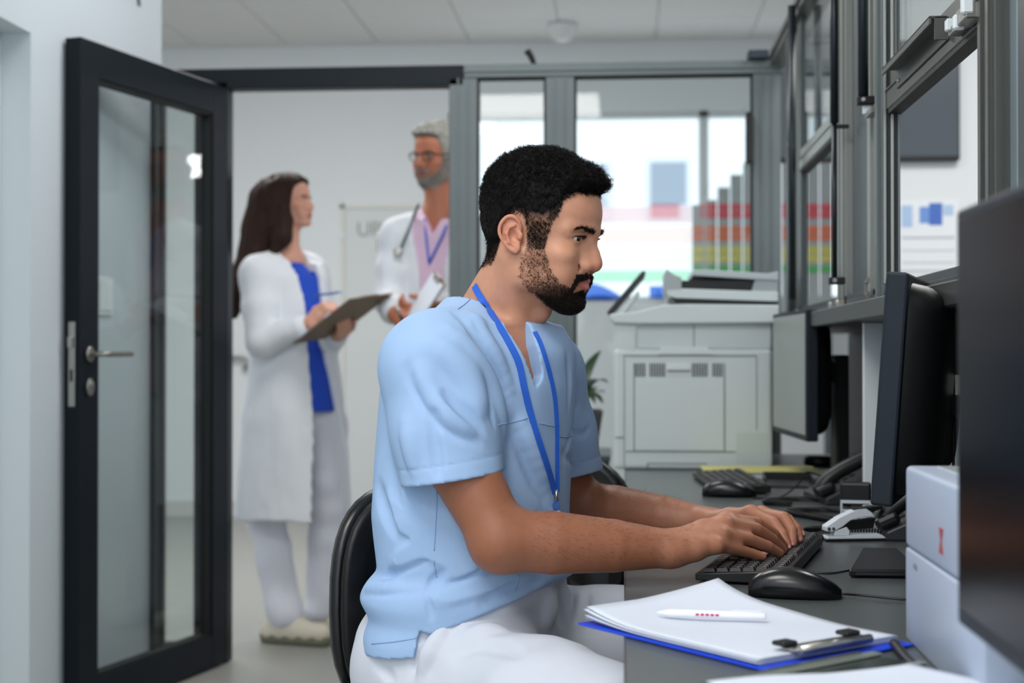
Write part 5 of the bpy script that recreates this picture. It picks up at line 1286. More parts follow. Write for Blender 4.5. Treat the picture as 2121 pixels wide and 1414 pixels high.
hq = head.local(hv); zcap = np.interp(hq[:, 0], HX, [z_ + d_ for z_, d_ in zip(HZ, [4] * 4 + [6, 8, 8, 6, 6, 22, 48, 50, 34, 22, 14, 10, 5, 2])]); kp = (hq[:, 2] - zcap + vnoise(hq / 6.0, 8) * 4 > 0) & (hair_len(hq) > 0.8)
kf = kp[hf].all(1); used = np.unique(hf[kf]); remap = -np.ones(len(hv), int); remap[used] = np.arange(len(used))
hair_o = np_mesh('hair', hv[used] - np.array(man.location, dtype=F32), remap[hf[kf]], M_HAIR, man)
# curls standing out of the hair cap
sel = rng.choice(used, 11000); roots = hv[sel]; nrm = grad(HairSdf(), roots)
Lh = np.clip(hair_len(hq[sel]) * 0.6, 2.5, 10.0) * 0.001
dirs = nrm + rng.normal(scale=0.55, size=nrm.shape)
strands('curls', roots - nrm * 0.002 - np.array(man.location), dirs, Lh, 0.00034, 0.0026, 1.5, M_HAIR, hair_o, rng, 8)
# soft thin hairs at the temples and nape
w_ = hm * (1 - sstep(Q[:, 2] - np.interp(Q[:, 0], HX, HZ), 30, 52)); w_ = w_ / w_.sum(); sel = rng.choice(len(V), 12000, p=w_)
nrm = grad(head_base, V[sel]); t_ = HR @ v3((0.1, 0, -1)); dirs = nrm * 0.5 + t_[None] * 0.9 + rng.normal(scale=0.5, size=nrm.shape)
strands('short_hair', V[sel] - np.array(man.location), dirs, rng.uniform(0.004, 0.008, len(sel)), 0.00022, 0.0010, 1.0, M_HAIR, hair_o, rng, 5)
# beard
w_ = bmk ** 1.3; w_ = w_ / w_.sum(); sel = rng.choice(len(V), 15000, p=w_); qs = Q[sel]
nrm = grad(head_base, V[sel]); t_ = HR @ v3((0.15, 0, -1)); chinw = sstep(-qs[:, 2], 66, 86)
dirs = nrm * (0.55 + 0.6 * chinw)[:, None] + t_[None] * 0.75 + rng.normal(scale=0.45, size=nrm.shape)
Lb = (4.0 + 2.2 * chinw) * rng.uniform(0.7, 1.2, len(sel)) * 0.001
dk = (chinw > 0.35) | (np.abs(qs[:, 1]) < 34) & (qs[:, 0] > 58)
beard = strands('beard', (V[sel] - np.array(man.location))[dk], dirs[dk], Lb[dk], 0.00024, 0.0011, 1.2, M_BEARD, man, rng, 6)
lt_m = ~dk & (rng.uniform(size=len(dk)) < 0.8)
strands('cheek_beard', (V[sel] - np.array(man.location))[lt_m], dirs[lt_m], Lb[lt_m], 0.00022, 0.0010, 1.0, mat('beard_brown', (60, 44, 34), 0.55, spec=0.3), beard, rng, 6)
# neck stubble
# brows
bx = []; 
for s in (-1, 1):
    t_ = rng.uniform(0, 1, 420); yy = (12 + 36 * t_) ; t_ = t_ ** 1.5; zz = 23 + 7.0 * np.sin(np.pi * t_ * 0.8) - 2.0 * t_ + rng.normal(scale=1.5, size=420) * (1.15 - 0.75 * t_)
    xx = np.full(420, 110.0)
    bx.append(np.stack([xx, yy * s, zz], 1))
bq = np.concatenate(bx)
for _ in range(40):
    wp_ = HO + (bq * HS) @ HR.T; dv = head(wp_.astype(F32)) / HS; bq[:, 0] -= np.clip(dv, -4, 4) * 0.6
wp_ = HO + (bq * HS) @ HR.T; nrm = grad(head, wp_.astype(F32))
out_ = np.sign(bq[:, 1])[:, None] * HR[:, 1][None]; tt = (np.abs(bq[:, 1]) - 12) / 36
dirs = nrm * 0.35 + out_ * (0.4 + 0.7 * tt)[:, None] + HR[:, 2][None] * (0.7 - 1.0 * tt)[:, None] + rng.normal(scale=0.18, size=nrm.shape)
strands('eyebrow', wp_ - np.array(man.location), dirs, rng.uniform(0.005, 0.009, len(bq)), 0.00026, 0.0003, 0.4, M_BEARD, man, rng, 4)
# eyes
def eye(s, look=(1, 0.0, -0.16)):
    bm = bmesh.new(); bmesh.ops.create_uvsphere(bm, u_segments=32, v_segments=24, radius=1.0)
    lk = Vector(look).normalized()
    for f in bm.faces:
        f.smooth = True; c = f.calc_center_median().normalized().dot(lk)
        f.material_index = 2 if c > math.cos(math.radians(11)) else 1 if c > math.cos(math.radians(30)) else 0
    R4 = Matrix(HR.tolist()).to_4x4(); M = man_inv @ Matrix.Translation(Vector(hw((66.5, 31.5 * s, 13)).tolist())) @ R4 @ Matrix.Scale(12.1 * HS, 4)
    bm.transform(M)
    return bm_obj('eye', bm, [mat('eye_white', (214, 208, 204), 0.2, coat=0.5), mat('eye_iris', (52, 30, 20), 0.2, coat=0.5), mat('eye_pupil', (8, 7, 7), 0.1)], man)
for s in (-1, 1):
    eye(s, (1, -0.02, -0.14))
    a_ = np.linspace(-1, 1, 30); ly = (33 + 12 * a_) * s; lz = 12.2 + 3.6 * np.sqrt(np.maximum(0, 1 - a_ ** 2)) * 1.0 - 0.3; lx = 79.5 - 0.030 * (np.abs(ly) - 30) ** 2 * (np.abs(ly) > 30) - 0.01 * (np.abs(ly) - 30) ** 2
    r_ = HO + (np.stack([lx, ly, lz], 1) * HS) @ HR.T
    dr = HR[:, 0][None] * 1.0 + HR[:, 2][None] * -0.05 + (HR[:, 1][None] * (a_ * s * 0.5)[:, None])
    strands('eyelash', r_ - np.array(man.location), dr, np.full(30, 0.0072), 0.00042, 0.0, 0.0, M_BEARD, man, rng, 5, droop=-0.5)
# arm hair
arm_sel = (V[:, 0] < 0.10) & (V[:, 2] < 0.90); idx = np.where(arm_sel)[0]
fx0 = idx[(np.linalg.norm(np.cross(V[idx] - ER.astype(F32), (WR - ER).astype(F32) / np.linalg.norm(WR - ER)), axis=1) < 0.055) & (V[idx, 0] > -0.13) | (V[idx, 1] > 2.33) & (V[idx, 0] > -0.06)]
sel = rng.choice(fx0, 2600); nrm = grad(body, V[sel]); dirs = nrm * 0.45 + np.array([0.7, 0.05, -0.25]) + rng.normal(scale=0.35, size=nrm.shape)
up_only = nrm[:, 2] > -0.35
strands('arm_hair', (V[sel] - np.array(man.location))[up_only], dirs[up_only], rng.uniform(0.004, 0.009, int(up_only.sum())), 0.00008, 0.0008, 0.5, M_HAIR, man, rng, 5)
# ================================================================== the seated man's clothes
fw_, rt_ = np.array(fwd), np.array(rh); UPV = np.array([0, 0, 1.0])
shirt = Sdf([loft(sorted(TORSO), 0.02, 1, TYAW)])
shT = neck_lo + np.array([-0.030, 0.0, 0.006])
shirt.add(cone(shT, SR + np.array([-0.006, 0, 0.006]), 0.056, 0.066, 0.05), cone(shT, SL + np.array([0, 0, 0.004]), 0.056, 0.064, 0.05))
shirt.add(ell(neck_lo + fw_ * 0.012 - UPV * 0.035, (0.088, 0.13, 0.05), 0.04, 1, (0, 0, math.degrees(TYAW))))
# sleeves
HRc, HLc = np.array(at_y(938, 990, 2.03)), np.array(at_y(1174, 985, 2.46))
dR = (HRc - SR) / np.linalg.norm(HRc - SR); dL = (HLc - SL) / np.linalg.norm(HLc - SL)
shirt.add(chain([SR, SR * 0.45 + HRc * 0.55, HRc + dR * 0.05], [0.075, 0.076, 0.074], 0.035, 1, 0.02))
shirt.add(chain([SL, SL * 0.45 + HLc * 0.55, HLc + dL * 0.05], [0.072, 0.068, 0.064], 0.035, 1, 0.02))
base_shirt = Sdf(list(shirt.p))
# folds drawn where the photograph shows them, cast onto the cloth as ridges and creases
FOLDS = []
def fold(*a_): FOLDS.append(a_)
def cast_folds(base_shirt, shirt, FOLDS):
    allp = [p_ for f_ in FOLDS for p_ in f_[0]]; H_ = march_many(base_shirt, allp); i = 0
    for pts, r, depth, ridge, k in FOLDS:
        out = H_[i:i + len(pts)]; i += len(pts); out = out[~np.isnan(out[:, 0])]
        if len(out) < 2: continue
        p_ = np.array([list(v) for v in catmull([Vector(o_.tolist()) for o_ in out], 3)], dtype=F32)
        for _ in range(3): p_ = p_ - base_shirt(p_)[:, None] * grad(base_shirt, p_, 0.003).astype(F32)
        p_ = p_ + grad(base_shirt, p_, 0.006) * depth; n = len(p_)
        rs = [r * (0.30 + 0.70 * math.sin(math.pi * (0.10 + 0.80 * j / (n - 1)))) for j in range(n)]
        shirt.add(chain(p_, rs, k, 1 if ridge else -1, k * 0.6))
# creases (carved) and ridges (raised)
fold([(922, 702), (958, 738), (984, 768), (1000, 798), (1011, 828), (1018, 858), (1024, 884)], 0.009, 0.0045, False, 0.007)
fold([(935, 690), (975, 725), (1003, 760), (1022, 800), (1036, 845), (1046, 890)], 0.014, -0.008, True, 0.02)
fold([(905, 712), (945, 748), (972, 782), (988, 818), (996, 850)], 0.018, -0.011, True, 0.024)
fold([(848, 768), (866, 800), (888, 836), (916, 868), (950, 898), (990, 918)], 0.012, 0.008, False, 0.016)
fold([(868, 770), (888, 804), (912, 838), (942, 868), (978, 892)], 0.013, -0.008, True, 0.018)
fold([(926, 818), (950, 842), (978, 868), (1002, 896)], 0.009, 0.006, False, 0.012)
fold([(896, 862), (900, 910), (905, 960), (908, 985)], 0.009, 0.0065, False, 0.014)
fold([(840, 880), (848, 930), (856, 980)], 0.012, -0.008, True, 0.018)
fold([(945, 648), (975, 684), (1004, 728), (1030, 776), (1050, 826)], 0.008, 0.006, False, 0.014)
fold([(975, 650), (1008, 696), (1036, 748), (1060, 806)], 0.010, -0.0065, True, 0.016)
fold([(1000, 1146), (960, 1146), (925, 1147), (893, 1150), (858, 1161), (822, 1180), (796, 1203), (782, 1222)], 0.011, 0.005, False, 0.008)
fold([(1010, 1132), (960, 1131), (920, 1132), (885, 1137), (850, 1148), (815, 1166)], 0.016, -0.009, True, 0.02)
fold([(754, 1229), (785, 1230), (830, 1229), (876, 1226)], 0.006, 0.0035, False, 0.008)
fold([(760, 1213), (790, 1214), (830, 1213)], 0.010, -0.006, True, 0.014)
fold([(884, 1226), (896, 1206), (912, 1192), (930, 1184)], 0.008, 0.004, False, 0.008)
fold([(890, 1228), (930, 1218), (968, 1202), (1010, 1190), (1062, 1186)], 0.009, 0.0045, False, 0.009)
fold([(905, 1238), (950, 1228), (1000, 1210), (1050, 1200), (1090, 1200)], 0.013, -0.008, True, 0.018)
fold([(930, 1190), (960, 1178), (990, 1168)], 0.010, -0.006, True, 0.014)
fold([(1000, 1250), (1040, 1226), (1080, 1210), (1120, 1204)], 0.008, 0.0055, False, 0.012)
fold([(1125, 1226), (1150, 1212), (1180, 1204)], 0.006, 0.004, False, 0.009)
fold([(885, 1240), (890, 1262), (892, 1284)], 0.005, 0.003, False, 0.008)
fold([(862, 1108), (876, 1130), (884, 1146)], 0.008, 0.006, False, 0.014)
fold([(806, 1040), (830, 1080), (860, 1112)], 0.013, -0.009, True, 0.022)
fold([(785, 1010), (800, 1060), (822, 1110)], 0.012, 0.008, False, 0.02)
fold([(1062, 880), (1086, 940), (1112, 1000), (1138, 1050)], 0.011, 0.008, False, 0.018)
fold([(1086, 880), (1112, 940), (1136, 1000)], 0.013, -0.009, True, 0.02)
fold([(1196, 800), (1192, 850), (1184, 900), (1172, 940)], 0.008, 0.005, False, 0.010)
fold([(1188, 908), (1205, 900), (1222, 884)], 0.007, 0.005, False, 0.010)
fold([(1176, 740), (1180, 790), (1178, 840)], 0.008, 0.006, False, 0.014)
fold([(1166, 938), (1180, 950), (1195, 968)], 0.007, 0.005, False, 0.012)
cast_folds(base_shirt, shirt, FOLDS)
def cut_plane(d, P, o, n): return np.maximum(d, ((P - v3(o)) @ v3(n)).astype(F32))
hxs = [wx(p_, 2.1) for p_ in (740, 767, 876, 884, 906, 1018, 1103, 1181, 1230)]
hzs = [wz(1356, 2.1), wz(1355, 2.1), wz(1340, 2.1), wz(1286, 2.1), wz(1304, 2.06), wz(1266, 2.05), wz(1232, 2.06), wz(1211, 2.1), wz(1205, 2.1)]
notch = np.array(fw_) * 0
V0 = np.array(at_y(1114, 797, 2.075))               # tip of the neckline
NC = neck_lo + np.array([-0.016, 0.0, 0.02])
VN = fw_ * 0.8 + np.array([0, -0.45, 0.25]); VN /= np.linalg.norm(VN); VU = np.cross(UPV, VN); VU /= np.linalg.norm(VU); VW = np.cross(VN, VU)
vpx = [(1000, 628), (1030, 655), (1052, 682), (1073, 712), (1094, 756), (1111, 799), (1121, 790), (1125, 772), (1121, 745), (1112, 712), (1104, 686)]
vh = march_many(base_shirt, vpx); ok_ = ~np.isnan(vh[:, 0]); vh[~ok_] = np.array([list(at_y(*vpx[i], 2.12)) for i in np.where(~ok_)[0]]).reshape(-1, 3)
VPOLY = np.stack([(vh - v3(V0)) @ v3(VU), (vh - v3(V0)) @ v3(VW)], 1); VPOLY = np.concatenate([VPOLY, [[VPOLY[-1, 0] + 0.0, VPOLY[-1, 1] + 0.10], [VPOLY[0, 0], VPOLY[0, 1] + 0.10]]])
def poly_sdf(x, y):
    """signed distance to the neckline outline in the chest plane, negative inside"""
    p = np.stack([x, y], 1); d2 = np.full(len(p), 1e9); s_ = np.ones(len(p)); n = len(VPOLY)
    for i in range(n):
        a_, b_ = VPOLY[i], VPOLY[i - 1]; e = b_ - a_; w = p - a_; t = np.clip((w @ e) / (e @ e), 0, 1); q = w - t[:, None] * e; d2 = np.minimum(d2, (q ** 2).sum(1))
        c1 = p[:, 1] >= a_[1]; c2 = p[:, 1] < b_[1]; c3 = e[0] * w[:, 1] > e[1] * w[:, 0]; s_ = np.where((c1 & c2 & c3) | (~c1 & ~c2 & ~c3), -s_, s_)
    return s_ * np.sqrt(d2)
inner = Sdf(chain([HRc + dR * 0.025, HRc + dR * 0.2], [0.0675, 0.068], 0.01) + chain([HLc + dL * 0.025, HLc + dL * 0.2], [0.058, 0.058], 0.01))
sleeveR = cone(SR, HRc + dR * 0.05, 0.10, 0.10); sleeveL = cone(SL, HLc + dL * 0.05, 0.10, 0.10)
def shirt_post(P, d):
    # fine puckers
    fine = 0.0007 * vnoise(P * np.array([40, 40, 20.0]) + 3, 21) + 0.0013 * vnoise(P * np.array([13, 13, 7.0]), 22)
    d = d + fine.astype(F32)
    # sleeve ends, hollow
    nearR = (P - v3(HRc)) @ v3(dR); nearL = (P - v3(HLc)) @ v3(dL)
    axR = np.linalg.norm(np.cross(P - v3(SR), v3(dR)), axis=1); axL = np.linalg.norm(np.cross(P - v3(SL), v3(dL)), axis=1)
    # cuff planes follow the hem lines of the photograph
    hemR = (P[:, 2] - (HRc[2] + 0.16 * (P[:, 0] - HRc[0]))) ; hemL = (P[:, 2] - (HLc[2] + 0.20 * (P[:, 0] - HLc[0])))
    inR = (axR < 0.115) & (nearR > -0.10); inL = (axL < 0.105) & (nearL > -0.10)
    tin = torso_only(P) - F32(0.005)
    for inn, hem in ((inR, hemR), (inL, hemL)):
        keep = np.minimum(tin, -hem.astype(F32)); d = np.where(inn, np.maximum(d, keep), d)
        d = d + np.where(inn & (tin > 0.002), 0.0012 * np.exp(-((hem - 0.024) / 0.0016) ** 2), 0).astype(F32)
    carve = np.maximum(inner(P), -tin); d = np.maximum(d, -carve)
    # lower hem
    zh = np.interp(P[:, 0], hxs, hzs); d = np.maximum(d, (zh - P[:, 2]).astype(F32))
    # neckline: round at the back, V at the front
    q = P - v3(NC); s_ = q @ v3(rt_); f_ = q @ v3(fw_); z_ = P[:, 2]
    coll = np.sqrt(s_ ** 2 * 1.0 + (f_ * 1.0) ** 2) - 0.060 - 0.10 * np.maximum(z_ - NC[2], 0)
    d = np.maximum(d, -np.where(z_ > NC[2] - 0.02, coll, 1.0).astype(F32))
    vv = np.maximum(poly_sdf(((P - v3(V0)) @ v3(VU)), ((P - v3(V0)) @ v3(VW))), -((P - v3(V0)) @ v3(VN) + 0.10))
    d = np.maximum(d, -vv.astype(F32))
    return d
torso_only = Sdf([loft(sorted(TORSO), 0.02, 1, TYAW)])
shirt.post = [shirt_post]
SVt, SFq = sdf_mesh(shirt, (-0.46, 1.90, 0.58), (0.02, 2.62, 1.20), 0.0028)
M_SCRUB = mat('scrub_cloth', (158, 186, 222), 0.8, spec=0.15, var=0.03, scale=30, bump=0.12, bscale=900)
top_o = np_mesh('scrub_top', SVt - np.array(man.location, dtype=F32), SFq, M_SCRUB, man)
# stitched seams drawn on the cloth
final_shirt = shirt
M_SEAM = mat('scrub_seam', (140, 168, 208), 0.85)
SEAMS = [[(1032, 880), (1062, 874), (1092, 866)], [(1116, 876), (1140, 881), (1158, 883)], [(1158, 878), (1174, 880), (1190, 878)], [(1158, 904), (1172, 905), (1184, 903)], [(1184, 903), (1188, 890), (1190, 878)],
         [(974, 619), (962, 630), (948, 640)], [(905, 1012), (904, 1060), (901, 1110), (899, 1140)], [(898, 1160), (902, 1185), (905, 1196)], [(1066, 1226), (1072, 1206), (1076, 1190)], [(770, 1333), (820, 1328), (868, 1320)],
         [(1170, 985), (1205, 975), (1238, 960)]]
seam_px = [[(p_.x, p_.y) for p_ in catmull([(a_, b_, 0) for a_, b_ in sm_], 7)] for sm_ in SEAMS]
hit_ = march_many(final_shirt, [p_ for s_ in seam_px for p_ in s_]); i_ = 0
for s_ in seam_px:
    h_ = hit_[i_:i_ + len(s_)]; i_ += len(s_); h_ = h_[~np.isnan(h_[:, 0])]
    if len(h_) < 2 or np.linalg.norm(np.diff(h_, axis=0), axis=1).max() > 0.03: continue
    bm = bmesh.new(); add_tube(bm, [Vector(p_.tolist()) - man.location for p_ in h_], 0.0009, 6); bm_obj('seam', bm, M_SEAM, top_o)
# ---- lanyard
M_LAN = mat('lanyard_blue', (36, 98, 206), 0.6, bump=0.3, bscale=1500)
lan = None
def ribbon(name, pts, half, m, par, th=0.0012, lift=0.0018):
    fs = Sdf([sub(body, (-0.15, 2.2, 1.0), 0.6, 0.004), sub(final_shirt, (-0.2, 2.2, 0.9), 0.6, 0.004)])
    hit = march_many(fs, [(p_.x, p_.y) for p_ in catmull([(a_, b_, 0) for a_, b_ in pts], 5)]); hit = hit[~np.isnan(hit[:, 0])].astype(float)
    for _ in range(2): hit[1:-1] = (hit[:-2] + 2 * hit[1:-1] + hit[2:]) / 4
    N_ = grad(fs, hit.astype(F32), 0.004); vd = np.array(CAM) - hit; vd /= np.linalg.norm(vd, axis=1, keepdims=True); N_ = N_ * 0.75 + vd * 0.35; N_ /= np.linalg.norm(N_, axis=1, keepdims=True)
    T_ = np.gradient(hit, axis=0); T_ /= np.linalg.norm(T_, axis=1, keepdims=True); S2 = np.cross(T_, N_); S2 /= np.linalg.norm(S2, axis=1, keepdims=True)
    bm = bmesh.new(); prev = None; c = hit + N_ * lift - np.array(man.location)
    for i in range(len(c)):
        r_ = [bm.verts.new(Vector((c[i] + S2[i] * sx * half + N_[i] * sz * th).tolist())) for sx, sz in ((-1, 0), (1, 0), (1, 1), (-1, 1))]
        if prev:
            for k_ in range(4): bm.faces.new([prev[k_], r_[k_], r_[(k_ + 1) % 4], prev[(k_ + 1) % 4]])
        else: bm.faces.new(r_[::-1])
        prev = r_
    bm.faces.new(prev); bmesh.ops.recalc_face_normals(bm, faces=bm.faces[:])
    return bm_obj(name, bm, m, par), c[-1]
lan, e1_ = ribbon('lanyard', [(984, 592), (1000, 622), (1026, 664), (1052, 708), (1074, 752), (1084, 800), (1096, 850), (1112, 905), (1132, 965), (1148, 1020)], 0.0052, M_LAN, man)
strap2, e2_ = ribbon('strap', [(1107, 688), (1120, 716), (1136, 768), (1148, 826), (1152, 890), (1152, 950), (1153, 1018)], 0.0036, M_LAN, lan)
bp_ = Vector(((np.array(e1_) + np.array(e2_)) / 2).tolist()) + Vector((0, -0.004, 0))
bm = bmesh.new(); add_tube(bm, [bp_ + Vector((0, 0, 0.004)), bp_ + Vector((0.001, -0.001, -0.014))], 0.0026, 8); bm_obj('clip', bm, M_CHROME, lan)
bm = bmesh.new(); add_tube(bm, [bp_ + Vector((0.004 * math.sin(t_), -0.002, -0.019 - 0.006 * math.cos(t_))) for t_ in [k * math.pi / 6 for k in range(13)]], 0.0014, 6); bm_obj('loop', bm, M_LAN, lan)
bdg = box('badge_holder', bp_.x - 0.0065, bp_.x + 0.0065, bp_.y - 0.0045, bp_.y - 0.0005, bp_.z - 0.075, bp_.z - 0.027, mat('badge_plastic', (196, 200, 206), 0.2), lan, 0.001)
box('card', bp_.x - 0.005, bp_.x + 0.005, bp_.y - 0.0052, bp_.y - 0.0047, bp_.z - 0.072, bp_.z - 0.034, mat('badge_card', (214, 190, 184), 0.4), bdg)
# ---- trousers and shoes
HIPR, HIPL = np.array(PEL) + rt_ * 0.085, np.array(PEL) - rt_ * 0.085
KR, KL = np.array([0.085, 1.74, 0.575]), np.array([0.20, 2.32, 0.605])
AR, AL_ = np.array([0.02, 1.62, 0.11]), np.array([0.24, 2.28, 0.11])
tr_s = Sdf([ell(np.array(PEL) + UPV * 0.015 - fw_ * 0.01, (0.12, 0.185, 0.125), 0.03, 1, (0, 0, math.degrees(TYAW)))])
tr_s.add(loft([(r_[0], r_[1], r_[2], r_[3] - 0.014, r_[4] - 0.016) for r_ in sorted(TORSO) if r_[0] < 0.79], 0.05, 1, TYAW))
for H_, K_, A_ in ((HIPR, KR, AR), (HIPL, KL, AL_)):
    tr_s.add(chain([H_ + UPV * 0.01, H_ * 0.5 + K_ * 0.5 + UPV * 0.005, K_], [0.100, 0.094, 0.080], 0.05, 1, 0.03))
    tr_s.add(chain([K_, K_ * 0.45 + A_ * 0.55, A_], [0.080, 0.075, 0.068], 0.03, 1, 0.03))
TF = [([(1166, 1228), (1162, 1262), (1160, 1296)], 0.011, 0.006, False, 0.012), ([(1142, 1236), (1138, 1262), (1136, 1286)], 0.015, -0.009, True, 0.02),
      ([(900, 1306), (872, 1350), (850, 1400)], 0.010, 0.006, False, 0.014), ([(936, 1300), (906, 1346), (880, 1402)], 0.010, 0.006, False, 0.014), ([(918, 1306), (890, 1350), (866, 1402)], 0.012, -0.007, True, 0.016),
      ([(1190, 1236), (1188, 1264), (1186, 1290)], 0.009, 0.005, False, 0.010), ([(1212, 1226), (1208, 1258), (1204, 1290)], 0.012, -0.007, True, 0.016), ([(1240, 1220), (1234, 1254), (1228, 1290)], 0.008, 0.005, False, 0.010),
      ([(1280, 1250), (1268, 1280), (1256, 1306)], 0.009, 0.005, False, 0.012), ([(780, 1372), (800, 1396), (812, 1412)], 0.008, 0.005, False, 0.012), ([(950, 1352), (1000, 1338), (1040, 1342), (1075, 1360)], 0.010, 0.007, False, 0.02),
      ([(985, 1312), (1020, 1304), (1050, 1306)], 0.012, -0.007, True, 0.02)]
cast_folds(Sdf(list(tr_s.p)), tr_s, TF)
def tr_fold(P, d):
    d = np.maximum(d, (P[:, 2] - 0.76).astype(F32))
    w1 = vnoise(P * np.array([9, 9, 26.0]) + 7, 31) * 0.004 + vnoise(P * 40, 32) * 0.0010
    ph = (P @ v3(rt_)) * 60 + (P @ v3(fw_)) * 25 + vnoise(P * 8, 33) * 3
    w2 = 0.0028 * np.sin(ph) * sstep((P - v3(PEL)) @ v3(fw_), 0.02, 0.12) * (1 - sstep((P - v3(PEL)) @ v3(fw_), 0.2, 0.34))
    d = d + (w1 + w2).astype(F32)
    return np.maximum(d, (0.085 - P[:, 2]).astype(F32))
tr_s.post = [tr_fold]
TV_, TF_ = sdf_mesh(tr_s, (-0.50, 1.48, 0.06), (0.40, 2.55, 0.76), 0.0048)
M_TROU = mat('trouser_white', (204, 208, 218), 0.85, spec=0.1, var=0.015, scale=20, bump=0.1, bscale=800)
np_mesh('trousers', TV_ - np.array(man.location, dtype=F32), TF_, M_TROU, man)
for A_, yw in ((AR, -0.5), (AL_, 0.05)):
    d_ = np.array([math.cos(yw), math.sin(yw), 0])
    shs = Sdf([cone(A_ - UPV * 0.05 - d_ * 0.03, A_ - UPV * 0.065 + d_ * 0.15, 0.045, 0.036, 0.02), cone(A_ - UPV * 0.0 , A_ - UPV * 0.05 + d_ * 0.05, 0.045, 0.045, 0.02)])
    shs.post = [lambda P, d: np.maximum(d, (0.004 - P[:, 2]).astype(F32))]
    a_, b_ = sdf_mesh(shs, A_ + np.array([-0.22, -0.22, -0.115]), A_ + np.array([0.26, 0.26, 0.07]), 0.006)
    np_mesh('shoe', a_ - np.array(man.location, dtype=F32), b_, mat('shoe_white', (214, 214, 210), 0.6), man)
# ================================================================== two people beyond the doorway
def auto_hand(W, d, up, thumb, L=0.175, curl=(25, 35, 25), spread=0.018, fr=0.9):
    """W wrist, d finger direction, up back of the hand, thumb side vector; returns primitives and finger tips"""
    W, d, up, th = [np.array(v, dtype=float) for v in (W, d, up, thumb)]
    d /= np.linalg.norm(d); up = up - d * (up @ d); up /= np.linalg.norm(up); th = th - d * (th @ d) - up * (th @ up); th /= np.linalg.norm(th)
    P = []; tips = []; s = L / 0.19
    for i, (off, ln) in enumerate(zip((1.35, 0.45, -0.45, -1.3), (0.92, 1.0, 0.94, 0.76))):
        m = W + d * 0.088 * s + th * off * spread * s + up * 0.002
        P += chain([W + th * off * 0.010, W * 0.45 + m * 0.55, m], [0.018 * s, 0.0150 * s, 0.0115 * s], 0.012, 1, 0.01)
        a = 0.0; p = m; pts = [m]
        for sl, c in zip((0.043, 0.027, 0.021), curl):
            a += math.radians(c); p = p + (d * math.cos(a) - up * math.sin(a)) * sl * ln * s; pts.append(p)
        P += chain(pts, [0.0098 * fr, 0.0092 * fr, 0.0083 * fr, 0.0070 * fr], 0.005, 1, 0.003); tips.append(pts[-1])
    t0 = W + d * 0.025 * s + th * 0.016; t1 = t0 + (d * 0.6 + th * 0.7 - up * 0.25) * 0.042 * s; t2 = t1 + (d * 0.85 + th * 0.15 - up * 0.35) * 0.034 * s; t3 = t2 + (d * 0.9 - up * 0.4) * 0.024 * s
    P += chain([t0, t1, t2, t3], [0.0165, 0.0125, 0.0105, 0.0080], 0.012, 1, 0.005)
    return P, tips
def person_root(loc, label): return empty('person', loc, 0, label, 'person')
def place(name, sd, lo, hi, h, m, root, col=None):
    a, b = sdf_mesh(sd, lo, hi, h); c = None if col is None else col(a)
    return np_mesh(name, a - np.array(root.location, dtype=F32), b, m, root, c), a, b
def eyes_for(root, R, O, sc, look, iris):
    for s in (-1, 1):
        bm = bmesh.new(); bmesh.ops.create_uvsphere(bm, u_segments=24, v_segments=16, radius=1.0); lk = Vector(look).normalized()
        for f in bm.faces:
            f.smooth = True; c = f.calc_center_median().normalized().dot(lk); f.material_index = 2 if c > 0.98 else 1 if c > 0.86 else 0
        ce = O + R @ (v3((66.5, 31.5 * s, 13)) * F32(sc))
        bm.transform(Matrix.Translation(Vector(ce.tolist()) - root.location) @ Matrix(R.tolist()).to_4x4() @ Matrix.Scale(12.1 * sc, 4))
        bm_obj('eye', bm, [mat('eye_white', (214, 208, 204)), mat('iris_' + iris[0], iris[1], 0.2), mat('eye_pupil', (8, 7, 7))], root)
def brow_strip(root, R, O, sc, hd, m, z0=23.0, n=200, L=0.006):
    rg = np.random.default_rng(3); q = []
    for s in (-1, 1):
        t = rg.uniform(0, 1, n); q.append(np.stack([np.full(n, 110.0), (12 + 35 * t) * s, z0 + 5 * np.sin(np.pi * t * 0.8) - 2 * t + rg.normal(scale=1.1, size=n)], 1))
    q = np.concatenate(q)
    for _ in range(40):
        wp = O + (q * sc) @ R.T; q[:, 0] -= np.clip(hd(wp.astype(F32)) / sc, -4, 4) * 0.6
    wp = O + (q * sc) @ R.T; nr = grad(hd, wp.astype(F32)); dr = nr * 0.3 + np.sign(q[:, 1])[:, None] * R[:, 1][None] * 0.9 + rg.normal(scale=0.2, size=nr.shape)
    strands('eyebrow', wp - np.array(root.location), dr, np.full(len(wp), L), 0.0004, 0.0, 0.0, m, root, rg, 3)
M_COAT = mat('coat_white', (226, 230, 236), 0.8, spec=0.15, var=0.012, scale=12, bump=0.08, bscale=600)
def cloth_noise(f1=(16, 16, 6.0), a1=0.006, f2=(40, 40, 22.0), a2=0.0018, sd_=41):
    return lambda P, d: d + (a1 * vnoise(P * np.array(f1), sd_) + a2 * vnoise(P * np.array(f2), sd_ + 1)).astype(F32)

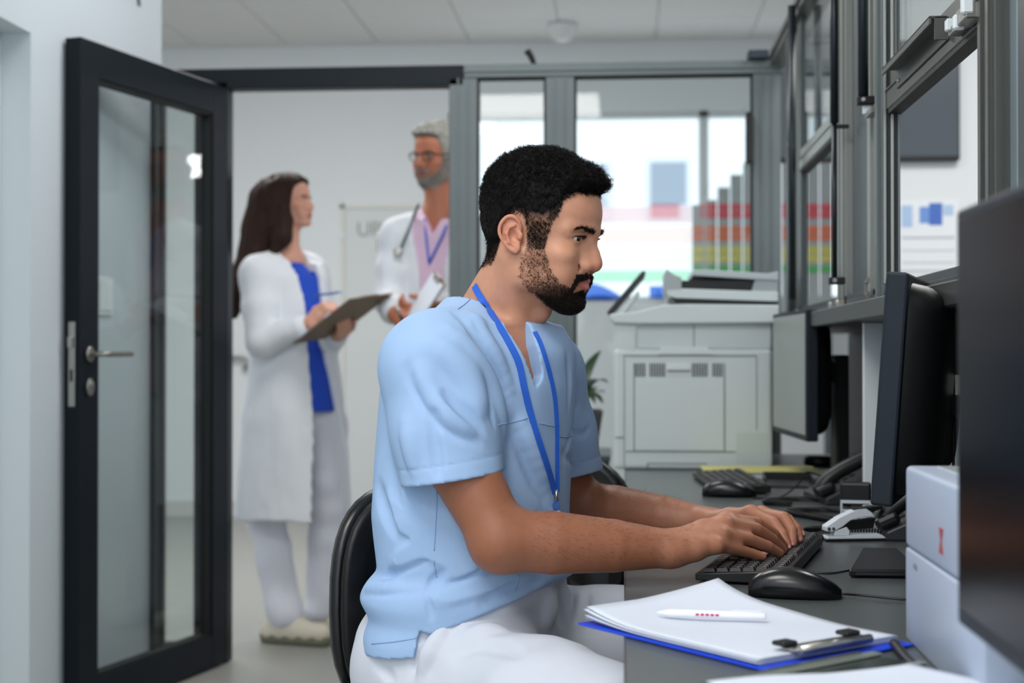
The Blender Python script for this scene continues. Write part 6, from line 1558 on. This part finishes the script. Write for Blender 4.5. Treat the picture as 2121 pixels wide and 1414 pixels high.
# ---- the woman with the clipboard
YW = 5.25
def WP(px, py, Y=YW): return np.array(at_y(px, py, Y))
wo = person_root((WP(618, 900)[0], YW, 0), 'woman in a long white coat writing on a clipboard in the doorway')
WYAW = math.radians(-35); wf = np.array([math.cos(WYAW), math.sin(WYAW), 0]); wr = np.array([math.sin(WYAW), -math.cos(WYAW), 0])
WR_ = rot_frame(math.radians(-10), math.radians(-9)); WO = WP(600, 428).astype(F32); WS = 0.00091
whead = Sdf(head_prims(jaw=0.88, nose=0.9, fem=1.0), (WR_, WO), WS); whb = Sdf(head_prims(jaw=0.88, nose=0.9, fem=1.0, ears=False), (WR_, WO), WS)
def wl(p): return WO + WR_ @ (v3(p) * F32(WS))
wSR, wSL = WP(536, 566, YW - 0.13), WP(642, 566, YW + 0.13)
wER, wWR = WP(545, 708, YW - 0.19), WP(642, 668, YW - 0.22)
wEL, wWL = WP(668, 712, YW + 0.10), WP(702, 694, YW - 0.10)
wN = (wSR + wSL) / 2 + np.array([0, 0, 0.045])
wb = Sdf([sub(whead, wl((0, 0, 10)), 0.17, 0.01)])
wb.add(cone(wl((-14, 0, -40)), wN, 0.047, 0.050, 0.03), cone(wN, wSR, 0.045, 0.045, 0.04), cone(wN, wSL, 0.045, 0.045, 0.04), cone(wN + wf * 0.0, wN - UPV * 0.14, 0.06, 0.075, 0.04))
for S_, E_, W_ in ((wSR, wER, wWR), (wSL, wEL, wWL)): wb.add(chain([S_, E_, W_], [0.040, 0.034, 0.022], 0.02, 1, 0.02))
hp, tipsR = auto_hand(wWR, WP(690, 622, YW - 0.22) - wWR, np.array([-0.3, -0.75, 0.6]), np.array([0.3, -0.4, 0.9]), 0.165, (45, 50, 35)); wb.add(hp)
hp, tipsL = auto_hand(wWL, np.array([0.35, -0.75, 0.15]), np.array([0.35, -0.2, -0.9]), np.array([0.8, 0.3, 0.2]), 0.165, (30, 45, 35)); wb.add(hp)
def wcol(Vx):
    Q = whead.local(Vx); lp = face_masks(Q) * (Vx[:, 2] > 1.4); c = np.tile(np.array(srgb(214, 160, 138)), (len(Vx), 1))
    ck = np.exp(-(((np.abs(Q) - v3((58, 44, 16))) / 20) ** 2).sum(1)) * (Vx[:, 2] > 1.4) * 0.4
    c = c * (1 - ck[:, None]) + np.array(srgb(212, 132, 118)) * ck[:, None]
    return c * (1 - lp[:, None]) + np.array(srgb(186, 92, 92)) * lp[:, None]
place('body', wb, (wo.location.x - 0.30, YW - 0.42, 1.02), (wo.location.x + 0.30, YW + 0.30, 1.76), 0.0038, tone_material('skin_fair', 0.5, 0.10, 0.35), wo, wcol)
eyes_for(wo, WR_, WO, WS, (1, 0.05, 0.1), ('brown', (70, 46, 32)))
M_WHAIR = mat('hair_brown', (48, 31, 25), 0.6, spec=0.15, var=0.35, scale=60)
brow_strip(wo, WR_, WO, WS, whead, M_WHAIR)
# long hair: cap plus the mass down the back
def wl2(px, py, Y): return WP(px, py, Y)
mass = Sdf(chain([WP(566, 420), WP(548, 476), WP(533, 520, YW - 0.02), WP(512, 566, YW - 0.05), WP(494, 612, YW - 0.08), WP(486, 650, YW - 0.09)], [0.095, 0.085, 0.066, 0.052, 0.040, 0.018], 0.04, 1, 0.03) +
           chain([WP(590, 455, YW - 0.07), WP(584, 490, YW - 0.09), WP(566, 522, YW - 0.10)], [0.034, 0.034, 0.018], 0.03, 1, 0.02))
def whair(P):
    Q = whb.local(P); x, y, z = Q[:, 0], np.abs(Q[:, 1]), Q[:, 2]
    line = np.interp(z, [-120, -40, 0, 40, 72, 92, 130], [-5, 10, 22, 44, 62, 84, 120])
    cover = np.minimum(line - x, 30) * WS
    cap = np.maximum(whb(P) - F32(0.014), -cover.astype(F32)); cap = np.maximum(cap, (-(z + 60) * WS).astype(F32))
    d = smin(cap.astype(F32), mass(P), 0.03)
    ang = np.arctan2(y * np.sign(Q[:, 1]), -x); st = vnoise(np.stack([ang * 9 + P[:, 2] * 6, P[:, 0] * 55 + P[:, 1] * 20, P[:, 2] * 7], 1), 51)
    d = d + (0.0045 * st).astype(F32)
    return np.maximum(d, -(whead(P) - F32(0.0)) * (x > 40)) if False else d
place('hair', whair, (wo.location.x - 0.32, YW - 0.26, 1.16), (wo.location.x + 0.10, YW + 0.18, 1.76), 0.0042, M_WHAIR, wo)
# blouse, coat, trousers
def wrow(py, pl, pr, b, dy=0.0): 
    xl, xr = WP(pl, py)[0], WP(pr, py)[0]; half = (xr - xl) / 2; c, s = math.cos(WYAW), abs(math.sin(WYAW)); a = math.sqrt(max(0.075 ** 2, half ** 2 - (b * s) ** 2)) / c
    return (WP(600, py)[2], (xl + xr) / 2, YW + dy, a, b)
wtab = sorted([wrow(545, 552, 650, 0.13), wrow(575, 516, 676, 0.165), wrow(640, 512, 690, 0.165), wrow(720, 522, 694, 0.155), wrow(790, 516, 704, 0.165), wrow(860, 505, 712, 0.185), wrow(960, 497, 722, 0.20), wrow(1070, 490, 734, 0.215)])
bl = Sdf([loft([(r[0], r[1], r[2], r[3] - 0.022, r[4] - 0.022) for r in wtab if r[0] > WP(600, 870)[2]], 0.02, 1, WYAW)])
bl.post = [cloth_noise(a1=0.003, sd_=61), lambda P, d: np.maximum(d, (WP(600, 850)[2] - P[:, 2]).astype(F32)), lambda P, d: np.maximum(d, -np.maximum(np.abs((P - v3(WP(630, 560))) @ v3(wr)) - 0.5 * np.maximum(P[:, 2] - WP(600, 580)[2], 0), -((P - v3(wN)) @ v3(wf)) - 0.02).astype(F32))]
place('blouse', bl, (wo.location.x - 0.30, YW - 0.30, 0.80), (wo.location.x + 0.32, YW + 0.32, 1.45), 0.006, mat('blouse_blue', (20, 72, 190), 0.75), wo)
ct = Sdf([loft(wtab, 0.02, 1, WYAW), cone(wN + UPV * 0.0, wSR, 0.056, 0.066, 0.04), cone(wN, wSL, 0.056, 0.066, 0.04)])
for S_, E_, W_ in ((wSR, wER, wWR), (wSL, wEL, wWL)): ct.add(chain([S_, S_ * 0.5 + E_ * 0.5, E_, E_ * 0.25 + W_ * 0.75], [0.066, 0.062, 0.056, 0.047], 0.03, 1, 0.018))
OPZ = [WP(600, y_)[2] for y_ in (1080, 850, 720, 600, 545)]; OPW = [0.13, 0.060, 0.036, 0.050, 0.062]; OPC = [-0.05, -0.02, 0.0, 0.0, 0.0]
def coat_post(P, d):
    d = cloth_noise(a1=0.008, f1=(14, 14, 4.0))(P, d)
    q = P - v3(wN); s_ = q @ v3(wr); f_ = q @ v3(wf); w_ = np.interp(P[:, 2], OPZ, OPW); c_ = np.interp(P[:, 2], OPZ, OPC)
    arms = np.full(len(P), 1.0)
    for E_, W_ in ((wER, wWR), (wEL, wWL)):
        ba = v3(W_ - E_); t = np.clip(((P - v3(E_)) @ ba) / (ba @ ba), -0.3, 1); arms = np.minimum(arms, np.linalg.norm(P - v3(E_) - t[:, None] * ba, axis=1) - 0.066)
    gap = np.maximum(np.abs(s_ - c_) - w_, -(f_ + 0.02)); gap = np.maximum(gap, -arms)
    d = np.maximum(d, -gap.astype(F32))
    col_ = np.sqrt(s_ ** 2 + f_ ** 2) - 0.058; d = np.maximum(d, -np.where(P[:, 2] > wN[2] - 0.03, col_, 1).astype(F32))
    return d
ct.post = [coat_post]
place('coat', ct, (wo.location.x - 0.34, YW - 0.34, 0.42), (wo.location.x + 0.36, YW + 0.36, 1.46), 0.007, M_COAT, wo)
hz_ = WP(600, 860)[2]; wh = np.array([WP(612, 860)[0], YW, hz_])
lk, lf = np.array([WP(548, 1120)[0], YW + 0.02, 0.46]), WP(590, 1268, YW - 0.06)
rk, rf = np.array([WP(668, 1110)[0], YW + 0.10, 0.48]), WP(668, 1255, YW + 0.14)
wt = Sdf([ell(wh, (0.12, 0.16, 0.12), 0.03, 1, (0, 0, math.degrees(WYAW)))])
wt.add(chain([wh + wr * 0.07 - UPV * 0.02, lk, lf], [0.105, 0.072, 0.066], 0.04, 1, 0.03)); wt.add(chain([wh - wr * 0.05 + np.array([0.05, 0, -0.02]), rk, rf], [0.105, 0.076, 0.068], 0.04, 1, 0.03))
wt.post = [cloth_noise(a1=0.010, f1=(9, 9, 14.0), sd_=71), lambda P, d: np.maximum(d, (0.055 - P[:, 2]).astype(F32))]
place('trousers', wt, (wo.location.x - 0.30, YW - 0.32, 0.03), (wo.location.x + 0.34, YW + 0.40, 0.98), 0.0065, mat('trousers_white', (220, 222, 232), 0.8), wo)
M_SNK, M_SOLE = mat('sneaker_cream', (214, 206, 188), 0.7, var=0.06, scale=40), mat('sneaker_sole', (108, 110, 92), 0.7)
for A_, yw in ((lf, -0.28), (rf, -0.10)):
    d_ = np.array([math.cos(yw), math.sin(yw), 0]); b0 = np.array([A_[0], A_[1], 0.045])
    sd = Sdf([cone(b0 - d_ * 0.05, b0 + d_ * 0.15, 0.046, 0.036, 0.02), cone(b0 + UPV * 0.04 - d_ * 0.01, b0 + d_ * 0.06 + UPV * 0.01, 0.040, 0.040, 0.02)]); sd.post = [lambda P, d: np.maximum(d, (0.022 - P[:, 2]).astype(F32))]
    place('shoe', sd, b0 + np.array([-0.2, -0.2, -0.05]), b0 + np.array([0.25, 0.25, 0.12]), 0.005, M_SNK, wo)
    so = Sdf([cone(b0 - d_ * 0.052 - UPV * 0.02, b0 + d_ * 0.152 - UPV * 0.02, 0.047, 0.040, 0.02)]); so.post = [lambda P, d: np.maximum(np.maximum(d, (0.001 - P[:, 2]).astype(F32)), (P[:, 2] - 0.030 - 0.006 * np.sin(P[:, 0] * 120)).astype(F32))]
    place('shoe_sole', so, b0 + np.array([-0.2, -0.2, -0.06]), b0 + np.array([0.25, 0.25, 0.06]), 0.005, M_SOLE, wo)
# her clipboard and pen
c0 = WP(606, 713, YW - 0.24); uu = Vector((0.231, -0.16, 0.148)).normalized(); vv = Vector((0.151, 0.20, 0.045)); vv = (vv - uu * vv.dot(uu)).normalized(); nn = uu.cross(vv)
if nn.z < 0: nn = -nn
Mx = Matrix((uu, vv, nn)).transposed().to_4x4()
cw = empty('clipboard', c0, 0, 'brown clipboard held by the woman in the doorway', 'clipboard'); cw.rotation_euler = Mx.to_euler()
box('board', 0, 0.33, 0, 0.235, 0, 0.004, mat('board_brown', (122, 104, 82), 0.6, var=0.05, scale=40), cw, 0.001)
box('paper', 0.02, 0.31, 0.008, 0.225, 0.0045, 0.006, M_PAPER, cw); box('clip', 0.298, 0.322, 0.07, 0.165, 0.0062, 0.012, M_CHROME, cw, 0.002)
pa_, pb_ = Vector(WP(652, 612, YW - 0.24)), Vector(WP(712, 604, YW - 0.32))
pn_ = empty('pen', pa_, 0, 'blue and white pen in the raised hand of the woman', 'pen'); dvec = pb_ - pa_
tube('barrel', [(0, 0, 0), dvec * 0.9], 0.0042, mat('pen_blue', (70, 100, 180), 0.35), pn_); tube('cap', [dvec * 0.86, dvec], 0.005, mat('pen_cap', (190, 205, 225), 0.35), pn_)
# ---- the grey-haired doctor behind the partition post
YQ = 5.25
def DP_(px, py, Y=YQ): return np.array(at_y(px, py, Y))
do = person_root((DP_(912, 900)[0], YQ, 0), 'grey-haired man in glasses and white coat beyond the doorway')
DYAW = math.radians(-102); df = np.array([math.cos(DYAW), math.sin(DYAW), 0]); dr_ = np.array([math.sin(DYAW), -math.cos(DYAW), 0])
DR = rot_frame(math.radians(-128), math.radians(2), math.radians(-4)); DO = DP_(907, 332).astype(F32); DS = 0.00103
dhead = Sdf(head_prims(jaw=1.02, nose=1.05), (DR, DO), DS)
def dl_(p): return DO + DR @ (v3(p) * F32(DS))
dSR, dSL = DP_(828, 492, YQ - 0.03), DP_(1008, 492, YQ + 0.05)
dER, dWR = DP_(808, 622, YQ - 0.06), DP_(818, 650, YQ - 0.22)
dEL, dWL = DP_(985, 640, YQ + 0.02), DP_(905, 640, YQ - 0.20)
dN = (dSR + dSL) / 2 + np.array([0, 0, 0.075])
db = Sdf([sub(dhead, dl_((0, 0, 10)), 0.19, 0.01)])
db.add(cone(dl_((-18, 0, -40)), dN, 0.058, 0.062, 0.03), cone(dl_((10, 0, -60)), dN + df * 0.03, 0.042, 0.045, 0.03), cone(dN, dSR, 0.05, 0.05, 0.04), cone(dN, dSL, 0.05, 0.05, 0.04), cone(dN, dN - UPV * 0.2, 0.07, 0.085, 0.04))
for S_, E_, W_ in ((dSR, dER, dWR), (dSL, dEL, dWL)): db.add(chain([S_, E_, W_], [0.048, 0.040, 0.026], 0.02, 1, 0.02))
hp, _t = auto_hand(dWR, np.array([0.45, -0.55, -0.35]), np.array([-0.7, -0.6, 0.35]), np.array([0.3, -0.1, 0.95]), 0.185, (40, 50, 35), fr=1.0); db.add(hp)
hp, _t = auto_hand(dWL, np.array([-0.8, -0.4, -0.1]), np.array([0.2, -0.6, -0.7]), np.array([-0.2, 0.4, 0.9]), 0.185, (35, 45, 30), fr=1.0); db.add(hp)
def dbeard(Q):
    x, y, z = Q[:, 0], np.abs(Q[:, 1]), Q[:, 2]
    fr_ = np.interp(z, [-110, -92, -80, -70, -59, -50, -33, -7, 12], [110, 110, 96, 84, 70, 62, 48, 38, 36])
    s_ = (1 - sstep(x, fr_ - 4, fr_ + 4)) * (z < 8) * sstep(x, np.interp(z, [-92, -71, -33, 12], [44, 16, 6, 14]) - 4, np.interp(z, [-92, -71, -33, 12], [44, 16, 6, 14]) + 4)
    ch = sstep(-z, 68, 75) * sstep(x, 48, 58); mo = (z < -35) * (z > -45 - 0.28 * y) * (y < 33) * (x > 60)
    return np.maximum.reduce([s_, ch * 1.0, mo * 1.0]) * (z > -104)
def dhairm(Q): return sstep(Q[:, 2] - np.interp(Q[:, 0], HX, HZ) - 4, -3, 4)
def dcol(Vx):
    Q = dhead.local(Vx); hd_ = Vx[:, 2] > 1.5; c = np.tile(np.array(srgb(186, 118, 92)), (len(Vx), 1))
    ear_ = (np.abs(Q[:, 1]) > 73.5) & (np.abs(Q[:, 0] + 14) < 24)
    for w_, t_ in ((face_masks(Q) * hd_, (168, 92, 88)), (dbeard(Q) * hd_ * ~ear_ * (1 - face_masks(Q)) * 0.85, (168, 162, 156)), (dhairm(Q) * hd_ * ~ear_ * 0.95, (128, 126, 120))):
        c = c * (1 - w_[:, None]) + np.array(srgb(*t_)) * w_[:, None]
    return c
_o, DV, DF_ = place('body', db, (do.location.x - 0.34, YQ - 0.46, 1.02), (do.location.x + 0.40, YQ + 0.34, 2.0), 0.0042, tone_material('skin_tan', 0.5, 0.10, 0.35), do, dcol)
eyes_for(do, DR, DO, DS, (1, -0.1, -0.05), ('hazel', (62, 50, 36)))
M_GREY = mat('hair_grey', (150, 148, 142), 0.6, var=0.25, scale=80); brow_strip(do, DR, DO, DS, dhead, M_GREY)
dhb = Sdf(head_prims(jaw=1.02, nose=1.05, ears=False), (DR, DO), DS)
def dhair(P):
    Q = dhb.local(P); zl = np.interp(Q[:, 0], HX, HZ) + 10
    L = (5 + 10 * sstep(Q[:, 2], 50, 110) + 9 * sstep(Q[:, 0], 30, 85) * sstep(Q[:, 2], 70, 95)) * (1 + 0.25 * vnoise(Q / 9.0, 5) + 0.2 * vnoise(Q * np.array([0.08, 0.3, 0.3]), 6))
    d = dhb(P) - (L * DS).astype(F32); return np.maximum(d, ((zl - Q[:, 2]) * DS).astype(F32))
place('hair', dhair, (DO - 0.18).tolist(), (DO + 0.20).tolist(), 0.0036, M_GREY, do)
Qd = dhead.local(DV); w_ = dbeard(Qd) * (DV[:, 2] > 1.5) * (np.abs(Qd[:, 1]) < 73); w_ /= w_.sum(); rg = np.random.default_rng(5); sel = rg.choice(len(DV), 3500, p=w_)
nr = grad(dhb, DV[sel]); strands('beard', DV[sel] - np.array(do.location), nr * 0.6 + DR[:, 2][None] * -0.8 + rg.normal(scale=0.4, size=nr.shape), np.full(len(sel), 0.007), 0.0005, 0.0008, 0.8, mat('beard_grey', (176, 172, 166), 0.6), do, rg, 4)
# glasses
gl = bmesh.new(); M4 = Matrix.Translation(Vector(DO.tolist()) - do.location) @ Matrix(DR.tolist()).to_4x4() @ Matrix.Scale(DS, 4)
for s in (-1, 1):
    ring = [(90 - 0.10 * abs(24 * math.cos(t)), s * 33 + 24 * math.copysign(abs(math.cos(t)) ** 0.75, math.cos(t)), 10 + 16 * math.copysign(abs(math.sin(t)) ** 0.8, math.sin(t))) for t in [k * math.pi / 14 for k in range(29)]]
    add_tube(gl, [M4 @ Vector(p) for p in ring], 0.0020, 6, False); add_tube(gl, [M4 @ Vector(p) for p in ((86, s * 57, 16), (60, s * 74, 16), (-4, s * 79, 20), (-18, s * 79, 12))], 0.0018, 6)
add_tube(gl, [M4 @ Vector(p) for p in ((90, -9, 14), (94, 0, 17), (90, 9, 14))], 0.0018, 6)
go = bm_obj('glasses', gl, mat('glasses_frame', (40, 28, 24), 0.35), do)
for s in (-1, 1):
    lb_ = bmesh.new(); vs_ = [lb_.verts.new(M4 @ Vector((89.5 - 0.10 * abs(23 * math.cos(t)), s * 33 + 23 * math.copysign(abs(math.cos(t)) ** 0.75, math.cos(t)), 10 + 15 * math.copysign(abs(math.sin(t)) ** 0.8, math.sin(t))))) for t in [k * math.pi / 14 for k in range(28)]]
    lb_.faces.new(vs_); bm_obj('lens', lb_, glass('spectacle_lens', (0.92, 0.92, 0.92), 0.8), go)
# shirt, coat
def drow(py, pl, pr, b): 
    xl, xr = DP_(pl, py)[0], DP_(pr, py)[0]; half = (xr - xl) / 2; c, s = abs(math.cos(DYAW)), abs(math.sin(DYAW)); a = 0.135
    return (DP_(900, py)[2], (xl + xr) / 2, YQ, a, math.sqrt(max(0.12 ** 2, half ** 2 - (a * c) ** 2)) / s)
dtab = sorted([drow(458, 858, 976, 0), drow(492, 824, 1006, 0), drow(580, 818, 1010, 0), drow(700, 822, 1005, 0), drow(820, 815, 1010, 0), drow(1000, 805, 1020, 0), drow(1060, 802, 1024, 0)])
sh_ = Sdf([loft([(r[0], r[1], r[2], r[3] - 0.018, r[4] - 0.02) for r in dtab if r[0] > 0.8], 0.02, 1, DYAW), cone(dN + UPV * 0.012, dN + UPV * 0.035, 0.072, 0.068, 0.02), cone(dN, dSR, 0.056, 0.056, 0.04), cone(dN, dSL, 0.056, 0.056, 0.04)])
def shpost(P, d):
    q = P - v3(dN); s_ = q @ v3(dr_); f_ = q @ v3(df); col_ = np.sqrt(s_ ** 2 + f_ ** 2) - 0.064
    d = np.maximum(d, -np.where(P[:, 2] > dN[2] - 0.02, col_, 1).astype(F32))
    v_ = np.maximum(np.abs(s_) - 0.55 * np.maximum(P[:, 2] - (dN[2] - 0.075), 0), -f_); d = np.maximum(d, -v_.astype(F32))
    d = np.maximum(d, (P[:, 2] - dN[2] - 0.035 + 0.0 * s_).astype(F32))
    return d + (0.003 * vnoise(P * np.array([22, 22, 8.0]), 81)).astype(F32)
sh_.post = [shpost]; M_PINK = mat('shirt_pink', (222, 190, 214), 0.8, var=0.02, scale=20)
so_, _a, _b = place('shirt', sh_, (do.location.x - 0.30, YQ - 0.30, 0.85), (do.location.x + 0.36, YQ + 0.32, 1.62), 0.006, M_PINK, do)
for k in range(4):
    bz = dN + df * 0.115 - UPV * (0.10 + 0.075 * k); bm = bmesh.new(); add_lathe(bm, [(0.006, 0), (0.006, 0.003), (0.003, 0.004)], 10, Matrix.Translation(Vector(bz.tolist()) - do.location) @ Vector(df.tolist()).to_track_quat('Z', 'Y').to_matrix().to_4x4()); bm_obj('button', bm, M_WHITEPL, so_)
dc = Sdf([loft(dtab, 0.02, 1, DYAW), cone(dN - UPV * 0.01, dSR, 0.062, 0.070, 0.04), cone(dN - UPV * 0.01, dSL, 0.062, 0.070, 0.04)])
for S_, E_, W_ in ((dSR, dER, dWR), (dSL, dEL, dWL)): dc.add(chain([S_, S_ * 0.5 + E_ * 0.5, E_, E_ * 0.25 + W_ * 0.75], [0.070, 0.066, 0.060, 0.052], 0.03, 1, 0.02))
def dcpost(P, d):
    d = cloth_noise(a1=0.007, f1=(14, 14, 4.0), sd_=91)(P, d); q = P - v3(dN); s_ = q @ v3(dr_); f_ = q @ v3(df)
    w_ = np.interp(P[:, 2], [0.5, 1.0, 1.2, 1.38, 1.52], [0.05, 0.040, 0.036, 0.050, 0.078])
    arms = np.full(len(P), 1.0)
    for E_, W_ in ((dER, dWR), (dEL, dWL)):
        ba = v3(W_ - E_); t = np.clip(((P - v3(E_)) @ ba) / (ba @ ba), -0.3, 1); arms = np.minimum(arms, np.linalg.norm(P - v3(E_) - t[:, None] * ba, axis=1) - 0.07)
    gap = np.maximum(np.maximum(np.abs(s_) - w_, -(f_ + 0.02)), -arms); d = np.maximum(d, -gap.astype(F32))
    col_ = np.sqrt(s_ ** 2 + f_ ** 2) - 0.075; return np.maximum(d, -np.where(P[:, 2] > dN[2] - 0.03, col_, 1).astype(F32))
dc.post = [dcpost]
place('coat', dc, (do.location.x - 0.36, YQ - 0.36, 0.48), (do.location.x + 0.42, YQ + 0.36, 1.62), 0.007, M_COAT, do)
dt_ = Sdf(); hp0 = np.array([do.location.x, YQ, 0.88])
for s in (-1, 1): dt_.add(chain([hp0 + dr_ * 0.09 * s, hp0 + dr_ * 0.10 * s - UPV * 0.42, hp0 + dr_ * 0.10 * s - UPV * 0.80], [0.10, 0.08, 0.07], 0.04, 1, 0.03))
dt_.post = [cloth_noise(a1=0.006, sd_=95)]
place('trousers', dt_, (do.location.x - 0.3, YQ - 0.3, 0.02), (do.location.x + 0.3, YQ + 0.3, 1.0), 0.009, mat('trousers_white', (220, 222, 232)), do)
for s in (-1, 1):
    b0 = hp0 + dr_ * 0.10 * s; b0[2] = 0.045; sd = Sdf([cone(b0 - df * 0.05, b0 + df * 0.17, 0.046, 0.038, 0.02)]); sd.post = [lambda P, d: np.maximum(d, (0.002 - P[:, 2]).astype(F32))]
    place('shoe', sd, b0 + np.array([-0.25, -0.25, -0.06]), b0 + np.array([0.25, 0.25, 0.08]), 0.007, mat('shoe_white', (214, 214, 210)), do)
# stethoscope and lanyard cast on the coat
dcl = Sdf([sub(dc, (do.location.x, YQ, 1.2), 0.6, 0.004), sub(sh_, (do.location.x, YQ, 1.2), 0.6, 0.004)])
def on_doc(px, py, off=0.008):
    h_ = march_many(dcl, [(px, py)], 4.5, 6.0, 60)[0]
    if np.isnan(h_[0]): h_ = DP_(px, py, YQ - 0.12)
    return Vector((np.array(h_) + np.array([0, -off, 0])).tolist()) - do.location
def taut(pts, n, off): return catmull([on_doc(x_, y_, off) for x_, y_ in pts], n)
bm = bmesh.new(); add_tube(bm, taut([(868, 424), (858, 446), (846, 478), (834, 506), (828, 520)], 6, 0.008), 0.0055, 8); ste = bm_obj('stethoscope', bm, mat('tube_grey', (92, 110, 116), 0.45), do)
cpz = on_doc(826, 522, 0.014); bm = bmesh.new(); add_tube(bm, [cpz + Vector((0.014 * math.cos(t), -0.004, 0.014 * math.sin(t))) for t in [k * math.pi / 8 for k in range(17)]], 0.004, 8, False); add_lathe(bm, [(0.013, 0), (0.013, 0.008), (0.009, 0.011)], 16, Matrix.Translation(cpz) @ Matrix.Rotation(math.pi / 2, 4, 'X')); bm_obj('chest_piece', bm, M_CHROME, ste)
bm = bmesh.new(); add_tube(bm, taut([(880, 452), (884, 500), (889, 545)], 6, 0.006), 0.0042, 6); add_tube(bm, taut([(889, 545), (905, 512), (922, 476), (935, 446)], 6, 0.006), 0.0042, 6); bm_obj('lanyard', bm, mat('lanyard_blue', (36, 98, 206)), do)
# his clipboard with white paper, and a pen
c1 = Vector(DP_(856, 690, YQ - 0.40)); c2 = Vector(DP_(922, 588, YQ - 0.42)); uu = (c2 - c1); Lc = uu.length; uu.normalize()
nn = Vector((-0.80, -0.45, 0.45)); nn = (nn - uu * nn.dot(uu)).normalized(); vv = nn.cross(uu)
cdc = empty('clipboard', c1, 0, 'clipboard with white paper held by the grey-haired man', 'clipboard'); cdc.rotation_euler = Matrix((uu, vv, nn)).transposed().to_euler()
box('board', 0, Lc, 0, 0.18, -0.004, 0.0, mat('board_brown', (122, 104, 82)), cdc, 0.001); box('paper', 0.006, Lc - 0.01, 0.004, 0.174, 0.0003, 0.004, M_PAPER, cdc)
box('clip', Lc - 0.02, Lc + 0.004, 0.05, 0.13, 0.0042, 0.009, M_CHROME, cdc, 0.001)
p1_, p2_ = Vector(DP_(822, 638, YQ - 0.36)), Vector(DP_(836, 668, YQ - 0.34)); dpn = empty('pen', p1_, 0, 'silver pen in the hand of the grey-haired man', 'pen')
tube('barrel', [(0, 0, 0), p2_ - p1_], 0.0055, M_DARKPL, dpn, 8); tube('cap', [(0, 0, 0.004), (p2_ - p1_) * 0.45], 0.0065, M_CHROME, dpn, 8)
